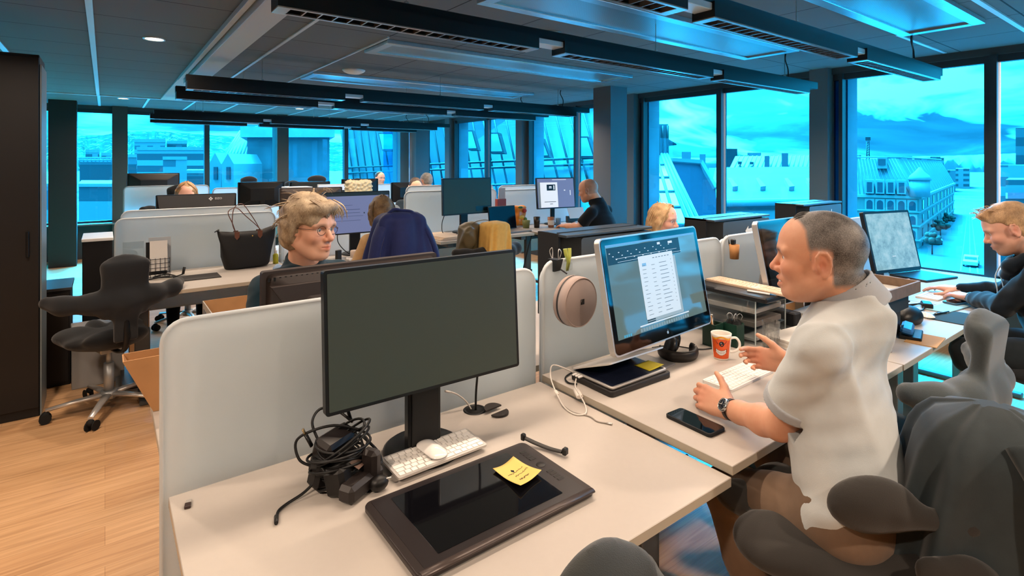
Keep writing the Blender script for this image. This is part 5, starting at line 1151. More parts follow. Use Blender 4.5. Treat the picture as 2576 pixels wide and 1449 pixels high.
def hair_mat(name, a, b, rough=.55):
    m, t = newmat(name); tc = t.n('ShaderNodeTexCoord').outputs['Object']; n = t.noise(t.mapping(tc, sc=(1, 1, .35)), 260, 4, .7, 1.); n2 = t.noise(tc, 22, 3)
    bs = t.n('ShaderNodeBsdfPrincipled'); t.set(bs.inputs['Base Color'], t.ramp(t.math('MULTIPLY_ADD', n2, .5, t.math('MULTIPLY', n, .5)), [(.35, lin(a)), (.65, lin(b))])); bs.inputs['Roughness'].default_value = rough
    bp = t.n('ShaderNodeBump', i_Strength=.6); bp.inputs['Distance'].default_value = .003; t.set(bp.inputs['Height'], n); t.set(bs.inputs['Normal'], bp); t.n('ShaderNodeOutputMaterial', i_0=bs); return m
def hair_cap(c, M, par, mat, infl=.006, hairline=.062, low=-.035, nape=-.06, extra=None, h=.004, amp=.0015, fq=160, temple=.03, lockfn=None):
    """cap of hair over the skull, cut along a hairline round the face and the nape"""
    S = SDF(); g = lambda f, l, u: c + M @ V3(f, l, u); S.ell(g(-.018, 0, .032), (.101 + infl, .0775 + infl, .090 + infl), M, .01); S.ell(g(-.045, 0, -.03), (.062 + infl, .064 + infl, .06), M, .03)
    if extra: extra(S, g, M)
    S.ell(g(hairline + .10, 0, -.02), (.10, .11, .112), M, .008, 'sub')
    for s in (-1, 1): S.ell(g(.035 + temple, s * .085, low), (.062, .05, .075), M, .008, 'sub'); S.ell(g(-.012, s * .085, -.012), (.026, .03, .036), M, .005, 'sub') if not (extra and getattr(extra, 'over', 0)) else None
    S.cut(g(0, 0, nape), -M[:, 2] - M[:, 0] * -.25, .006); d = sines(11, 10, fq, amp)
    v, f = S.mesh(c - .22, c + .22, h, d); return np_obj('hair', v, f, mat, par)
def locks(c, M, par, mat, seeds, name='hair_locks', r=.0028, seg=7):
    """loose strands: list of polylines in head coordinates"""
    k = MB()
    for pts, rr in seeds:
        P = spline([Vector((c + M @ V3(*p)).tolist()) for p in pts], 4); m = len(P); k.tube(P, [max(.0003, rr * (1 - .85 * (i / (m - 1)) ** 1.5)) for i in range(m)], 5, flat=.6)
    return k.build(name, mat, par)
SK1 = skin_mat('skin_tanned', 'dca787', 'cb6f58', '332a27'); SK2 = skin_mat('skin_fair', 'e8b99d', 'd87a64', '8a6f5c'); SK3 = skin_mat('skin_pale', 'e3b39d', 'd27b6b', '8f6f55')
def cloth(name, col, vary=.05, bump=.25, rough=.9, bs=700): return pbr(name, col, rough, 0, bump, bs, .2, .15, vary, 30)
def man_polo():
    fine = cloth('polo_pique', 'c6cbcc', .03)
    def scalp(f, l, u):  # cropped grey hair, high at the temples
        al = np.abs(l); edge = .068 - np.clip(al - .012, 0, .055) * .72 - np.clip(.085 - u, 0, 1) * .14
        a = np.clip((edge - f) / .016, 0, 1) * np.clip((u - .012) / .016, 0, 1)
        side = np.clip((.016 - f) / .010, 0, 1) * np.clip((f + .05) / .006, 0, 1) * np.clip((u + .014) / .02, 0, 1) * (al > .05)
        b = np.clip((-.034 - f) / .012, 0, 1) * np.clip((u + .088) / .03, 0, 1)
        return np.maximum(np.maximum(a, b), side * .8) * (1 - np.exp(-((f + .018) / .024) ** 4 - ((u + .008) / .037) ** 4) * (al > .0765))
    cfg = dict(j=dict(head=(1.575, .70, 1.322), neck=(1.628, .638, 1.222), sl=(1.443, .634, 1.108), sr=(1.795, .708, 1.108), el=(1.4925, .760, .858), wl=(1.575, .968, .806), er=(1.93, .80, .87), wr=(1.995, .985, .855), pel=(1.560, .612, .700),
                      hl=(1.475, .605, .665), hr=(1.65, .645, .665), kl=(1.535, .945, .575), kr=(1.85, .97, .575), al=(1.50, .74, .125), ar=(1.83, .78, .125)),
               hd=(math.radians(-19), .04, 0), o=dict(jaw=1.08, mouth=.006, stubble=.12, brow=.9, scalp=scalp, crop=.0035, neck=.060, iris='2a1c14'), h=.0034, skin=SK1,
               hl=((.10, 1, .05), (-.80, -.05, .55), 1, (.55, .68, .75, .85), .15, 1.04), hr=((-.30, .95, -.02), (.80, .2, -.10), -1, (.62, .72, .8, .85), .25, 1.04),
               top=dict(name='polo_shirt', mat=fine, sleeve=.70, cuffr=.068, fat=.98, hem=.035, fold=.007, colh=.0, h=.0045), legs=dict(name='trousers', mat=cloth('brown_chino', '75604f', .06, .2), shoe=pbr('shoe_brown', '3a2b22', .5)), toe=(.1, 1, 0))
    r, c, M, A = person('man in a pale polo shirt turned to the left, both hands over his desk', cfg)
    hm = hair_mat('hair_cropped_grey', '2e2d2d', '6f6d6b', .7)
    top = [((-.03 + .012 * i, -.03 + .01 * j, .1215 - .0003 * (j - 3) ** 2 * 4), (.0 + .012 * i, -.03 + .01 * j, .1225 - .0012 * (j - 3) ** 2), (.03 + .010 * i, -.028 + .0095 * j, .115 - .0045 * i - .0012 * (j - 3) ** 2)) for i in range(4) for j in range(7)]
    locks(c, M, r, hm, [(p, .0036) for p in top], 'front_hair')
    # teeth in the open mouth
    g = lambda f, l, u: c + M @ V3(f, l, u); t = MB(); t.tube([Vector(g(.080, -.017, -.0705)), Vector(g(.0925, -.008, -.0715)), Vector(g(.095, 0, -.0718)), Vector(g(.0925, .008, -.0715)), Vector(g(.080, .017, -.0705))], .0042, 6, flat=1); t.build('teeth', pbr('teeth', 'f1ede4', .25), r)
    # collar and cuffs
    K = SDF(); nk = V3(1.628, .638, 1.222); up = unit(c + M @ V3(-.032, 0, -.055) - nk)
    ax = unit(up * .5 + A[:, 2] * .5); fw_ = A[:, 1]
    K.cone(nk - ax * .034, nk + ax * .036, .097, .073, .004); K.cone(nk - ax * .05, nk + ax * .05, .088, .064, .004, 'sub')
    K.cut(nk + ax * .034 - fw_ * .0, ax + fw_ * .28, .004); K.cut(nk - ax * .030, -ax - fw_ * .05, .004); K.box(nk + fw_ * .1 - ax * .01, (.02, .08, .12), .004, A, .006, 'sub')
    v, f = K.mesh(nk - .16, nk + .16, .004); np_obj('collar', v, f, cloth('polo_collar_grey', 'a9adb3', .03), r)
    for s_, e_, nm in ((V3(1.443, .634, 1.108), V3(1.4925, .760, .858), 'sleeve_cuff'), (V3(1.795, .708, 1.108), V3(1.93, .80, .87), 'sleeve_cuff')):
        p = s_ + (e_ - s_) * .70; n = unit(e_ - s_); K = SDF(); K.cone(p - n * .022, p + n * .004, .0715, .0715, .002); K.cone(p - n * .06, p + n * .06, .056, .056, .002, 'sub'); K.cut(p + n * .006, n, .002); K.cut(p - n * .024, -n, .002); v, f = K.mesh(p - .1, p + .1, .004); np_obj(nm, v, f, MATS['polo_collar_grey'], r)
    # watch
    w, e = Vector((1.575, .968, .806)), Vector((1.4925, .760, .858)); ax = (w - e).normalized(); cw = w - ax * .022; n = Vector((-.80, -.05, .55)); n = (n - ax * n.dot(ax)).normalized(); b = ax.cross(n)
    k = MB(); ring = lambda rr, dz: [cw + ax * dz + (n * math.cos(a) + b * math.sin(a)) * rr for a in np.linspace(0, 2 * PI, 33)[:-1]]
    k.loft([ring(.0295, -.010), ring(.0325, -.010), ring(.0325, .010), ring(.0295, .010), ring(.0295, -.010)], False, True); wt = k.build('wristwatch', pbr('watch_strap', '2a1d17', .45), r); Mw = Matrix((b, ax, n)).transposed(); o_ = cw + n * .033
    k = MB(); k.lathe(o_, [(.001, -.003), (.0205, -.003), (.0215, .002), (.0195, .0075), (.0172, .0082), (.0165, .0068), (.001, .0068)], 28, Mw); k.cyl(o_ + ax * .0, o_ + ax * .0, .001); k = MB(); k.lathe(o_, [(.001, -.003), (.0205, -.003), (.0215, .002), (.0195, .0075), (.0172, .0082), (.0165, .0068), (.001, .0068)], 28, Mw); k.build('watch_case', pbr('watch_steel', 'd2cfcb', .2, .9), wt)
    k = MB(); k.lathe(o_, [(.001, .0073), (.0163, .0073), (.0163, .0070)], 28, Mw); k.build('watch_dial', pbr('watch_dial_blue_black', '141a26', .15), wt)
    k = MB(); k.box(o_ + n * .0078 + ax * .005, (.0012, .011, .0006), Mw); k.box(o_ + n * .0078 + b * .003, (.008, .0012, .0006), Mw)
    for i in range(12): a = i * PI / 6; k.box(o_ + n * .0077 + (b * math.cos(a) + ax * math.sin(a)) * .0138, (.0014, .0014, .0005), Mw)
    k.build('watch_hands', pbr('watch_marks', 'e8e4dc', .3), wt)
man_polo()
def man_glasses():
    cfg = dict(j=dict(head=(.672, 2.268, 1.318), neck=(.672, 2.355, 1.175), sl=(.835, 2.425, 1.085), sr=(.50, 2.262, 1.085), el=(.90, 2.22, .87), wl=(.80, 2.02, .785), er=(.445, 2.17, .83), wr=(.57, 1.99, .785), pel=(.66, 2.56, .60)),
               hd=(math.radians(152), .05, -.05), o=dict(jaw=1.04, stubble=.12, brow=.7, iris='5f7076'), h=.0032, skin=SK2, hl=((-.3, -.95, -.05), (.1, 0, 1), 1, (.35, .35, .35, .4), .3), hr=((.25, -.95, -.05), (-.1, 0, 1), -1, (.35, .35, .35, .4), .3),
               top=dict(name='sweater', mat=cloth('teal_navy_sweater', '122d3a', .08), sleeve=1.95, fat=1.12, hem=.03, fold=.004, colh=.012))
    r, c, M, A = person('grey-haired man with glasses in a dark teal sweater looking to the right', cfg)
    hm = hair_mat('hair_grey_blond', '6d5843', 'c9b393')
    def ex(S, g, M):
        S.ell(g(-.03, 0, .055), (.102, .094, .088), M, .02); S.ell(g(-.062, 0, -.03), (.062, .078, .08), M, .03)
        for s in (-1, 1): S.ell(g(-.022, s * .070, .005), (.05, .032, .062), M, .03); S.ell(g(.035, s * .062, .07), (.035, .028, .035), M, .02)
        S.chain([g(.072, .045, .082), g(.088, .0, .086), g(.07, -.05, .082)], [.024, .026, .024], .02)
    ex.over = 1
    hair_cap(c, M, r, hm, .016, .060, -.055, -.085, ex, .0045, .0035, 95, .02)
    rg = random.Random(4); L = []
    for i in range(190):
        a = rg.uniform(0, 2 * PI); el = rg.uniform(-.5, 1.45); f0, l0, u0 = math.cos(a) * math.cos(el), math.sin(a) * math.cos(el), math.sin(el)
        if f0 > .35 and u0 < .45: continue
        p0 = np.array((-.022 + .108 * f0, .092 * l0, .042 + .098 * u0)); sw = np.array((rg.gauss(-.02, .02) + .012 * f0, rg.gauss(.012, .02) + .012 * l0, -.030 + rg.gauss(0, .014) + .02 * max(0, u0)))
        n = np.array((f0, l0, u0)); L.append(((tuple(p0), tuple(p0 + sw * .55 + n * rg.uniform(.002, .008)), tuple(p0 + sw * 1.25 + n * rg.uniform(-.008, .004))), rg.uniform(.0025, .006)))
    for i in range(40):  # fringe swept across the forehead
        l0 = rg.uniform(-.065, .065); L.append((((.05, l0, .118), (.088, l0 * 1.05 + .012, .098), (.098, l0 + .03, .068 + rg.gauss(0, .008)), (.092, l0 + .042, .052 + rg.gauss(0, .01))), rg.uniform(.003, .0055)))
    for i in range(12):  # wisps
        a = rg.uniform(-.9, .9); L.append((((-.01, .05 * math.sin(a), .135), (.01 + .02 * math.cos(a), .08 * math.sin(a), .155 + rg.uniform(0, .012)), (.04, .10 * math.sin(a) + rg.gauss(0, .015), .146 + rg.uniform(-.01, .012))), .0013))
    locks(c, M, r, hm, L); glasses(c, M, r, '4a3028', .0225, .78)
    nk = V3(.672, 2.355, 1.175); up = unit(c + M @ V3(-.032, 0, -.055) - nk); K = MB(); Mf = frame((0, 0, 0), (1, 0, 0), (0, 1, 0)).to_3x3()
    x = Vector(up.tolist()).orthogonal().normalized(); y = Vector(up.tolist()).cross(x); K.tube([Vector((nk + up * .010).tolist()) + (x * math.cos(a) + y * math.sin(a)) * .070 for a in np.linspace(0, 2 * PI, 33)[:-1]], .007, 7, closed=True); K.build('neckband', cloth('teal_navy_rib', '0e2530', .05), r)
    g = lambda f, l, u: Vector((c + M @ V3(f, l, u)).tolist()); s = MB(); s.tube([g(.045, .040, -.150), g(.052, .045, -.172), g(.044, .05, -.195)], [.010, .016, .014], 8, flat=.5); s.build('shirt_collar_edge', cloth('pale_shirt', 'd7dadb'), r)
man_glasses()
def man_hoodie():
    cfg = dict(j=dict(head=(3.765, .722, 1.240), neck=(3.815, .638, 1.115), sl=(3.66, .585, 1.03), sr=(4.03, .65, 1.03), el=(3.72, .74, .845), wl=(3.955, .925, .815), er=(4.13, .80, .85), wr=(4.15, 1.02, .815), pel=(3.90, .50, .62), hl=(3.81, .50, .60), hr=(3.99, .54, .60), kl=(3.76, .90, .56), kr=(4.08, .93, .56), al=(3.78, .78, .125), ar=(4.08, .8, .125)),
               hd=(math.radians(-13), .42, 0), o=dict(jaw=1.02, stubble=.45, brow=.6, iris='5a6a6a'), h=.005, skin=SK3, hl=((.55, .8, -.05), (-.1, .1, 1), 1, (.25, .25, .3, .35), .35), hr=((.1, 1, -.05), (-.1, .1, 1), -1, (.25, .25, .3, .35), .35),
               top=dict(name='hooded_jacket', mat=cloth('hoodie_blue_black', '0f1b26', .1), sleeve=1.93, fat=1.12, hem=.06, fold=.006, colh=.02), legs=dict(name='shorts', mat=cloth('dark_shorts', '1f262b', .1), to=.12, cuff=.07, shoe=pbr('shoe_grey', '8c9296', .6)), toe=(0, 1, 0))
    r, c, M, A = person('fair-haired man in a dark hooded jacket typing by the windows, head bent', cfg)
    hm = hair_mat('hair_sandy', '8a6a4c', 'd8b083')
    def ex(S, g, M): S.ell(g(-.02, 0, .07), (.088, .07, .066), M, .03); S.ell(g(.062, 0, .098), (.034, .055, .024), M, .02); S.ell(g(-.058, 0, -.03), (.05, .062, .05), M, .03)
    hair_cap(c, M, r, hm, .007, .052, -.02, -.07, ex, .005, .0025, 120, .012)
    rg = random.Random(5); L = []
    for i in range(120):
        f0, l0 = rg.uniform(-.09, .085), rg.uniform(-.062, .062); u0 = .135 - abs(l0) * .5 - max(0, -f0 - .03) * .7 - max(0, f0 - .06) * .6; L.append((((f0, l0, u0 - .012), (f0 + .012, l0 * 1.05, u0 + .006), (f0 + .032, l0 * 1.1 + rg.gauss(0, .006), u0 + rg.uniform(-.004, .016))), rg.uniform(.0022, .004)))
    locks(c, M, r, hm, L)
    K = SDF(); nk = V3(3.82, .62, 1.10); K.ell(nk + V3(.02, -.055, -.02), (.12, .075, .085), None, .02).chain([nk + V3(-.10, .03, .0), nk + V3(-.06, .09, -.05), nk + V3(.0, .12, -.11)], [.035, .032, .026], .03).chain([nk + V3(.10, .05, .0), nk + V3(.07, .1, -.05), nk + V3(.02, .12, -.11)], [.035, .032, .026], .03); K.cone(nk, nk + V3(-.06, .09, .14), .066, .07, .01, 'sub'); v, f = K.mesh(nk - .25, nk + .25, .006, sines(2, 6, 40, .004)); np_obj('hood', v, f, MATS['hoodie_blue_black'], r)
    for s in (-1, 1): z = MB(); a = Vector((3.805 + s * .045, .74, 1.07)); z.tube(spline([a, a + Vector((s * .01, .03, -.08)), a + Vector((s * .015, .02, -.17)), a + Vector((s * .0, .035, -.24))], 5), .003, 6); z.build('drawstring', pbr('cord_pale', 'b9c6cc', .8), r)
    k = MB(); k.tube([Vector((3.947, .914, .815)) + Vector((.79 * -.0, 0, 0)) + (Vector((-.62, .79, 0)) * math.cos(a) + Vector((0, 0, 1)) * math.sin(a)) * .030 for a in np.linspace(0, 2 * PI, 25)[:-1]], .004, 6, closed=True); k.build('bracelet', pbr('bracelet_pale', 'd8c7a6', .4, .4), r)
man_hoodie()
def man_black():
    cfg = dict(j=dict(head=(4.205, 4.245, 1.288), neck=(4.265, 4.165, 1.16), sl=(4.10, 4.09, 1.06), sr=(4.45, 4.20, 1.06), el=(4.03, 4.20, .905), wl=(4.03, 4.40, .90), er=(4.5, 4.34, .90), wr=(4.40, 4.52, .90), pel=(4.33, 4.04, .64)),
               hd=(math.radians(-22), .2, 0), o=dict(jaw=1.05, stubble=.2, neck=.06, scalp=lambda f, l, u: .62 * np.clip((.01 - f) / .02, 0, 1) * np.clip((u + .06) / .02, 0, 1)), h=.006, skin=SK1, hl=((.05, 1, -.05), (-.1, .1, 1), 1, (.3, .3, .3, .35), .3), hr=((-.2, 1, -.05), (-.1, .1, 1), -1, (.3, .3, .3, .35), .3), top=dict(name='black_shirt', mat=cloth('black_polo', '10151b', .1), sleeve=.78, cuffr=.062, fat=1.1, hem=.04, fold=.004, colh=.035))
    r, c, M, A = person('man in a short-sleeved black shirt working beside the square column', cfg)
    pass
    K = SDF(); nk = V3(4.265, 4.165, 1.16); K.cone(nk - V3(0, 0, .02), nk + V3(-.01, .02, .04), .09, .078, .004).cone(nk - V3(0, 0, .1), nk + V3(-.02, .04, .12), .066, .064, .004, 'sub').cut(nk + V3(0, 0, .04), (0, .3, 1)).cut(nk - V3(0, 0, .03), (0, 0, -1)); v, f = K.mesh(nk - .15, nk + .15, .006); np_obj('collar', v, f, MATS['black_polo'], r)
man_black()
def long_hair(c, M, r, mat, side=.0, length=-.17, w=.085, back=True, parting=True, seed=3, front=.05, n=70):
    def ex(S, g, M_):
        S.ell(g(-.045, 0, -.02), (.072, w, .10), M_, .03)
        if back: S.chain([g(-.06, 0, -.05), g(-.075, side * .5, length * .7), g(-.07, side, length)], [.07, .06, .04], .04)
        for s in (-1, 1): S.chain([g(.01, s * .07, .05), g(-.005, s * .084, -.02), g(-.02, s * .078, -.09)], [.022, .022, .018], .02)
    ex.over = 1
    hair_cap(c, M, r, mat, .010, front + .018, -.06, length - .05, ex, .0055, .002, 130, .035); rg = random.Random(seed); L = []
    for i in range(n):
        s = rg.choice((-1, 1)); l0 = s * rg.uniform(.004, .05); u0 = .138 - abs(l0) * .35; f0 = rg.uniform(-.07, .06); L.append((((f0, l0 * .4, u0), (f0 - .01, s * (.07 + .014 * rg.random()), .06), (f0 - .03, s * (.088 + .006 * rg.random()), -.02), (f0 - .045 if f0 > -.03 else f0 - .02, s * .08, -.10)), rg.uniform(.002, .004)))
    locks(c, M, r, mat, L)
def woman_blond():
    cfg = dict(j=dict(head=(3.455, 2.665, 1.145), neck=(3.455, 2.74, 1.015), sl=(3.60, 2.83, .93), sr=(3.29, 2.75, .93), el=(3.66, 2.66, .76), wl=(3.5, 2.5, .80), er=(3.25, 2.60, .78), wr=(3.32, 2.42, .80), pel=(3.46, 2.90, .52)), hd=(math.radians(163), .10, 0), o=dict(jaw=.92, brow=.5, neck=.047, iris='5a6a70'), h=.005, skin=SK3, top=dict(name='blouse', mat=cloth('pale_blouse', 'b9c4cb', .05), sleeve=1.9, fat=.92, hem=.02, fold=.004))
    r, c, M, A = person('blond woman with round glasses looking down, between the hooded monitors', cfg); long_hair(c, M, r, hair_mat('hair_blond', 'a77f57', 'e0bd8d'), 0, -.16, .080, True, True, 3, .045); glasses(c, M, r, 'b98d84', .023, .95)
woman_blond()
def woman_hidden():
    cfg = dict(j=dict(head=(.625, 6.04, 1.275), neck=(.63, 6.11, 1.14), sl=(.78, 6.17, 1.06), sr=(.47, 6.15, 1.06), el=(.83, 6.02, .86), wl=(.7, 5.80, .78), er=(.42, 6.0, .86), wr=(.55, 5.8, .78), pel=(.63, 6.22, .60), hl=(.71, 6.2, .57), hr=(.55, 6.2, .57), kl=(.74, 5.8, .56), kr=(.5, 5.8, .56), al=(.74, 5.85, .11), ar=(.5, 5.85, .11)), hd=(math.radians(188), .12, 0), o=dict(jaw=.92, brow=.5, neck=.047), h=.006, skin=SK3, top=dict(name='jumper', mat=cloth('grey_jumper', '4b5358', .05), sleeve=1.9, fat=.95, fold=.004), legs=dict(name='trousers', mat=cloth('black_trousers', '101215', .1), shoe=M_PLB), toe=(0, -1, 0))
    r, c, M, A = person('fair-haired woman half hidden behind the black monitor back with the logo', cfg); long_hair(c, M, r, hair_mat('hair_dark_blond', '7d5f43', 'c79f6e'), 0, -.16, .088, True, True, 6, .05)
woman_hidden()
def woman_back():
    cfg = dict(j=dict(head=(1.715, 3.98, 1.205), neck=(1.71, 3.91, 1.075), sl=(1.56, 3.86, .995), sr=(1.87, 3.86, .995), el=(1.50, 3.96, .79), wl=(1.6, 4.2, .78), er=(1.93, 3.98, .80), wr=(1.85, 4.22, .78), pel=(1.71, 3.78, .55)), hd=(math.radians(12), .12, 0), o=dict(jaw=.92, neck=.047), h=.006, skin=SK3, hl=((0, 1, 0), (0, 0, 1), 1, (.3, .3, .3, .3), .3), hr=((0, 1, 0), (0, 0, 1), -1, (.3, .3, .3, .3), .3), top=dict(name='knit_jumper', mat=cloth('camel_knit', 'c3a074', .06, .4, .95, 300), sleeve=1.9, fat=.95, fold=.004))
    r, c, M, A = person('brown-haired woman in a camel jumper seen from behind at the lavender monitor', cfg); long_hair(c, M, r, hair_mat('hair_brown', '4e3a27', '94774f'), .06, -.22, .082, True, True, 9, .04)
woman_back()
def far_people():
    base = lambda x, y, z, s: dict(head=(x, y, z), neck=(x, y - s * .06, z - .135), sl=(x - s * .17, y - s * .09, z - .22), sr=(x + s * .17, y - s * .09, z - .22), pel=(x, y - s * .15, z - .68), el=(x - s * .22, y + s * .05, z - .42), wl=(x - s * .15, y + s * .25, z - .47), er=(x + s * .22, y + s * .05, z - .42), wr=(x + s * .15, y + s * .25, z - .47))
    def mk(lab, x, y, z, s, yaw, pitch, top, hair, hl, h=.009, gl=False, **o):
        r, c, M, A = person(lab, dict(j=base(x, y, z, s), hd=(math.radians(yaw), pitch, 0), o=o, h=h, skin=SK2, top=dict(name='shirt', mat=top, sleeve=1.9, fold=.003)))
        hair_cap(c, M, r, hair, .006, hl, -.03, -.07, None, .008, .001, 100, .005)
        if gl: glasses(c, M, r, '2a2322', .021, .75, .0016)
    mk('bald man facing the viewer, far behind beside a monitor back', 4.22, 9.86, 1.30, -1, 168, .05, cloth('dark_brown_shirt', '3a322d'), hair_mat('hair_short_dark', '2a221e', '4a3d34'), -.03, stubble=.3)
    mk('dark-haired man with glasses whose forehead shows over the frosted screen', 3.185, 6.32, 1.272, -1, 196, .35, cloth('navy_shirt', '22303c'), hair_mat('hair_dark_brown', '2b211b', '5a473a'), .045, .007, True)
    mk('short grey-haired head seen from behind, near the corner window column', 4.02, 7.62, 1.31, 1, -10, .1, cloth('grey_shirt', '545a5e'), hair_mat('hair_light_grey', '77706a', 'b5aea5'), .03)
far_people()
# ================================================================ chairs, draped clothes, bags, cartons
def chairs():
    saddle_chair('empty black saddle chair with wide wings by the wooden aisle at the left', .02, 4.36, .30, .46, .53, M_WOOLB)
    saddle_chair('saddle chair under the man in the pale polo shirt, a dark jacket over its back', 1.56, .60, .35, .60, .45, M_WOOLBR, None, .55)
    saddle_chair('empty grey felt saddle chair beside the seat of the man in the polo shirt', 2.46, .80, .0, .50, .58, M_WOOLG)
    saddle_chair('dark grey saddle chair at the bottom edge, pushed up to the nearest desk', .585, .86, .12, .44, .485, pbr('chair_wool_charcoal', '2d302f', .95, bump=.4, bscale=600, sheen=.25), None, .85)
    saddle_chair('raised saddle chair under a blue jacket, behind the woman in camel', 1.73, 3.93, -.05, .47, .75, M_WOOLB, None, .5)
    saddle_chair('black saddle chair with a yellow garment and an olive bag, at the raised desk', 2.68, 4.12, .12, .56, .585, M_WOOLB)
    saddle_chair('saddle chair of the man in the dark hooded jacket', 3.93, .50, .0, .49, .40, M_WOOLB); saddle_chair('saddle chair of the man with glasses', .66, 2.66, PI, .47, .40, M_WOOLB); saddle_chair('saddle chair of the man in the black shirt', 4.34, 4.02, -.05, .51, .44, M_WOOLB)
    saddle_chair('saddle chair of the blond woman with round glasses', 3.46, 2.98, PI, .39, .42, M_WOOLB); saddle_chair('black winged chair behind the half-hidden fair-haired woman', .66, 6.27, PI + .1, .47, .88, M_WOOLB)
    saddle_chair('black chair back rising behind the small black monitor', 1.93, 9.66, PI, .52, .88, M_WOOLB); saddle_chair('black chair back with spread wings above the white carton', 2.60, 9.55, PI, .52, .80, M_WOOLB)
    saddle_chair('chair of the bald man far behind', 4.22, 10.02, PI, .49, .5, M_WOOLB); saddle_chair('chair of the man whose forehead shows over the screen', 3.185, 6.5, PI, .46, .45, M_WOOLB); saddle_chair('chair of the grey-haired head near the corner column', 4.02, 7.5, 0, .5, .45, M_WOOLB)
    saddle_chair('black chair carrying a cream fleece, in the third row', 2.86, 7.78, .1, .5, .88, M_WOOLB)
    r = thing('headrest_chair', 'chair with an oval black headrest on a thin stem before the concrete tower', 'chair', (2.98, 9.75, 0)); q = (2.98, 9.75)
    g = MB(); g.sph((q[0], q[1] - .05, 1.30), (.165, .04, .075), 10); g.build('headrest', M_WOOLB, r); g = MB(); g.tube(spline([(q[0], q[1] + .0, 1.28), (q[0], q[1] + .03, 1.1), (q[0], q[1] + .02, .9)], 4), .012, 8); g.build('stem', M_PLM, r); g = MB(); g.box((q[0], q[1] + .02, .82), (.40, .05, .4), None, .02); g.build('backrest', M_WOOLB, r); g = MB(); g.box((q[0], q[1] - .2, .5), (.44, .44, .07), None, .025); g.build('seat', M_WOOLB, r)
    g = MB(); g.lathe((q[0], q[1] - .2, 0), [(.3, 0), (.3, .02), (.05, .06), (.03, .1), (.03, .47)], 16); g.build('pedestal', M_PLM, r)
chairs()
def drape(name, lab, cat, c, yaw, z0, z1, w0, w1, d0, d1, mat, n=9, amp=.012, seed=1, skew=0., shoulder=.12, nseg=84):
    """garment hung over a chair back: closed folded tube with a rounded shoulder line"""
    r = thing(name, lab, cat, (c[0], c[1], z0)); rg = random.Random(seed); ph = [rg.uniform(0, 6.28) for _ in range(6)]; A = rotz(yaw); rings = []; H = z1 - z0; m = 26
    for i in range(m + 1):
        t = i / m; z = z0 + H * t; k = max(0, (t - (1 - shoulder)) / shoulder) if t > 1 - shoulder else 0; sh = math.sqrt(max(1e-4, 1 - k * k)); w = (w0 + (w1 - w0) * t ** .8) * (.25 + .75 * sh); d = (d0 + (d1 - d0) * t) * (.12 + .88 * sh); ring = []
        for j in range(nseg):
            a = 2 * PI * j / nseg; ca, sa = math.cos(a), math.sin(a); e = .62
            x = w * math.copysign(abs(ca) ** e, ca); y = d * math.copysign(abs(sa) ** e, sa)
            f = amp * (1.15 - t) * (math.sin(n * a + ph[0] + 1.3 * math.sin(2.2 * t + ph[1])) + .6 * math.sin((n * 2 - 3) * a + ph[2] - 2 * t) + .5 * math.sin(5 * t + 3 * a + ph[3]))
            ring.append(Vector((c[0], c[1], z)) + A @ Vector((x + f * ca + skew * (1 - t), y + f * sa * 1.4, .018 * (1 - t) * math.sin(3 * a + ph[4]) if i == 0 else 0)))
        rings.append(ring)
    g = MB(); g.loft(rings, True, True); g.build(name + '_cloth', mat, r); return r
M_BLUEJ = cloth('blue_jacket_cloth', '1c2657', .08, .1, .6); M_DARKJ = cloth('dark_jacket_cloth', '31393c', .08, .2, .75); M_YEL = cloth('mustard_cloth', 'd2a85c', .06, .3); M_CREAM = cloth('cream_fleece', 'e3d7b4', .08, .9, .95, 180)
j = drape('jacket', 'bright blue jacket hung over the chair of the woman in camel', 'jacket', (1.735, 3.69), -.05, .80, 1.235, .265, .175, .135, .095, M_BLUEJ, 7, .017, 3, .0, .16)
for s_, dx in ((-1, 0), (1, .02)): g = MB(); g.tube(spline([(1.735 + s_ * .14, 3.66, 1.16), (1.735 + s_ * .20, 3.63, 1.05), (1.735 + s_ * .235 + dx, 3.62, .9), (1.735 + s_ * .25 + dx, 3.63, .76)], 5), [.05] * 6 + [.048] * 6 + [.043] * 4, 12, flat=.6); g.build('sleeve', M_BLUEJ, j)
g = MB(); g.tube(spline([(1.62, 3.70, 1.19), (1.67, 3.67, 1.245), (1.73, 3.67, 1.235), (1.80, 3.66, 1.225), (1.85, 3.69, 1.19)], 5), .022, 10, flat=.6); g.build('collar', M_BLUEJ, j)
j = drape('jacket', 'dark grey jacket draped over the chair back of the man in the polo shirt', 'jacket', (1.68, .352), -1.12, .10, 1.01, .30, .13, .20, .155, M_DARKJ, 7, .030, 8, -.07, .13, 120)
g = MB(); g.tube(spline([(1.60, .27, .97), (1.56, .20, .86), (1.55, .15, .68), (1.57, .13, .46), (1.58, .13, .28)], 6), [.055] * 13 + [.05] * 12, 14, flat=.62); g.build('sleeve', M_DARKJ, j)
drape('garment', 'mustard yellow garment hanging over the black chair by the raised desk', 'garment', (2.70, 3.865), .1, .72, 1.085, .15, .125, .11, .10, M_YEL, 8, .010, 4)
S = SDF(); S.box((2.885, 7.50, 1.15), (.37, .17, .40), .06); d_ = sines(4, 9, 120, .008); v, f = S.mesh((2.6, 7.3, .9), (3.15, 7.7, 1.42), .009, lambda P: d_(P) + .004 * np.sin(P[:, 0] * 300)); tag(np_obj('fleece', v, f, M_CREAM), 'cream fleece hung over a chair back in the third row', 'fleece')
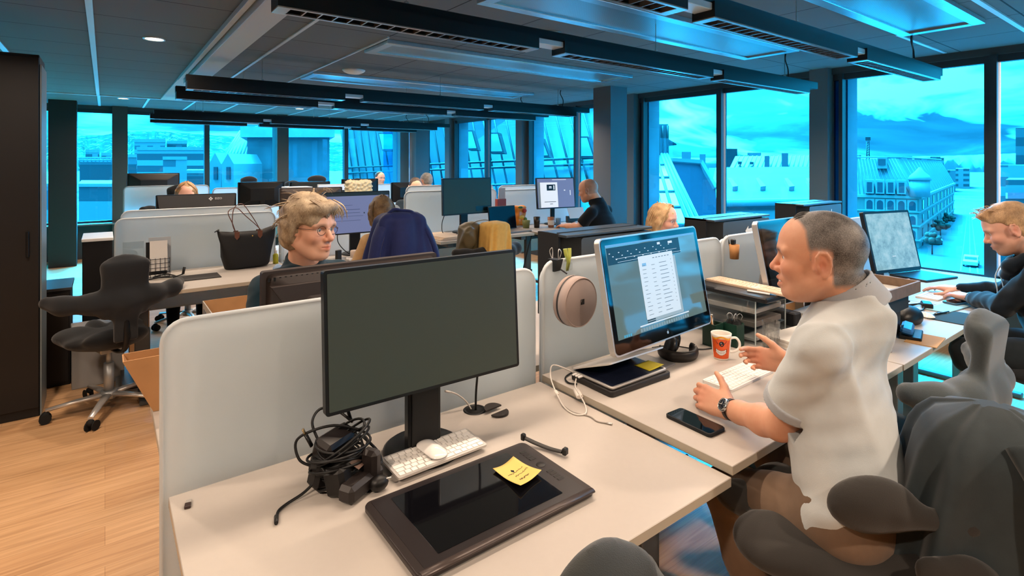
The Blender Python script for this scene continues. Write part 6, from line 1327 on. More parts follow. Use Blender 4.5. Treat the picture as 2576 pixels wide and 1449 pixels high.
S = SDF(); S.ell((1.405, .505, .80), (.10, .045, .062), np.array([[.8, .6, 0], [-.6, .8, 0], [0, 0, 1]], np.float32), .02).chain([(1.43, .46, .79), (1.53, .36, .78), (1.64, .36, .77)], [.025, .022, .022], .03); v, f = S.mesh((1.25, .2, .65), (1.8, .7, .95), .008); wr = [o for o in bpy.data.objects if o.get('label', '').startswith('saddle chair under the man in the pale polo')][0]
_rz = wr.rotation_euler[2]; _c, _s = math.cos(-_rz), math.sin(-_rz); v = v - np.array((1.56, .60, 0)); v = np.stack([v[:, 0] * _c - v[:, 1] * _s, v[:, 0] * _s + v[:, 1] * _c, v[:, 2]], 1) + np.array((1.56, .60, 0)); np_obj('armrest', v, f, M_WOOLBR, wr)
def tote():
    r = thing('tote_bag', 'black shopper bag with brown leather handles on the pale desk', 'bag', (.93, 4.82, .74)); c = (.925, 4.83); rings = []
    for z, w, d, sg in ((.742, .155, .075, .0), (.76, .165, .082, 0), (.85, .185, .078, .0), (.95, .20, .060, .004), (1.01, .21, .036, .01), (1.045, .214, .016, .016)):
        ring = []
        for j in range(60):
            a = 2 * PI * j / 60; ca, sa = math.cos(a), math.sin(a); f = .006 * math.sin(5 * a + z * 22) * (z > .76); ring.append((c[0] + (w + f) * math.copysign(abs(ca) ** .55, ca), c[1] + (d + f) * math.copysign(abs(sa) ** .6, sa), z + sg * (2.2 * ca * ca - 1.2) + .012 * ca))
        rings.append(ring)
    nyl = pbr('nylon_black', '0e0e10', .7, bump=.3, bscale=60); g = MB(); g.loft(rings, True, True); g.build('bag_body', nyl, r); lea = pbr('brown_leather', '6f4433', .5, vary=.1)
    for s in (-1, 1): g = MB(); g.tube([(c[0] + s * .205, c[1], 1.055), (c[0] + s * .236, c[1] - .004, 1.052 + s * .012)], [.014, .006], 8, flat=.5); g.build('corner_tab', nyl, r)
    for dy, dx, top in ((-.034, -.045, 1.225), (.03, .0, 1.25)):
        x0, x1 = c[0] - .075 + dx * .2, c[0] + .095 + dx * .2; g = MB(); g.tube(spline([(x0, c[1] + dy, 1.01), (x0 - .028, c[1] + dy, 1.10), (x0 - .015 + dx, c[1] + dy, top - .03), (x0 + .045 + dx, c[1] + dy, top), (x0 + .11 + dx, c[1] + dy, 1.16), (x1, c[1] + dy, 1.05), (x1 + .008, c[1] + dy, 1.0)], 6), .0055, 8, flat=.6); h = g.build('handle', lea, r)
        for x in (x0, x1): p = MB(); p.prism([(-.018, .03), (.018, .03), (.017, -.012), (0, -.034), (-.017, -.012)], (-.002, .002), Matrix(((1, 0, 0), (0, 0, 1), (0, 1, 0))), (x, c[1] + dy * 1.32 - (.010 if dy < 0 else -.01), 1.005)); p.build('leather_patch', lea, h)
    g = MB(); g.sph((c[0] + .03, c[1] - .05, .995), .006, 6); g.build('snap_button', pbr('brass_button', 'c9a55a', .3, .9), r)
tote()
def olive_bag():
    r = thing('shoulder_bag', 'olive leather bag beside the mustard garment on the black chair', 'bag', (2.50, 3.98, .62)); S = SDF(); S.box((2.50, 3.97, .84), (.22, .13, .40), .045, rotz(.2) @ roty(.15), .02).ell((2.53, 3.97, 1.03), (.10, .06, .05), None, .04).ell((2.46, 3.89, .95), (.06, .03, .09), None, .04)
    v, f = S.mesh((2.3, 3.8, .55), (2.75, 4.15, 1.15), .008, folds(3, 4, 28, .006, np.eye(3, dtype=np.float32))); np_obj('bag_body', v, f, pbr('olive_leather', '5a5038', .45, vary=.12), r)
    g = MB(); g.tube(spline([(2.46, 3.94, 1.03), (2.53, 3.93, 1.075), (2.62, 3.93, 1.09), (2.68, 3.93, 1.085)], 5), .007, 8, flat=.5); g.build('strap', pbr('olive_strap', '6b6045', .5), r)
olive_bag()
def left_clutter():
    r = thing('storage_cabinet', 'tall black cabinet block at the left edge beside the aisle', 'cabinet', (-1.2, 4.6, 0)); MB().ab((-2.4, 4.5, .0), (-.328, 4.86, 2.26), .004).build('cabinet_body', pbr('cabinet_black', '0c0a0b', .55), r)
    for i in range(3): x = -2.38 + .685 * i; d = MB(); d.ab((x, 4.485, .06), (x + .68, 4.5, 2.24), .002); d_ = d.build('cabinet_door', pbr('cabinet_door_black', '0e0c0d', .5), r); MB().ab((x + .62, 4.465, 1.0), (x + .635, 4.487, 1.16), .003).build('handle', M_PLM, d_)
    g = MB(); g.ab((-.326, 4.5, .0), (-.318, 4.86, 2.2)); g.build('lit_side_panel', pbr('cabinet_side_window_lit', '6e7a80', .4, .2), r)
    r = thing('low_cabinet', 'low black cabinet behind the empty saddle chair at the left', 'cabinet', (-.45, 5.2, 0)); MB().ab((-.70, 5.02, 0), (-.20, 5.42, .675), .003).build('cabinet_body', pbr('cabinet_black', '0c0a0b', .55), r); MB().ab((-.71, 5.01, .675), (-.19, 5.43, .695), .002).build('cabinet_top', pbr('cabinet_top_grey', '3c4448', .35), r)
    MB().ab((-.69, 5.008, .03), (-.21, 5.02, .66)).build('cabinet_door', pbr('cabinet_door_black', '0e0c0d', .5), r)
    r = thing('locker', 'black locker with a white top left of the frosted screens', 'cabinet', (.0, 5.6, 0)); MB().ab((-.145, 5.5, 0), (.05, 5.95, .955), .003).build('locker_body', pbr('cabinet_black', '0c0a0b', .55), r); MB().ab((-.15, 5.49, .955), (.055, 5.96, .98), .003).build('locker_top', M_WHITE, r)
    # white carton under the chair
    r = thing('carton', 'white printed carton behind the saddle chair base at the left', 'carton', (-.1, 5.1, 0)); T = rotz(.06); g = MB(); g.box((-.045, 5.03, .2), (.30, .30, .40), T, .003); g.build('carton_body', pbr('carton_grey_white', '8f8e8c', .75), r)
    tx = pbr('carton_print', '2a2624', .8)
    for i, (L, s_) in enumerate(((.13, 'contents'), (.16, 'list'), (.12, 'print'))): g = MB(); g.box(T @ Vector((0, 0, 0)) + Vector((-.06, 4.878 - .003, .33 - .035 * i)), (L, .002, .010), T); g.box(Vector((-.155, 4.872 - .003, .33 - .035 * i)), (.010, .002, .010), T); 
    for i, L in enumerate((.13, .16, .12)):
        q = MB(); q.box(Vector((-.05, 4.877, .34 - .035 * i)), (L, .002, .009), T); q.build('printed_line', tx, r); q = MB(); q.box(Vector((-.145, 4.871, .34 - .035 * i)), (.010, .002, .010), T); q.build('printed_bullet', tx, r)
    r = thing('carton', 'narrow brown carton standing beside the white printed carton', 'carton', (.2, 5.1, 0)); g = MB(); g.box((.205, 4.98, .24), (.12, .25, .48), None, .002); g.build('carton_body', M_CARD, r)
    for i, (z, lab) in enumerate(((.012, 'flat grey panel lying under the desk with the shopper bag'), (.05, 'upper flat panel lying under the desk with the shopper bag'))):
        MB().ab((.06 + .03 * i, 4.55, z - .012), (.42, 4.95, z + .022), .002).build('flat_panel', M_LEG if i else M_LEGL, None, (lab, 'panel'))
    # open carton on the desk of the man with glasses, its flap leaning out past the screen
    r = thing('open_carton', 'open kraft carton with a flared flap at the left end of the nearest desks', 'carton', (.24, 2.33, .74)); z0 = .742; th = .004
    lo = [(.135, 2.20), (.42, 2.20), (.42, 2.27), (.135, 2.27)]; hi = [(.05, 2.185), (.45, 2.185), (.45, 2.275), (.05, 2.275)]
    g = MB(); g.ab((.135, 2.20, z0 - .001), (.42, 2.27, z0 + .004)); g.build('carton_floor', M_CARD, r)
    for i in range(4):
        a, b, c, d = lo[i], lo[(i + 1) % 4], hi[(i + 1) % 4], hi[i]; P = [Vector((*a, z0)), Vector((*b, z0)), Vector((*c, z0 + .19)), Vector((*d, z0 + .19))]; slab(P, th).build('carton_side', M_CARD, r)
    r = thing('open_carton', 'open brown carton on the floor beside the man with glasses', 'carton', (.78, 3.75, 0)); x0, x1, y0, y1, z1 = .50, 1.02, 3.55, 3.98, .70; g = MB(); g.ab((x0, y0, 0), (x1, y1, .01)); g.build('carton_floor', M_CARD, r)
    for a, b, m in (((x0, y0), (x0 + .006, y1), pbr('carton_printed_side', 'a9a39b', .8)), ((x1 - .006, y0), (x1, y1), M_CARD), ((x0, y0), (x1, y0 + .006), M_CARD), ((x0, y1 - .006), (x1, y1), M_CARD)): MB().ab((*a, .0), (*b, z1)).build('carton_side', m, r)
    for i in range(5): MB().ab((x0 - .001, y0 + .06 + .07 * i, .45), (x0, y0 + .10 + .07 * i, .66)).build('printed_panel', pbr('print_blue_grey', '5c6470', .8), r)
    slab([Vector((x0, y0, z1)), Vector((x1, y0, z1)), Vector((x1, y0 - .13, z1 - .06)), Vector((x0, y0 - .13, z1 - .06))], .004).build('carton_flap', M_CARD, r)
    # white cartons of the third row
    r = thing('carton', 'white carton with an orange label and black print in the third row', 'carton', (2.2, 8.3, .74)); g = MB(); g.box((2.26, 8.30, .99), (.36, .30, .50), None, .004); g.build('carton_body', pbr('carton_white', 'e2e0dc', .7), r)
    MB().ab((2.29, 8.147, 1.12), (2.37, 8.15, 1.17)).build('orange_label', pbr('label_orange', 'e06a3a', .6), r); MB().ab((2.08, 8.146, .76), (2.16, 8.15, 1.22)).build('pink_panel', pbr('carton_pink', 'd9b3ad', .7), r)
    for i in range(2): MB().ab((2.24, 8.147, 1.03 - .035 * i), (2.37 - .04 * i, 8.15, 1.043 - .035 * i)).build('printed_line', tx, r)
    r = thing('carton', 'pale carton right of the cream fleece in the third row', 'carton', (3.2, 8.2, .74)); MB().box((3.1, 8.25, .97), (.34, .28, .46), None, .004).build('carton_body', pbr('carton_white', 'e2e0dc', .7), r); MB().ab((2.932, 8.105, .8), (3.0, 8.109, 1.18)).build('pink_panel', pbr('carton_pink', 'd9b3ad', .7), r)
left_clutter()
def black_bag():
    r = thing('backpack', 'black bag and coat bundle hanging at the right edge behind the grey chair', 'bag', (3.05, .35, .0)); S = SDF(); S.box((3.08, .33, .42), (.34, .20, .52), .07, rotz(.2), .03).box((3.05, .22, .32), (.26, .08, .26), .035, rotz(.2), .03).ell((3.0, .36, .70), (.12, .09, .10), None, .05).ell((3.2, .34, .66), (.12, .09, .1), None, .05)
    S.cut((0, 0, .002), (0, 0, -1)); v, f = S.mesh((2.75, .05, -.02), (3.4, .6, .85), .010, folds(7, 5, 22, .012, np.eye(3, dtype=np.float32))); np_obj('bag_body', v, f, pbr('bag_black_nylon', '1a1c1e', .5, bump=.4, bscale=40), r)
    g = MB(); g.tube(spline([(2.98, .28, .74), (2.96, .22, .60), (2.97, .17, .42), (3.0, .18, .25)], 5), .012, 8, flat=.5); g.build('strap', M_PLD, r); g = MB(); g.box((2.985, .165, .5), (.03, .012, .02), None, .003); g.build('buckle', M_LEGL, r)
black_bag()
# ================================================================ things on the desks
_KEYS = {}
def keyboard(lab, c, yaw, w, d, z, body, keym, rows, tilt=0., numpad=False, h=.009):
    """flat keyboard; rows = list of key widths per row in key units"""
    r = thing('keyboard', lab, 'keyboard', (c[0], c[1], z)); A = rotz(yaw) @ rotx(tilt); o = Vector((c[0], c[1], z + h / 2 + math.sin(abs(tilt)) * d / 2)); X = A
    g = MB(); g.prism(rrect(w, d, .007, 4), (-h / 2, h / 2), A, o); g.build('keyboard_case', body, r); mx = .006; nr = len(rows); kh = (d - 2 * mx) / nr
    for i, row in enumerate(rows):
        tot = sum(abs(k) for k in row); u = (w - 2 * mx) / tot; x = -w / 2 + mx
        for k in row:
            if k > 0:
                kw = k * u; key = (round(kw, 4), round(kh, 4), keym.name)
                if key not in _KEYS:
                    m = MB(); m.loft([[(px * s, py * s, zz) for px, py in rrect(kw - .0028, kh - .0028, .0016, 2)] for s, zz in ((1, 0), (1, .0012), (.95, .0018))], True, False); ob = m.build('key', keym); _KEYS[key] = ob.data; COL.objects.unlink(ob); bpy.data.objects.remove(ob)
                kb = bpy.data.objects.new('key', _KEYS[key]); COL.objects.link(kb); kb.parent = r; p = o + A @ Vector((x + kw / 2, d / 2 - mx - kh * (i + .5), h / 2)); kb.matrix_local = Matrix.Translation(p - Vector(r['_o'])) @ A.to_4x4()
            x += abs(k) * u
    return r
COMPACT = [[1.1] * 13, [1] * 13 + [1.5], [1.5] + [1] * 12 + [1], [1.8] + [1] * 11 + [1.7], [1.3] + [1] * 10 + [2.2], [1, 1, 1, 1.25, 5, 1.25, 1, 1, 1, 1]]
FULL = [[1] * 14 + [-.4] + [1] * 3 + [-.4] + [1] * 4, [1] * 13 + [1.6, -.4, 1, 1, 1, -.4] + [1] * 4, [1.5] + [1] * 12 + [1.1, -.4, 1, 1, 1, -.4] + [1] * 4, [1.8] + [1] * 11 + [1.8, -4.0, 1, 1, 1, 1], [1.2] + [1] * 10 + [2.4, -1.2, 1, -1.2, 1, 1, 1, 1], [1.3, 1, 1.3, 6, 1.3, 1, 1.7, -.4, 1, 1, 1, -.4, 2, 1, 1]]
M_KEYW = pbr('keycap_white', 'f1ede8', .45); M_SILV = pbr('case_silver', 'cfcac5', .35, .5)
def mouse(lab, c, yaw, z, mat, w=.056, L=.112, h=.021, tilt=0.):
    r = thing('computer_mouse', lab, 'mouse', (c[0], c[1], z)); A = rotz(yaw) @ rotx(tilt); rings = []
    for i in range(9):
        t = i / 8; k = math.cos(t * PI / 2) ** .55 if t < 1 else .03; rings.append([Vector((c[0], c[1], z + .004)) + A @ Vector((px * k, py * k, h * (t ** 1.3) * .8)) for px, py in rrect(w, L, w * .48, 8)])
    g = MB(); g.loft(rings, True, True); sh = g.build('mouse_shell', mat, r); b = MB(); b.prism(rrect(w * .9, L * .93, w * .42, 6), (0, .005), A, Vector((c[0], c[1], z))); b.build('mouse_base', M_ALUS, r); return r
def phone(lab, c, yaw, z, w=.074, L=.150, h=.011, case=None):
    r = thing('phone', lab, 'phone', (c[0], c[1], z)); A = rotz(yaw); o = Vector((c[0], c[1], z)); g = MB(); P = rrect(w, L, .012, 5)
    g.loft([[o + A @ Vector((px * s, py * s, zz)) for px, py in P] for s, zz in ((.96, 0), (1, .002), (1, h - .002), (.97, h))], True, True); g.build('phone_case', case or pbr('phone_case_black', '0d0e10', .6), r)
    s = MB(); s.prism(rrect(w - .008, L - .008, .009, 5), (0, .0006), A, o + Vector((0, 0, h - .0002))); s.build('phone_screen', pbr('phone_glass', '05070a', .05), r); return r
def cable(name, lab, pts, rad, mat, cat='cable', ends=()):
    r = thing(name, lab, cat, pts[0]); MB().tube(spline(pts, 7), rad, 8).build('cord', mat, r)
    for a, b, rr, m in ends: MB().tube([a, b], rr, 8, flat=.6).build('plug', m, r)
    return r
M_CBLW = pbr('cable_white', 'd9d2cb', .5); M_CBLB = pbr('cable_black', '0c0c0d', .5)
def desk_one():
    z = ZA
    keyboard('small silver keyboard lying on the round monitor foot of the nearest desk', (.752, 1.370), .02, .282, .114, z + .0145, M_SILV, M_KEYW, COMPACT, .04, h=.006)
    mouse('white mouse lying on the silver keyboard', (.742, 1.372), .10, z + .0262, pbr('mouse_white', 'efebe7', .12, coat=.5), tilt=.04)
    # pen tablet
    r = thing('pen_tablet', 'large dark pen display tablet lying on the nearest desk', 'drawing tablet', (.744, 1.12, z)); c = Vector((.744, 1.12, z + .004)); bd = pbr('tablet_shell', '352e2d', .38, .25)
    g = MB(); P = rrect(.492, .296, .018, 6); g.loft([[c + Vector((px * s, py * s, zz)) for px, py in P] for s, zz in ((.97, -.002), (1., .003), (1., .012), (.992, .0155))], True, True); g.build('tablet_shell', bd, r)
    g = MB(); g.prism([(-.246 + .02, -.140), (.226, -.140), (.228, .14), (-.228, .14)], (0, .0012), None, c + Vector((0, 0, .0150))); g.build('front_sheet', pbr('tablet_sheet', '2a2526', .3), r)
    g = MB(); g.prism(rrect(.352, .236, .003, 2), (0, .0008), None, c + Vector((-.008 + .0, .006, .0163))); g.build('screen', pbr('tablet_screen', '0c0c10', .07, coat=.3), r)
    g = MB(); P = [c + Vector((x, -.142, .0135)) for x in (-.24, -.12, 0, .12, .24)]; g.tube(P, .011, 10, flat=.45); g.build('front_edge', pbr('tablet_edge', '4d4340', .35, .3), r)
    bm = pbr('tablet_key', '191616', .45)
    for y in (.098, .084, .070, .056, -.018, -.032, -.046, -.060): g = MB(); g.box(c + Vector((.206, y, .0166)), (.020, .010, .002), None, .001); g.build('express_key', bm, r)
    g = MB(); g.lathe(c + Vector((.206, .02, .0158)), [(.001, .0016), (.012, .0016), (.013, .0008), (.013, 0)], 20); g.build('touch_ring', bm, r)
    # note
    r = thing('sticky_note', 'yellow sticky note with faint handwriting on the pen tablet', 'note', (.87, 1.14, z + .021)); Q = [Vector((.826, 1.190, z + .025)), Vector((.829, 1.073, z + .034)), Vector((.918, 1.098, z + .031)), Vector((.905, 1.204, z + .026))]
    f = lambda u, v: Q[0].lerp(Q[1], v).lerp(Q[3].lerp(Q[2], v), u) + Vector((0, 0, .004 - .007 * math.sin(PI * u) * (1 - .3 * v) - .006 * math.sin(PI * v)))
    MB().grid(f, 12, 12, True, .0006).build('note_paper', pbr('sticky_yellow', 'e9c873', .8), r); rg = random.Random(3)
    for j, (v, u0, u1) in enumerate(((.42, .2, .86), (.56, .35, .92), (.76, .3, .72))):
        pts = []
        for i in range(34): u = u0 + (u1 - u0) * i / 33; q = f(u, v + rg.uniform(-.028, .028) * (1.3 if j == 2 else 1)); pts.append((q.x, q.y, q.z + .0012))
        MB().tube(pts, .0005, 4).build('handwriting', pbr('pencil_grey', '6b5a48', .8), r)
    r = thing('pen_loop', 'curved dark pen holder strap lying off the corner of the tablet', 'pen holder', (1.03, 1.2, z)); MB().tube(spline([(1.002, 1.276, z + .022), (1.022, 1.247, z + .012), (1.040, 1.205, z + .008), (1.052, 1.165, z + .012)], 6), .0085, 10, flat=.5).build('strap', pbr('strap_grey', '393735', .6), r); MB().box((1.055, 1.157, z + .016), (.018, .014, .020), rotz(.3), .003).build('end_clip', M_PLB, r); MB().box((1.0, 1.281, z + .024), (.014, .014, .02), rotz(.3), .003).build('end_clip', M_PLB, r)
    r = thing('usb_stick', 'tiny dark USB stick on the left end of the nearest desk', 'USB stick', (.164, 1.546, z)); MB().box((.162, 1.540, z + .004), (.014, .018, .008), rotz(-.2), .0015).build('stick_body', pbr('usb_brown', '3a2a26', .4), r); MB().box((.166, 1.556, z + .004), (.012, .014, .0045), rotz(-.2), .0005).build('usb_plug', M_ALUS, r)
    # grommet with its opened lid
    r = thing('cable_grommet', 'round black cable outlet with a turned-out lid in the nearest desk', 'cable outlet', (1.01, 1.565, z)); g = MB(); g.lathe((1.010, 1.562, z), [(.030, -.02), (.030, .001), (.036, .003), (.040, .001), (.040, -.0)], 28, None, True, False); g.build('outlet_ring', M_PLB, r); g = MB(); g.lathe((1.010, 1.562, z), [(.001, .0008), (.031, .0008), (.031, .0004)], 24); g.build('outlet_hole', M_RUB, r)
    for a0, dz, cx, cy in ((0, .010, 1.052, 1.508), (PI, .003, 1.058, 1.490)): g = MB(); g.prism([(.034 * math.cos(a0 + a), .034 * math.sin(a0 + a)) for a in np.linspace(.05, PI - .05, 14)], (0, .005), rotz(.1) @ rotx(.12 if a0 == 0 else -.02), (cx, cy, z + dz)); g.build('lid_half', pbr('lid_brown_black', '2a2320', .5), r)
    cable('power_cable', 'black cable rising from the desk outlet to the large black monitor', [(1.012, 1.560, z - .0), (1.010, 1.555, z + .06), (1.005, 1.535, z + .15), (.99, 1.50, z + .24), (.95, 1.45, z + .31)], .0038, M_CBLB)
    cable('network_cable', 'short white network cable with a bare plug beside the desk outlet', [(1.0, 1.57, z + .002), (.985, 1.58, z + .03), (.955, 1.585, z + .058), (.93, 1.59, z + .072)], .0028, M_CBLW, 'cable', [((.93, 1.59, z + .072), (.912, 1.594, z + .078), .006, pbr('clear_plug', 'cfc8c0', .2))])
    # adapter cable hanging over the joint of the two desks
    cable('adapter_cable', 'white looped adapter cable at the joint between the two nearest desks', [(1.43, 1.505, ZB + .018), (1.375, 1.52, ZB + .05), (1.335, 1.535, ZB + .062), (1.31, 1.515, ZB + .03), (1.30, 1.475, z + .018), (1.262, 1.39, z + .005), (1.255, 1.33, z + .004), (1.285, 1.31, z + .004), (1.32, 1.345, z + .010), (1.337, 1.40, z + .035), (1.362, 1.44, ZB + .012), (1.40, 1.475, ZB + .016)], .0026, M_CBLW, 'cable', [((1.352, 1.425, ZB + .006), (1.332, 1.385, z + .022), .013, pbr('adapter_white', 'e9e1d8', .4)), ((1.302, 1.48, z + .02), (1.298, 1.462, z + .012), .007, pbr('adapter_white', 'e9e1d8', .4))])
    cable('charger_cable', 'thin grey cable end lying on the nearest desk below the adapter', [(1.268, 1.40, z + .004), (1.262, 1.345, z + .003), (1.285, 1.29, z + .003), (1.28, 1.25, z + .003), (1.296, 1.222, z + .003)], .0022, pbr('cable_grey', '9a928a', .5), 'cable', [((1.296, 1.222, z + .004), (1.304, 1.206, z + .004), .004, M_ALUS)])
    cable('laptop_cable', 'dark cable running behind the open laptop to the desk edge', [(1.78, 1.585, ZB + .004), (1.65, 1.58, ZB + .004), (1.50, 1.56, ZB + .005), (1.405, 1.535, ZB + .005), (1.372, 1.49, ZB + .005), (1.385, 1.455, ZB + .006)], .0032, M_CBLB)
    # bundle of power adapters
    r = thing('power_adapter_bundle', 'bundle of black power adapters wrapped in their own cables on the nearest desk', 'power adapters', (.50, 1.40, z)); pl = pbr('adapter_brown_black', '211b1a', .42); bk = pbr('adapter_black', '100d0d', .45)
    for c, d, A, m in (((.49, 1.455, z + .072), (.115, .06, .10), rotz(.5) @ rotx(.3), pl), ((.505, 1.39, z + .038), (.125, .062, .07), rotz(.62) @ rotx(-.25), bk), ((.525, 1.345, z + .024), (.13, .05, .045), rotz(.5), pl), ((.455, 1.43, z + .045), (.06, .05, .085), rotz(.2) @ roty(.25), bk), ((.555, 1.355, z + .062), (.034, .05, .07), rotz(.5), pl)):
        g = MB(); g.box(c, d, A, .010); g.build('adapter_block', m, r)
    g = MB(); g.box((.529, 1.367, z + .068), (.050, .0012, .03), rotz(.62) @ rotx(-.25 - .9)); g.build('rating_label', pbr('label_brown', '6a5349', .6), r)
    rg = random.Random(11)
    for i in range(15):
        rx, ry, cz = rg.uniform(.05, .072), rg.uniform(.040, .055), z + .03 + .0065 * i; tl = rg.uniform(-.35, .35); ph = rg.uniform(0, 6)
        P = [(.492 + rx * math.cos(a) + .012 * math.sin(ph), 1.412 + ry * math.sin(a) + .008 * math.cos(ph), max(z + .005, cz + .02 * math.sin(a + ph) + rx * math.cos(a) * tl)) for a in np.linspace(0, 2 * PI, 30)[:-1]]
        MB().tube(P, .0034, 6, closed=True).build('wound_cable', M_CBLB, r)
    for P, e in (([(.455, 1.46, z + .10), (.445, 1.49, z + .145), (.475, 1.515, z + .165), (.515, 1.50, z + .155), (.545, 1.46, z + .13)], None), ([(.44, 1.44, z + .05), (.405, 1.46, z + .07), (.40, 1.48, z + .11), (.43, 1.47, z + .132), (.49, 1.45, z + .14), (.55, 1.43, z + .12)], None), ([(.44, 1.42, z + .03), (.40, 1.41, z + .012), (.36, 1.40, z + .006), (.335, 1.385, z + .005), (.325, 1.362, z + .005)], ((.325, 1.366, z + .005), (.318, 1.338, z + .006))), ([(.43, 1.42, z + .085), (.45, 1.37, z + .055), (.49, 1.335, z + .02), (.53, 1.32, z + .012)], None), ([(.56, 1.42, z + .1), (.585, 1.39, z + .07), (.59, 1.37, z + .045), (.572, 1.36, z + .05)], None)):
        MB().tube(spline(P, 7), .0036, 8).build('loose_cable', M_CBLB, r)
        if e: MB().tube(e, [.0055, .0045], 8).build('plug', M_PLB, r)
    for a, b, k in (((.435, 1.46, z + .098), (.421, 1.468, z + .13), 1), ((.546, 1.475, z + .128), (.538, 1.488, z + .165), 1)):
        MB().tube([a, b], .0075, 8, flat=.6).build('plug', M_PLB, r); v = Vector(b) - Vector(a); MB().tube([b, Vector(b) + v * .42], .0055, 8, flat=.5).build('plug_tip', pbr('plug_tip_gold', 'b59b72', .3, .9), r)
    MB().tube([(.575, 1.315, z + .03), (.592, 1.312, z + .03)], .0022, 6).build('plug_pin', M_ALUS, r); MB().sph((.562, 1.322, z + .021), (.026, .019, .019), 8).build('wall_plug', bk, r)
desk_one()
def desk_two():
    z = ZB
    r = thing('docking_station', 'flat black docking box under the half-open laptop', 'docking box', (1.56, 1.41, z)); g = MB(); P = rrect(.325, .215, .016, 5); g.loft([[Vector((1.57, 1.408, z + zz)) + rotz(-.02) @ Vector((px * s, py * s, 0)) for px, py in P] for s, zz in ((.98, 0), (1, .003), (1, .019), (.985, .022))], True, True); g.build('dock_body', pbr('dock_black', '1d1a1a', .5), r)
    r = thing('laptop', 'half-open silver laptop with a yellow note, lying on the black docking box', 'laptop', (1.56, 1.41, z + .022)); zb = z + .0225; g = MB(); P = rrect(.305, .205, .012, 5); c = Vector((1.568, 1.413, zb)); g.loft([[c + Vector((px * s, py * s, zz)) for px, py in P] for s, zz in ((.97, 0), (1, .002), (1, .009), (.995, .0105))], True, True); g.build('laptop_base', M_ALUS, r)
    MB().prism(rrect(.290, .190, .006, 4), (0, .0006), None, c + Vector((0, 0, .0104))).build('keyboard_deck', pbr('deck_blue_black', '1b2133', .18), r)
    A = rotx(-.36); hinge = c + Vector((0, .1, .014)); g = MB(); g.prism(rrect(.305, .205, .012, 5), (0, .005), A, hinge + A @ Vector((0, -.1, 0))); ld = g.build('laptop_lid', pbr('lid_aluminium', 'd8d2cc', .3, .35), r); MB().prism(rrect(.29, .19, .006, 4), (-.0008, 0), A, hinge + A @ Vector((0, -.1, 0))).build('screen', pbr('laptop_screen_dark', '0a0d16', .1), ld)
    n = MB(); n.grid(lambda u, v: (1.64 + .085 * u, 1.33 + .075 * v, zb + .0125 + .006 * (1 - v) * u * u), 6, 6, True, .0006); n.build('yellow_note', pbr('note_yellow', 'd8c62f', .7), r)
    for i, y in enumerate((1.49, 1.475, 1.46)): MB().box((1.408, y, zb + .004), (.022, .009, .006), None, .0015).build('white_plug', M_WHITE, r)
    # headphones
    r = thing('headphones', 'black over-ear headphones lying between the laptop and the orange mug', 'headphones', (1.93, 1.42, z)); lea = pbr('headphone_black', '0b0b0c', .38); 
    for cx, cy, yw, tl in ((1.905, 1.425, .9, .35), (1.965, 1.45, .75, .3)):
        A = rotz(yw) @ rotx(-PI / 2 + tl) ; o = Vector((cx, cy, z + .045)); g = MB(); g.lathe(o, [(.001, -.008), (.030, -.010), (.040, -.004), (.044, .008), (.040, .022), (.030, .026), (.02, .018), (.001, .016)], 26, A); g.build('ear_cup', lea, r)
    g = MB(); pts = [Vector((1.935, 1.425, z + .028)) + rotz(-.5) @ Vector((.074 * math.cos(a), .062 * math.sin(a) - .01, .006 * math.sin(a))) for a in np.linspace(PI * .93, PI * 2.12, 24)]; g.tube(pts, [.012] * 24, 10, flat=1.9); g.build('headband', pbr('headband_leather', '17120f', .45), r); MB().box((1.99, 1.372, z + .032), (.016, .010, .036), rotz(.5), .003).build('metal_slider', pbr('slider_metal', 'a9a19a', .3, .9), r)
    # mug
    r = thing('mug', 'orange mug with a grinning cartoon mouth and one dark eye patch', 'mug', (2.068, 1.302, z)); c = (2.068, 1.302, z); H = .106; R0, R1 = .031, .0415; rad = lambda t: R0 + (R1 - R0) * (min(1, t * 1.0) ** .8)
    g = MB(); g.lathe(c, [(.001, .002), (R0 - .002, 0), (rad(.03), .004)] + [(rad(t), H * t) for t in np.linspace(.08, 1, 12)] + [(R1 - .003, H + .0005), (R1 - .0045, H - .004)] + [(rad(t) - .0045, H * t) for t in np.linspace(.9, .08, 8)] + [(.001, .008)], 40); g.build('mug_body', pbr('mug_white', 'f0e8df', .2), r)
    fa = math.atan2(-1.302, -2.068); ang = lambda a, t, o_=.0006: Vector((c[0] + (rad(t) + o_) * math.cos(fa + a), c[1] + (rad(t) + o_) * math.sin(fa + a), z + H * t))
    MB().grid(lambda u, v: ang(-1.05 + 2.1 * u, .07 + .78 * v), 30, 16).build('orange_print', pbr('mug_orange', 'd9561e', .3, vary=.12, vscale=50), r)
    MB().grid(lambda u, v: ang(-1.05 + 2.1 * u, .85 + .07 * v - .04 * math.sin(u * 9), .0009), 30, 3).build('yellow_band', pbr('mug_yellow', 'e8a02c', .3, vary=.2, vscale=80), r)
    def patch(nm, a0, t0, ra, rt, m, o_, f=None): MB().add([ang(a0 + ra * math.cos(k), t0 + rt * math.sin(k) * (f(k) if f else 1), o_) for k in np.linspace(0, 2 * PI, 25)[:-1]], [tuple(range(24))]).build(nm, m, r)
    dk = pbr('mug_dark_red', '6f1d12', .3); MB().grid(lambda u, v: ang(-.62 + 1.24 * u, .20 + .15 * (2 * u - 1) ** 2 + .20 * v * (1 - .35 * (2 * u - 1) ** 2), .0012), 20, 3).build('grin', dk, r)
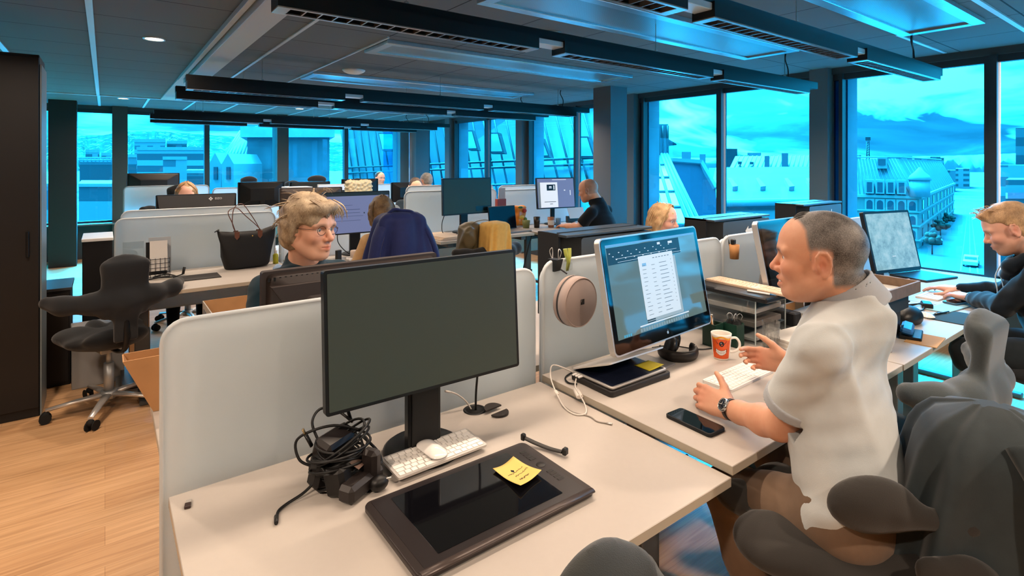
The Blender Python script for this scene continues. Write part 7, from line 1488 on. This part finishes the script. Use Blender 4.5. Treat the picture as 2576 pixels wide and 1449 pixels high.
    for j in range(2):
        for i in range(7): u0 = .06 + .126 * i; MB().grid(lambda u, v: ang(-.62 + 1.24 * (u0 + .108 * u), .20 + .15 * (2 * (u0 + .108 * u) - 1) ** 2 + (.20 * (1 - .35 * (2 * (u0 + .108 * u) - 1) ** 2)) * (.06 + .47 * j + .42 * v), .0017), 3, 3).build('tooth', M_WHITE, r)
    patch('eye_patch', .05, .66, .25, .105, pbr('mug_black', '18131a', .2), .0013); patch('eye_glint', .0, .69, .07, .03, pbr('mug_grey', '8d8790', .3), .0018)
    for sx in (-1, 1): MB().tube([ang(sx * .55, .78, .001), ang(sx * .42, .70, .0012), ang(sx * .30, .66, .001)], .0012, 5).build('brow_line', dk, r)
    ha = fa + 1.75; d = Vector((math.cos(ha), math.sin(ha), 0)); o = Vector(c); g = MB(); g.tube(spline([o + d * .037 + Vector((0, 0, .085)), o + d * .058 + Vector((0, 0, .088)), o + d * .072 + Vector((0, 0, .07)), o + d * .070 + Vector((0, 0, .045)), o + d * .050 + Vector((0, 0, .030)), o + d * .033 + Vector((0, 0, .030))], 6), .0052, 10); g.build('handle', MATS['mug_white'], r)
    # pens and clips
    gr = pbr('green_plastic', '12352a', .4)
    for i, (cx, cy, lab) in enumerate(((2.19, 1.42, 'dark green pen pot half hidden behind the lit display'), (2.262, 1.362, 'dark green pen pot with binder clips behind the orange mug'))):
        r = thing('pen_pot', lab, 'pen pot', (cx, cy, z)); w, h = .062, .10
        for dx, dy, sx, sy in ((-w / 2, 0, .003, w), (w / 2, 0, .003, w), (0, -w / 2, w, .003), (0, w / 2, w, .003)): MB().box((cx + dx, cy + dy, z + h / 2), (sx, sy, h)).build('pot_side', gr, r)
        MB().box((cx, cy, z + .002), (w, w, .004)).build('pot_floor', gr, r)
        rg = random.Random(20 + i)
        if i == 0:
            for k in range(4): px, py = cx + rg.uniform(-.02, .02), cy + rg.uniform(-.02, .02); e = Vector((px + rg.uniform(-.02, .02), py + rg.uniform(-.02, .02), z + rg.uniform(.12, .15))); q = thing('pen', 'pen standing in the half-hidden green pot', 'pen', (px, py, z + .005), 'pens in the green pot'); MB().cyl((px, py, z + .005), e, .0042, n=8).build('pen_barrel', (M_WHITE, M_PLB, M_LEGL, M_CARD)[k], q)
        else:
            for k in range(5): bx, by = cx + rg.uniform(-.022, .022), cy + rg.uniform(-.022, .022); A = rotz(rg.uniform(0, 3)) @ roty(rg.uniform(-.4, .4)); q = thing('binder_clip', 'black binder clip in the green pot behind the orange mug', 'binder clip', (bx, by, z + .09), 'binder clips in the green pot'); o = Vector((bx, by, z + .10)); MB().prism([(-.012, 0), (.012, 0), (.003, .018), (-.003, .018)], (-.014, .014), A @ Matrix(((1, 0, 0), (0, 0, 1), (0, 1, 0))), o).build('clip_body', M_PLB, q); MB().tube([o + A @ Vector(p) for p in ((-.008, 0, .016), (-.012, .0, .035), (-.004, 0, .044), (.004, 0, .044), (.012, 0, .035), (.008, 0, .016))], .0012, 5).build('clip_wire', M_LEGL, q)
    # clear letter trays with folders, keyboard and pens on top
    ac = mat_glass('clear_acrylic', (.93, .96, .97, 1), .10); r = thing('letter_tray', 'clear acrylic letter tray stack with papers beside the glass tumbler', 'letter tray', (2.46, 1.46, z)); x0, x1, y0, y1 = 2.335, 2.60, 1.30, 1.62
    for k in range(4): MB().ab((x0, y0, z + .004 + .062 * k), (x1, y1, z + .008 + .062 * k)).build('tray_shelf', ac, r)
    for a, b in (((x0, y0), (x0 + .004, y1)), ((x1 - .004, y0), (x1, y1)), ((x0, y1 - .004), (x1, y1))): MB().ab((*a, z), (*b, z + .20)).build('tray_wall', ac, r)
    for y in (y0, y1):
        for x in (x0, x1): MB().ab((x - .002, y - .002, z), (x + .002, y + .002, z + .20)).build('tray_edge', pbr('acrylic_edge', 'c9d6d8', .15), r)
    dkp = pbr('papers_dark', '6b625b', .7); rg = random.Random(5)
    for k, (m, h, lab) in enumerate(((pbr('papers_grey', 'b5b0aa', .8), .016, 'pile of grey papers in the lowest clear tray'), (dkp, .026, 'dark folders in the middle clear tray'), (pbr('papers_beige', 'c9bdb2', .8), .024, 'beige folders in the top clear tray'))):
        MB().ab((x0 + .012, y0 + .012, z + .009 + .062 * k), (x1 - .012, y1 - .012, z + .009 + .062 * k + h), .003).build('paper_pile', m, None, (lab, 'papers'))
    zt = z + .198; A = rotz(-.05); MB().box((2.455, 1.43, zt + .014), (.27, .40, .024), A, .006).build('folder', pbr('folder_black', '141315', .4), None, ('black glossy folder lying across the clear letter trays', 'folder'))
    keyboard('long full-size keyboard on the black folder above the letter trays', (2.475, 1.40), -PI / 2 - .05, .43, .115, zt + .0265, pbr('keyboard_beige', 'd3b79d', .45), pbr('keycap_warm', 'dfc7b0', .5), FULL)
    r = thing('pen', 'white and blue pen at the front edge of the black folder', 'pen', (2.38, 1.30, zt + .03)); MB().cyl((2.372, 1.36, zt + .031), (2.385, 1.26, zt + .031), .005, n=8).build('pen_barrel', M_WHITE, r); MB().cyl((2.385, 1.26, zt + .031), (2.388, 1.235, zt + .031), .0045, .002, n=8).build('pen_cap', pbr('pen_blue', '3f78a8', .4), r)
    r = thing('tumbler', 'clear fluted glass tumbler before the letter trays', 'glass', (2.345, 1.235, z)); gl = MB(); gl.lathe((2.345, 1.235, z), [(.001, .0), (.030, .0), (.0315, .004), (.034, .06), (.0375, .122), (.0355, .122), (.0320, .06), (.029, .010), (.001, .008)], 32); m, t = newmat('tumbler_glass'); gb = t.n('ShaderNodeBsdfGlass', i_Roughness=.0, i_IOR=1.45); t.set(gb.inputs[0], (.96, .97, .96, 1)); tr = t.n('ShaderNodeBsdfTransparent'); mx = t.n('ShaderNodeMixShader', i_0=.72); t.set(mx.inputs[1], gb); t.set(mx.inputs[2], tr); t.n('ShaderNodeOutputMaterial', i_0=mx); gl.build('glass_body', m, r)
    fl = MB()
    for k in range(14): a = 2 * PI * k / 14; MB().tube([(2.345 + .0318 * math.cos(a), 1.235 + .0318 * math.sin(a), z + .008), (2.345 + .0342 * math.cos(a), 1.235 + .0342 * math.sin(a), z + .058)], .0022, 5).build('flute', m, r)
    r = thing('paper_block', 'thick white paper block beside the arm of the man in the polo shirt', 'paper', (2.5, 1.2, z))
    for i in range(5): MB().box((2.52 + .004 * (i % 2), 1.205, z + .005 + .008 * i), (.27, .15, .0076), rotz(-.12 + .02 * (i % 3)), .0008).build('paper_layer', M_PAPER, r)
    MB().box((2.74, 1.40, z + .04), (.06, .20, .08), rotz(-.1), .006).build('small_speaker', pbr('speaker_charcoal', '1d1e21', .7), None, ('small black box speaker behind the chin of the man in the polo shirt', 'speaker'))
    r = thing('paper_stack', 'stack of white papers behind the small black speaker', 'paper', (2.95, 1.30, z))
    for i in range(4): MB().box((2.97, 1.25, z + .006 + .012 * i), (.22, .30, .0115), rotz(.06 * (i % 3)), .001).build('paper_layer', M_PAPER, r)
    MB().box((2.62, 1.42, z + .008), (.20, .34, .014), rotz(.03), .003).build('writing_pad', pbr('pad_black', '17191b', .5), None, ('dark writing pad under the clear trays edge', 'pad'))
    keyboard('white compact keyboard under the hands of the man in the polo shirt', (1.935, 1.145), .02, .30, .118, z, M_WHITE, M_KEYW, COMPACT)
    phone('black smartphone lying at the near edge of the polo-shirt man’s desk', (1.478, 1.022), -.03, z, .080, .168, .012)
    cable('display_cable', 'thin dark cable curling from under the lit display to the mug', [(1.93, 1.55, z + .004), (2.02, 1.52, z + .004), (2.06, 1.44, z + .004), (2.10, 1.40, z + .004), (2.17, 1.385, z + .004)], .0025, M_CBLB)
    # pouch with its clips
    r = thing('headphone_pouch', 'round grey zipped headphone pouch hanging on the frosted screen', 'pouch', (1.462, 1.585, 1.045)); A = rotz(.10) @ rotx(PI / 2); o = Vector((1.462, 1.592, 1.045)); fb = cloth('pouch_fabric', 'a6938c', .05, .3); Rr = .097
    g = MB(); g.lathe(o, [(.001, .008), (Rr * .8, .006), (Rr * .97, .012), (Rr, .022), (Rr, .032)], 48, A); g.build('back_shell', fb, r); g = MB(); g.lathe(o, [(Rr * 1.005, .031), (Rr * 1.012, .035), (Rr * 1.005, .039)], 48, A, True, False); g.build('zipper', M_PLD, r)
    g = MB(); g.lathe(o, [(Rr, .038), (Rr, .062), (Rr * .97, .072), (Rr * .93, .0745), (.001, .076)], 48, A); fs = g.build('front_shell', cloth('pouch_front', 'a4948f', .02, .2), r); g = MB(); g.tube([o + A @ Vector((Rr * .95 * math.cos(a), Rr * .95 * math.sin(a), .0735)) for a in np.linspace(0, 2 * PI, 49)[:-1]], .0018, 6, closed=True); g.build('piping', fb, fs)
    X = A; lo = o + A @ Vector((.004, .002, .0762)); q = MB()
    for x, y, w, h in ((-.009, 0, .0022, .0202), (.009, 0, .0022, .0202), (0, .009, .0202, .0022), (0, -.009, .0202, .0022)): q.prism([(x - w / 2, y - h / 2), (x + w / 2, y - h / 2), (x + w / 2, y + h / 2), (x - w / 2, y + h / 2)], (0, .0008), A, lo)
    q.prism([(-.008, -.008), (-.002, -.008), (.001, -.002), (.0035, .003), (.0035, .008), (-.001, .008), (-.003, .002), (-.008, -.004)], (0, .0008), A, lo); q.prism([(.008, .008), (.0055, .008), (.0055, .0), (.002, -.008), (.008, -.008)], (0, .0008), A, lo); q.build('square_mark', M_PLB, fs)
    r = thing('binder_clip', 'large black binder clip holding the pouch on the screen edge', 'binder clip', (1.44, 1.645, 1.17)); g = MB(); g.prism([(-.024, .02), (.024, .02), (.010, -.028), (-.010, -.028)], (-.020, .020), rotz(.2) @ Matrix(((0, 0, 1), (1, 0, 0), (0, 1, 0))), (1.445, 1.642, 1.178)); g.build('clip_body', M_PLB, r)
    for s in (-1, 1): MB().tube(spline([(1.445, 1.642 + s * .018, 1.192), (1.437, 1.642 + s * .026, 1.225), (1.445, 1.642 + s * .022, 1.24), (1.453, 1.642 + s * .026, 1.225), (1.445, 1.642 + s * .018, 1.192)], 4), .0016, 6).build('clip_wire', M_ALUS, r)
    MB().tube(spline([(1.452, 1.622, 1.16), (1.462, 1.61, 1.15), (1.470, 1.60, 1.142)], 4), .006, 8, flat=.5).build('hanging_strap', M_PLB, r)
    r = thing('clothes_peg', 'translucent yellow-green peg clipped on the frosted screen beside the binder clip', 'peg', (1.50, 1.64, 1.17)); ye = pbr('peg_lime', 'cfd66a', .25, trans=.3)
    for s in (-1, 1): g = MB(); g.tube(spline([(1.505 + s * .004, 1.642, 1.145), (1.505 + s * .003, 1.630, 1.18), (1.505 + s * .010, 1.635, 1.215), (1.505 + s * .012, 1.638, 1.235)], 5), [.006] * 8 + [.009] * 8, 10, flat=.8); g.build('peg_arm', ye, r)
    MB().box((1.50, 1.628, 1.162), (.05, .012, .03), rotz(.1), .004).build('clear_tag', mat_glass_once(), r)
    r = thing('clip_cup', 'small tan cup hooked on the screen beside the second glossy display', 'cup', (2.66, 1.6, 1.09)); MB().lathe((2.672, 1.605, 1.075), [(.001, 0), (.022, 0), (.026, .075), (.024, .075), (.021, .005)], 18).build('cup_body', pbr('tan_card', 'b98350', .7), r); MB().tube([(2.672, 1.632, 1.14), (2.672, 1.645, 1.195), (2.672, 1.66, 1.19)], .004, 6).build('hook', M_PLB, r); MB().box((2.672, 1.612, 1.165), (.03, .02, .03), None, .005).build('dark_lid', M_PLB, r)
desk_two()
def desk_three():
    z = ZB; br = pbr('tray_wood', '7b6452', .55, vary=.15, vscale=30); A = rotz(-.03)
    r = thing('wooden_letter_tray', 'shallow wooden tray on a black stand beyond the back of the polo-shirt man', 'tray', (2.93, 1.07, z + .19)); c = Vector((2.93, 1.07, z + .205)); w, d = .40, .29
    MB().box(c, (w, d, .008), A).build('tray_floor', br, r)
    for o, s in (((0, d / 2, .022), (w, .010, .052)), ((0, -d / 2, .022), (w, .010, .052)), ((w / 2, 0, .022), (.010, d, .052)), ((-w / 2, 0, .022), (.010, d, .052))): MB().box(c + A @ Vector(o), s, A, .001).build('tray_side', br, r)
    MB().box(c + Vector((0, 0, .006)), (w - .03, d - .03, .003), A).build('tray_liner', pbr('tray_liner', 'a9a7a2', .6), r)
    r = thing('tray_stand', 'black stand carrying the wooden tray', 'stand', (2.93, 1.07, z)); MB().box((2.99, 1.05, z + .10), (.16, .14, .198), A, .004).build('stand_box', M_PLB, r); MB().ab((2.76, .955, z + .12), (3.10, 1.18, z + .199), .003).build('stand_shelf', M_PLD, r); MB().cyl((2.86, .985, z), (2.86, .985, z + .12), .017, n=14).build('stand_tube', M_LEGL, r)
    r = thing('flask', 'small white flask with a blue ring behind the shoulder of the polo-shirt man', 'flask', (2.70, .95, z)); MB().lathe((2.72, .93, z), [(.001, 0), (.030, 0), (.030, .075), (.026, .085)], 20).build('flask_body', M_WHITE, r); MB().lathe((2.72, .93, z), [(.027, .083), (.027, .095), (.001, .097)], 20).build('blue_ring', pbr('ring_blue', '1f5f86', .4), r); MB().tube([Vector((2.72 + .026 * math.cos(a), .93, z + .10 + .022 * math.sin(a))) for a in np.linspace(0, PI, 14)], .003, 6).build('carry_loop', M_ALUS, r)
    bl = pbr('punch_blue', '2f6fae', .35); r = thing('hole_punch', 'blue desk punch at the front edge beside the polo-shirt man', 'hole punch', (3.05, .93, z)); A = rotz(.25); MB().box((3.05, .93, z + .008), (.17, .085, .016), A, .004).build('punch_base', M_PLB, r); MB().box((3.05, .945, z + .034), (.16, .05, .030), A @ rotx(.2), .010).build('punch_lever', bl, r)
    MB().box((3.03, .87, z + .0016), (.20, .12, .003), rotz(.1), .0).build('kraft_sheet', pbr('kraft_sheet', 'c2955f', .8), None, ('sheet of brown paper under the blue desk punch', 'paper'))
    S = SDF(); S.ell((3.30, 1.02, z + .03), (.10, .06, .055), None).cut((0, 0, z + .001), (0, 0, -1)); v, f = S.mesh((3.1, .9, z - .02), (3.5, 1.15, z + .12), .006); tag(np_obj('tape_dispenser', v, f, M_PLB), 'rounded black tape dispenser beside the blue punch', 'tape dispenser')
    MB().box((3.60, .905, z + .002), (.28, .17, .004), rotz(.03), .0).build('mouse_pad', pbr('mouse_pad_teal', '26383c', .8), None, ('dark mouse pad near the front edge before the man in the hooded jacket', 'mouse pad')); mouse('white mouse on the dark mouse pad of the man in the hooded jacket', (3.50, 1.0), -.9, z + .004, MATS['mouse_white'])
    r = thing('pen', 'black pen beside the white mouse', 'pen', (3.60, .97, z)); MB().cyl((3.55, .975, z + .009), (3.68, .95, z + .009), .004, n=8).build('pen_barrel', M_PLB, r); MB().tube([(3.555, .974, z + .014), (3.59, .967, z + .014)], .0012, 6).build('pen_clip', M_ALUS, r)
    MB().box((3.80, .985, z + .004), (.28, .105, .006), rotz(-.12), .001).build('blue_folder', pbr('sheet_pale_blue', '9fc4cf', .4), None, ('pale blue sheet beneath the phone of the hooded man', 'sheet'))
    phone('dark phone beside the keyboard of the man in the hooded jacket', (3.955, .985), 1.35, z + .007, case=pbr('phone_case_blue', '3d5f74', .4)); keyboard('white keyboard under the hands of the man in the hooded jacket', (4.10, 1.12), -.05, .30, .118, z, M_WHITE, M_KEYW, COMPACT)
    cable('black_charger', 'tangled black charger cable between the wooden tray and the hooded man', [(3.40, 1.10, z + .005), (3.52, 1.16, z + .02), (3.58, 1.10, z + .05), (3.63, 1.15, z + .01), (3.70, 1.08, z + .02), (3.60, 1.05, z + .006), (3.50, 1.12, z + .03), (3.66, 1.12, z + .008), (3.80, 1.10, z + .01)], .004, M_CBLB); MB().box((3.72, 1.06, z + .016), (.09, .05, .03), rotz(.4), .006).build('charger_block', M_PLB, None, ('black charger block among tangled cables by the hooded man', 'charger'))
    cable('white_cable', 'white cable curling on the desk before the small laptop', [(4.2, 1.45, z + .004), (4.3, 1.38, z + .004), (4.45, 1.42, z + .004), (4.6, 1.34, z + .004)], .003, M_CBLW)
    r = thing('laptop', 'dark laptop with a lavender screen edge by the right-hand windows', 'laptop', (4.70, 1.40, z)); A = rotz(-.25); o = Vector((4.70, 1.36, z)); MB().box(o + Vector((0, 0, .008)), (.36, .25, .014), A, .004).build('laptop_base', M_PLB, r); T = A @ rotx(-.28); h = o + A @ Vector((0, .125, .016)); ld = MB(); ld.box(h + T @ Vector((0, 0, .125)), (.36, .008, .25), T, .003); l_ = ld.build('laptop_lid', M_PLB, r)
    Wl = lambda x, y, zz: h + T @ Vector((x, y, zz)); marks('screen', Wl, T, [(0, .128, .34, .22)], glow('laptop_slate', '1a2430', .6), l_, -.0045); marks('lavender_band', Wl, T, [(0, .228, .34, .02), (.15, .12, .035, .2)], glow('laptop_lavender', 'a79bd6', .7), l_, -.005)
    for x, y, rr, hh, m, lab in ((3.22, 1.46, .036, .10, M_PLD, 'black mesh pen cup behind the wooden tray'), (3.34, 1.50, .032, .09, pbr('cup_floral', '8d8578', .6, vary=.4, vscale=60), 'patterned pen cup beside the black mesh cup')):
        r = thing('pen_cup', lab, 'pen cup', (x, y, z)); MB().lathe((x, y, z), [(.001, 0), (rr, 0), (rr, hh), (rr - .003, hh), (rr - .003, .005), (.001, .005)], 20).build('cup_body', m, r)
        for k in range(3): q = thing('pen', 'pen standing in a cup behind the wooden tray', 'pen', (x, y, z + .01), 'pens behind the wooden tray'); MB().cyl((x + .006 * (k - 1), y, z + .006), (x + .022 * (k - 1), y + .01 * k, z + .15 + .01 * k), .004, n=8).build('pen_barrel', (M_PLB, M_LEGL, M_PLD)[k], q)
    MB().box((3.10, 1.50, z + .07), (.10, .06, .14), None, .002).build('kraft_box', M_CARD, None, ('small upright brown box behind the head of the polo-shirt man', 'box'))
    cable('monitor_cable', 'black cables looping behind the tilted monitor', [(3.48, 1.56, z + .005), (3.50, 1.55, z + .14), (3.58, 1.50, z + .24), (3.70, 1.45, z + .30)], .005, M_CBLB); cable('monitor_cable', 'thin black cable loop below the tilted monitor', [(3.42, 1.52, z + .005), (3.44, 1.5, z + .12), (3.52, 1.48, z + .13), (3.55, 1.5, z + .02)], .003, M_CBLB)
    MB().box((3.62, 1.28, z + .006), (.10, .08, .012), rotz(.2), .001).build('note_pad', pbr('pad_pale_yellow', 'd9dc9a', .7), None, ('pale yellow note pad under the tilted monitor', 'note pad'))
desk_three()
def desks_behind():
    z = .74; wm = pbr('wire_black', '0f0f10', .5)
    r = thing('wire_basket', 'black wire basket with papers on the left end of the shopper bag desk', 'basket', (.31, 4.80, z)); x0, x1, y0, y1 = .235, .385, 4.75, 4.86
    for k in range(5): MB().tube([(x0, y0, z + .01 + .032 * k), (x1, y0, z + .01 + .032 * k), (x1, y1, z + .01 + .032 * k), (x0, y1, z + .01 + .032 * k)], .0022, 5, closed=True).build('wire_ring', wm, r)
    for k in range(6):
        for y in (y0, y1): MB().cyl((x0 + .03 * k, y, z + .004), (x0 + .03 * k, y, z + .145), .002, n=5).build('upright_wire', wm, r)
    for k, (m, w, h, lab) in enumerate(((pbr('folder_black', '141315', .4), .13, .24, 'black folder standing in the wire basket'), (M_PAPER, .11, .22, 'white booklet standing in the wire basket'), (pbr('sheet_grey', 'b9bdbf', .7), .14, .27, 'tall pale sheet at the back of the wire basket'))):
        g = MB(); g.box((.305 + .012 * k, (4.800, 4.772, 4.83)[k], z + .02 + h / 2 + .03 * (k == 1)), (w, .008, h), rotx(-.08)); o = g.build('folder', m, None, (lab, 'folder'))
    g = MB(); g.box((.31, 4.789, z + .215), (.06, .002, .006), rotx(-.08)); 
    MB().ab((.40, 4.50, z), (.69, 4.70, z + .006), .002).build('desk_mat', pbr('mat_black_brown', '231e1d', .7), None, ('dark desk mat on the shopper bag desk', 'desk mat'))
    cable('black_cable', 'black tangled cable with an upright plug beside the wire basket', [(.25, 4.70, z + .005), (.33, 4.66, z + .02), (.42, 4.72, z + .006), (.36, 4.76, z + .02), (.28, 4.71, z + .015), (.40, 4.68, z + .01), (.47, 4.76, z + .01)], .005, M_CBLB, 'cable', [((.47, 4.76, z + .01), (.48, 4.765, z + .06), .016, M_PLB)])
    r = thing('acrylic_holder', 'clear acrylic sheet holder leaning at the left end of the frosted screen', 'holder', (.15, 4.95, z)); MB().box((.17, 4.95, z + .13), (.13, .004, .25), rotx(-.1)).build('clear_sheet', MATS['clear_acrylic'], r)
    S = SDF(); S.ell((1.10, 4.52, z + .02), (.045, .03, .022), None); v, f = S.mesh((1., 4.4, z - .01), (1.2, 4.6, z + .07), .006, sines(3, 6, 90, .008)); tag(np_obj('paper_tissue', v, f, pbr('tissue_blue', '8fa9c9', .8)), 'crumpled pale blue tissue on the shopper bag desk', 'tissue')
    r = thing('spray_bottle', 'small bottle of yellow-green liquid beside the shopper bag', 'bottle', (1.15, 4.86, z)); MB().lathe((1.15, 4.86, z), [(.001, 0), (.022, 0), (.022, .07), (.012, .085)], 16).build('bottle_body', pbr('bottle_lime', 'b9b832', .2), r); MB().lathe((1.15, 4.86, z), [(.011, .084), (.011, .11), (.005, .112), (.005, .13), (.001, .131)], 12).build('pump', M_WHITE, r)
    r = thing('water_bottle', 'clear plastic water bottle by the shopper bag screen end', 'bottle', (1.20, 4.93, z)); MB().lathe((1.205, 4.93, z), [(.001, 0), (.03, 0), (.03, .13), (.013, .17), (.013, .19)], 18).build('bottle_body', MATS['clear_acrylic'], r); MB().lathe((1.205, 4.93, z), [(.015, .188), (.015, .205), (.001, .206)], 14).build('bottle_cap', M_WHITE, r)
    # woman's desk with the lavender monitor
    r = thing('phone_dock', 'white charging dock before the lavender monitor', 'charger', (1.75, 4.62, z)); MB().box((1.75, 4.62, z + .012), (.14, .10, .024), None, .006).build('dock_base', M_WHITE, r); MB().lathe((1.74, 4.62, z + .024), [(.001, 0), (.035, 0), (.035, .055), (.03, .062), (.001, .064)], 20).build('dock_head', pbr('dock_beige', 'd8c6b6', .5), r)
    MB().box((1.92, 4.60, z + .012), (.12, .08, .022), rotz(.1), .006).build('white_box', M_WHITE, None, ('small white box beside the white charging dock', 'box')); MB().box((1.60, 4.62, z + .05), (.05, .03, .10), rotz(.4), .004).build('black_holder', M_PLB, None, ('small black upright holder left of the charging dock', 'holder'))
    cable('monitor_cable', 'black cable hanging below the lavender monitor', [(1.70, 4.92, 1.0), (1.69, 4.90, .88), (1.73, 4.85, .80), (1.80, 4.82, .745)], .004, M_CBLB)
    r = thing('paper_stack', 'beige papers stacked at the left end of the raised desk', 'paper', (2.58, 4.6, .865))
    for i in range(3): MB().box((2.60 + .01 * i, 4.62, .8705 + .009 * i), (.24, .40, .008), rotz(.05 * i), .0008).build('paper_layer', pbr('papers_cream', 'd8c3ac', .8), r)
    z = .865
    MB().box((2.80, 4.55, z + .004), (.34, .17, .008), rotz(.08), .003).build('desk_mat', pbr('mat_black', '151416', .7), None, ('black keyboard mat before the switched-off greenish monitor', 'desk mat'))
    cable('monitor_cable', 'thin cable arching beside the switched-off greenish monitor', [(2.74, 4.80, 1.06), (2.70, 4.78, .98), (2.68, 4.72, .89), (2.78, 4.70, .87), (2.9, 4.78, .87)], .004, M_CBLB)
    r = thing('laptop', 'open black laptop beside the switched-off greenish monitor', 'laptop', (3.42, 4.62, z)); MB().box((3.42, 4.58, z + .008), (.36, .24, .016), rotz(.05), .004).build('laptop_base', pbr('laptop_grey', '8a8683', .4, .4), r); g = MB(); g.box((3.40, 4.72, z + .135), (.37, .008, .255), rotz(.05) @ rotx(-.15), .003); l_ = g.build('laptop_lid', M_PLB, r); g = MB(); g.box((3.40, 4.7135, z + .138), (.35, .002, .23), rotz(.05) @ rotx(-.15)); g.build('screen', pbr('laptop_screen_dark', '0a0d16', .1), l_)
    r = thing('crisp_bag', 'orange and green snack bag behind the black laptop', 'snack bag', (3.78, 4.9, z)); S = SDF(); S.box((3.78, 4.90, z + .12), (.15, .07, .23), .025, rotz(.2)); v, f = S.mesh((3.6, 4.75, z), (3.95, 5.03, z + .27), .007, sines(5, 8, 60, .006)); np_obj('bag_body', v, f, pbr('bag_orange', 'e2862a', .35, vary=.1), r)
    for dx, dz, w, h, c in ((-.03, .2, .07, .03, '3f6b3a'), (.03, .16, .06, .05, 'b5321f'), (-.02, .09, .09, .05, 'f0b93a'), (.04, .06, .05, .05, '5a7a32')): MB().sph((3.785 + dx, 4.862, z + .02 + dz), (w / 2, .012, h / 2), 6).build('printed_shape', pbr('bag_print_' + c, c, .4), r)
    for x, y, rr, hh, m, lab, cat in ((3.74, 4.74, .045, .085, pbr('bowl_green', '6c7340', .4), 'small green pot before the snack bag', 'pot'), (3.86, 4.70, .038, .12, pbr('cup_dark', '2c2620', .3), 'dark cup right of the green pot', 'cup'), (4.00, 4.62, .040, .115, pbr('cup_brown_white', 'a56d4d', .5), 'brown and white paper cup below the white-page monitor', 'cup'), (4.09, 4.60, .032, .10, pbr('cup_blue', '6f95b8', .3), 'pale blue cup right of the paper cup', 'cup')):
        r = thing('cup', lab, cat, (x, y, z)); MB().lathe((x, y, z), [(.001, 0), (rr * .78, 0), (rr, hh), (rr * .94, hh), (rr * .74, .006), (.001, .006)], 18).build('cup_body', m, r)
        if 'paper cup' in lab and 'brown' in lab: MB().lathe((x, y, z), [(rr * .86, hh * .25), (rr * .97, hh * .72)], 18, None, True, False).build('cup_band', M_PAPER, r)
    r = thing('card_box', 'red box with a pale card behind the black laptop', 'box', (3.52, 4.96, z)); MB().box((3.55, 4.96, z + .16), (.12, .05, .32), None, .003).build('box_body', pbr('box_red', 'a8493f', .5), r); MB().box((3.56, 4.95, z + .37), (.09, .004, .14)).build('card', pbr('card_pink', 'e3c9bd', .7), r)
    mouse('black mouse at the hand of the man in the black shirt', (4.12, 4.40), .1, z, M_PLB); MB().box((4.3, 4.55, z + .003), (.3, .2, .005), rotz(.1)).build('paper_sheet', M_PAPER, None, ('white sheets lying before the man in the black shirt', 'paper')); MB().box((4.56, 4.80, z + .12), (.22, .006, .14), rotz(-.2) @ rotx(-.5)).build('white_board', M_WHITE, None, ('tilted white card between the white-page monitor and the man in the black shirt', 'card')); MB().box((4.56, 4.86, z + .04), (.18, .05, .08), rotz(-.2), .004).build('card_stand', M_PLD, None, ('dark stand holding the tilted white card', 'stand'))
    cable('desk_cable', 'loose black cables on the desk before the man in the black shirt', [(4.40, 4.75, z + .004), (4.48, 4.68, z + .03), (4.55, 4.72, z + .006), (4.45, 4.80, z + .02), (4.6, 4.66, z + .005)], .004, M_CBLB)
    cable('hanging_cable', 'black cable hanging under the raised desk beside the grey chair pad', [(3.58, 4.44, .83), (3.50, 4.40, .70), (3.42, 4.38, .50), (3.36, 4.36, .25), (3.30, 4.36, .01)], .008, M_CBLB)
desks_behind()
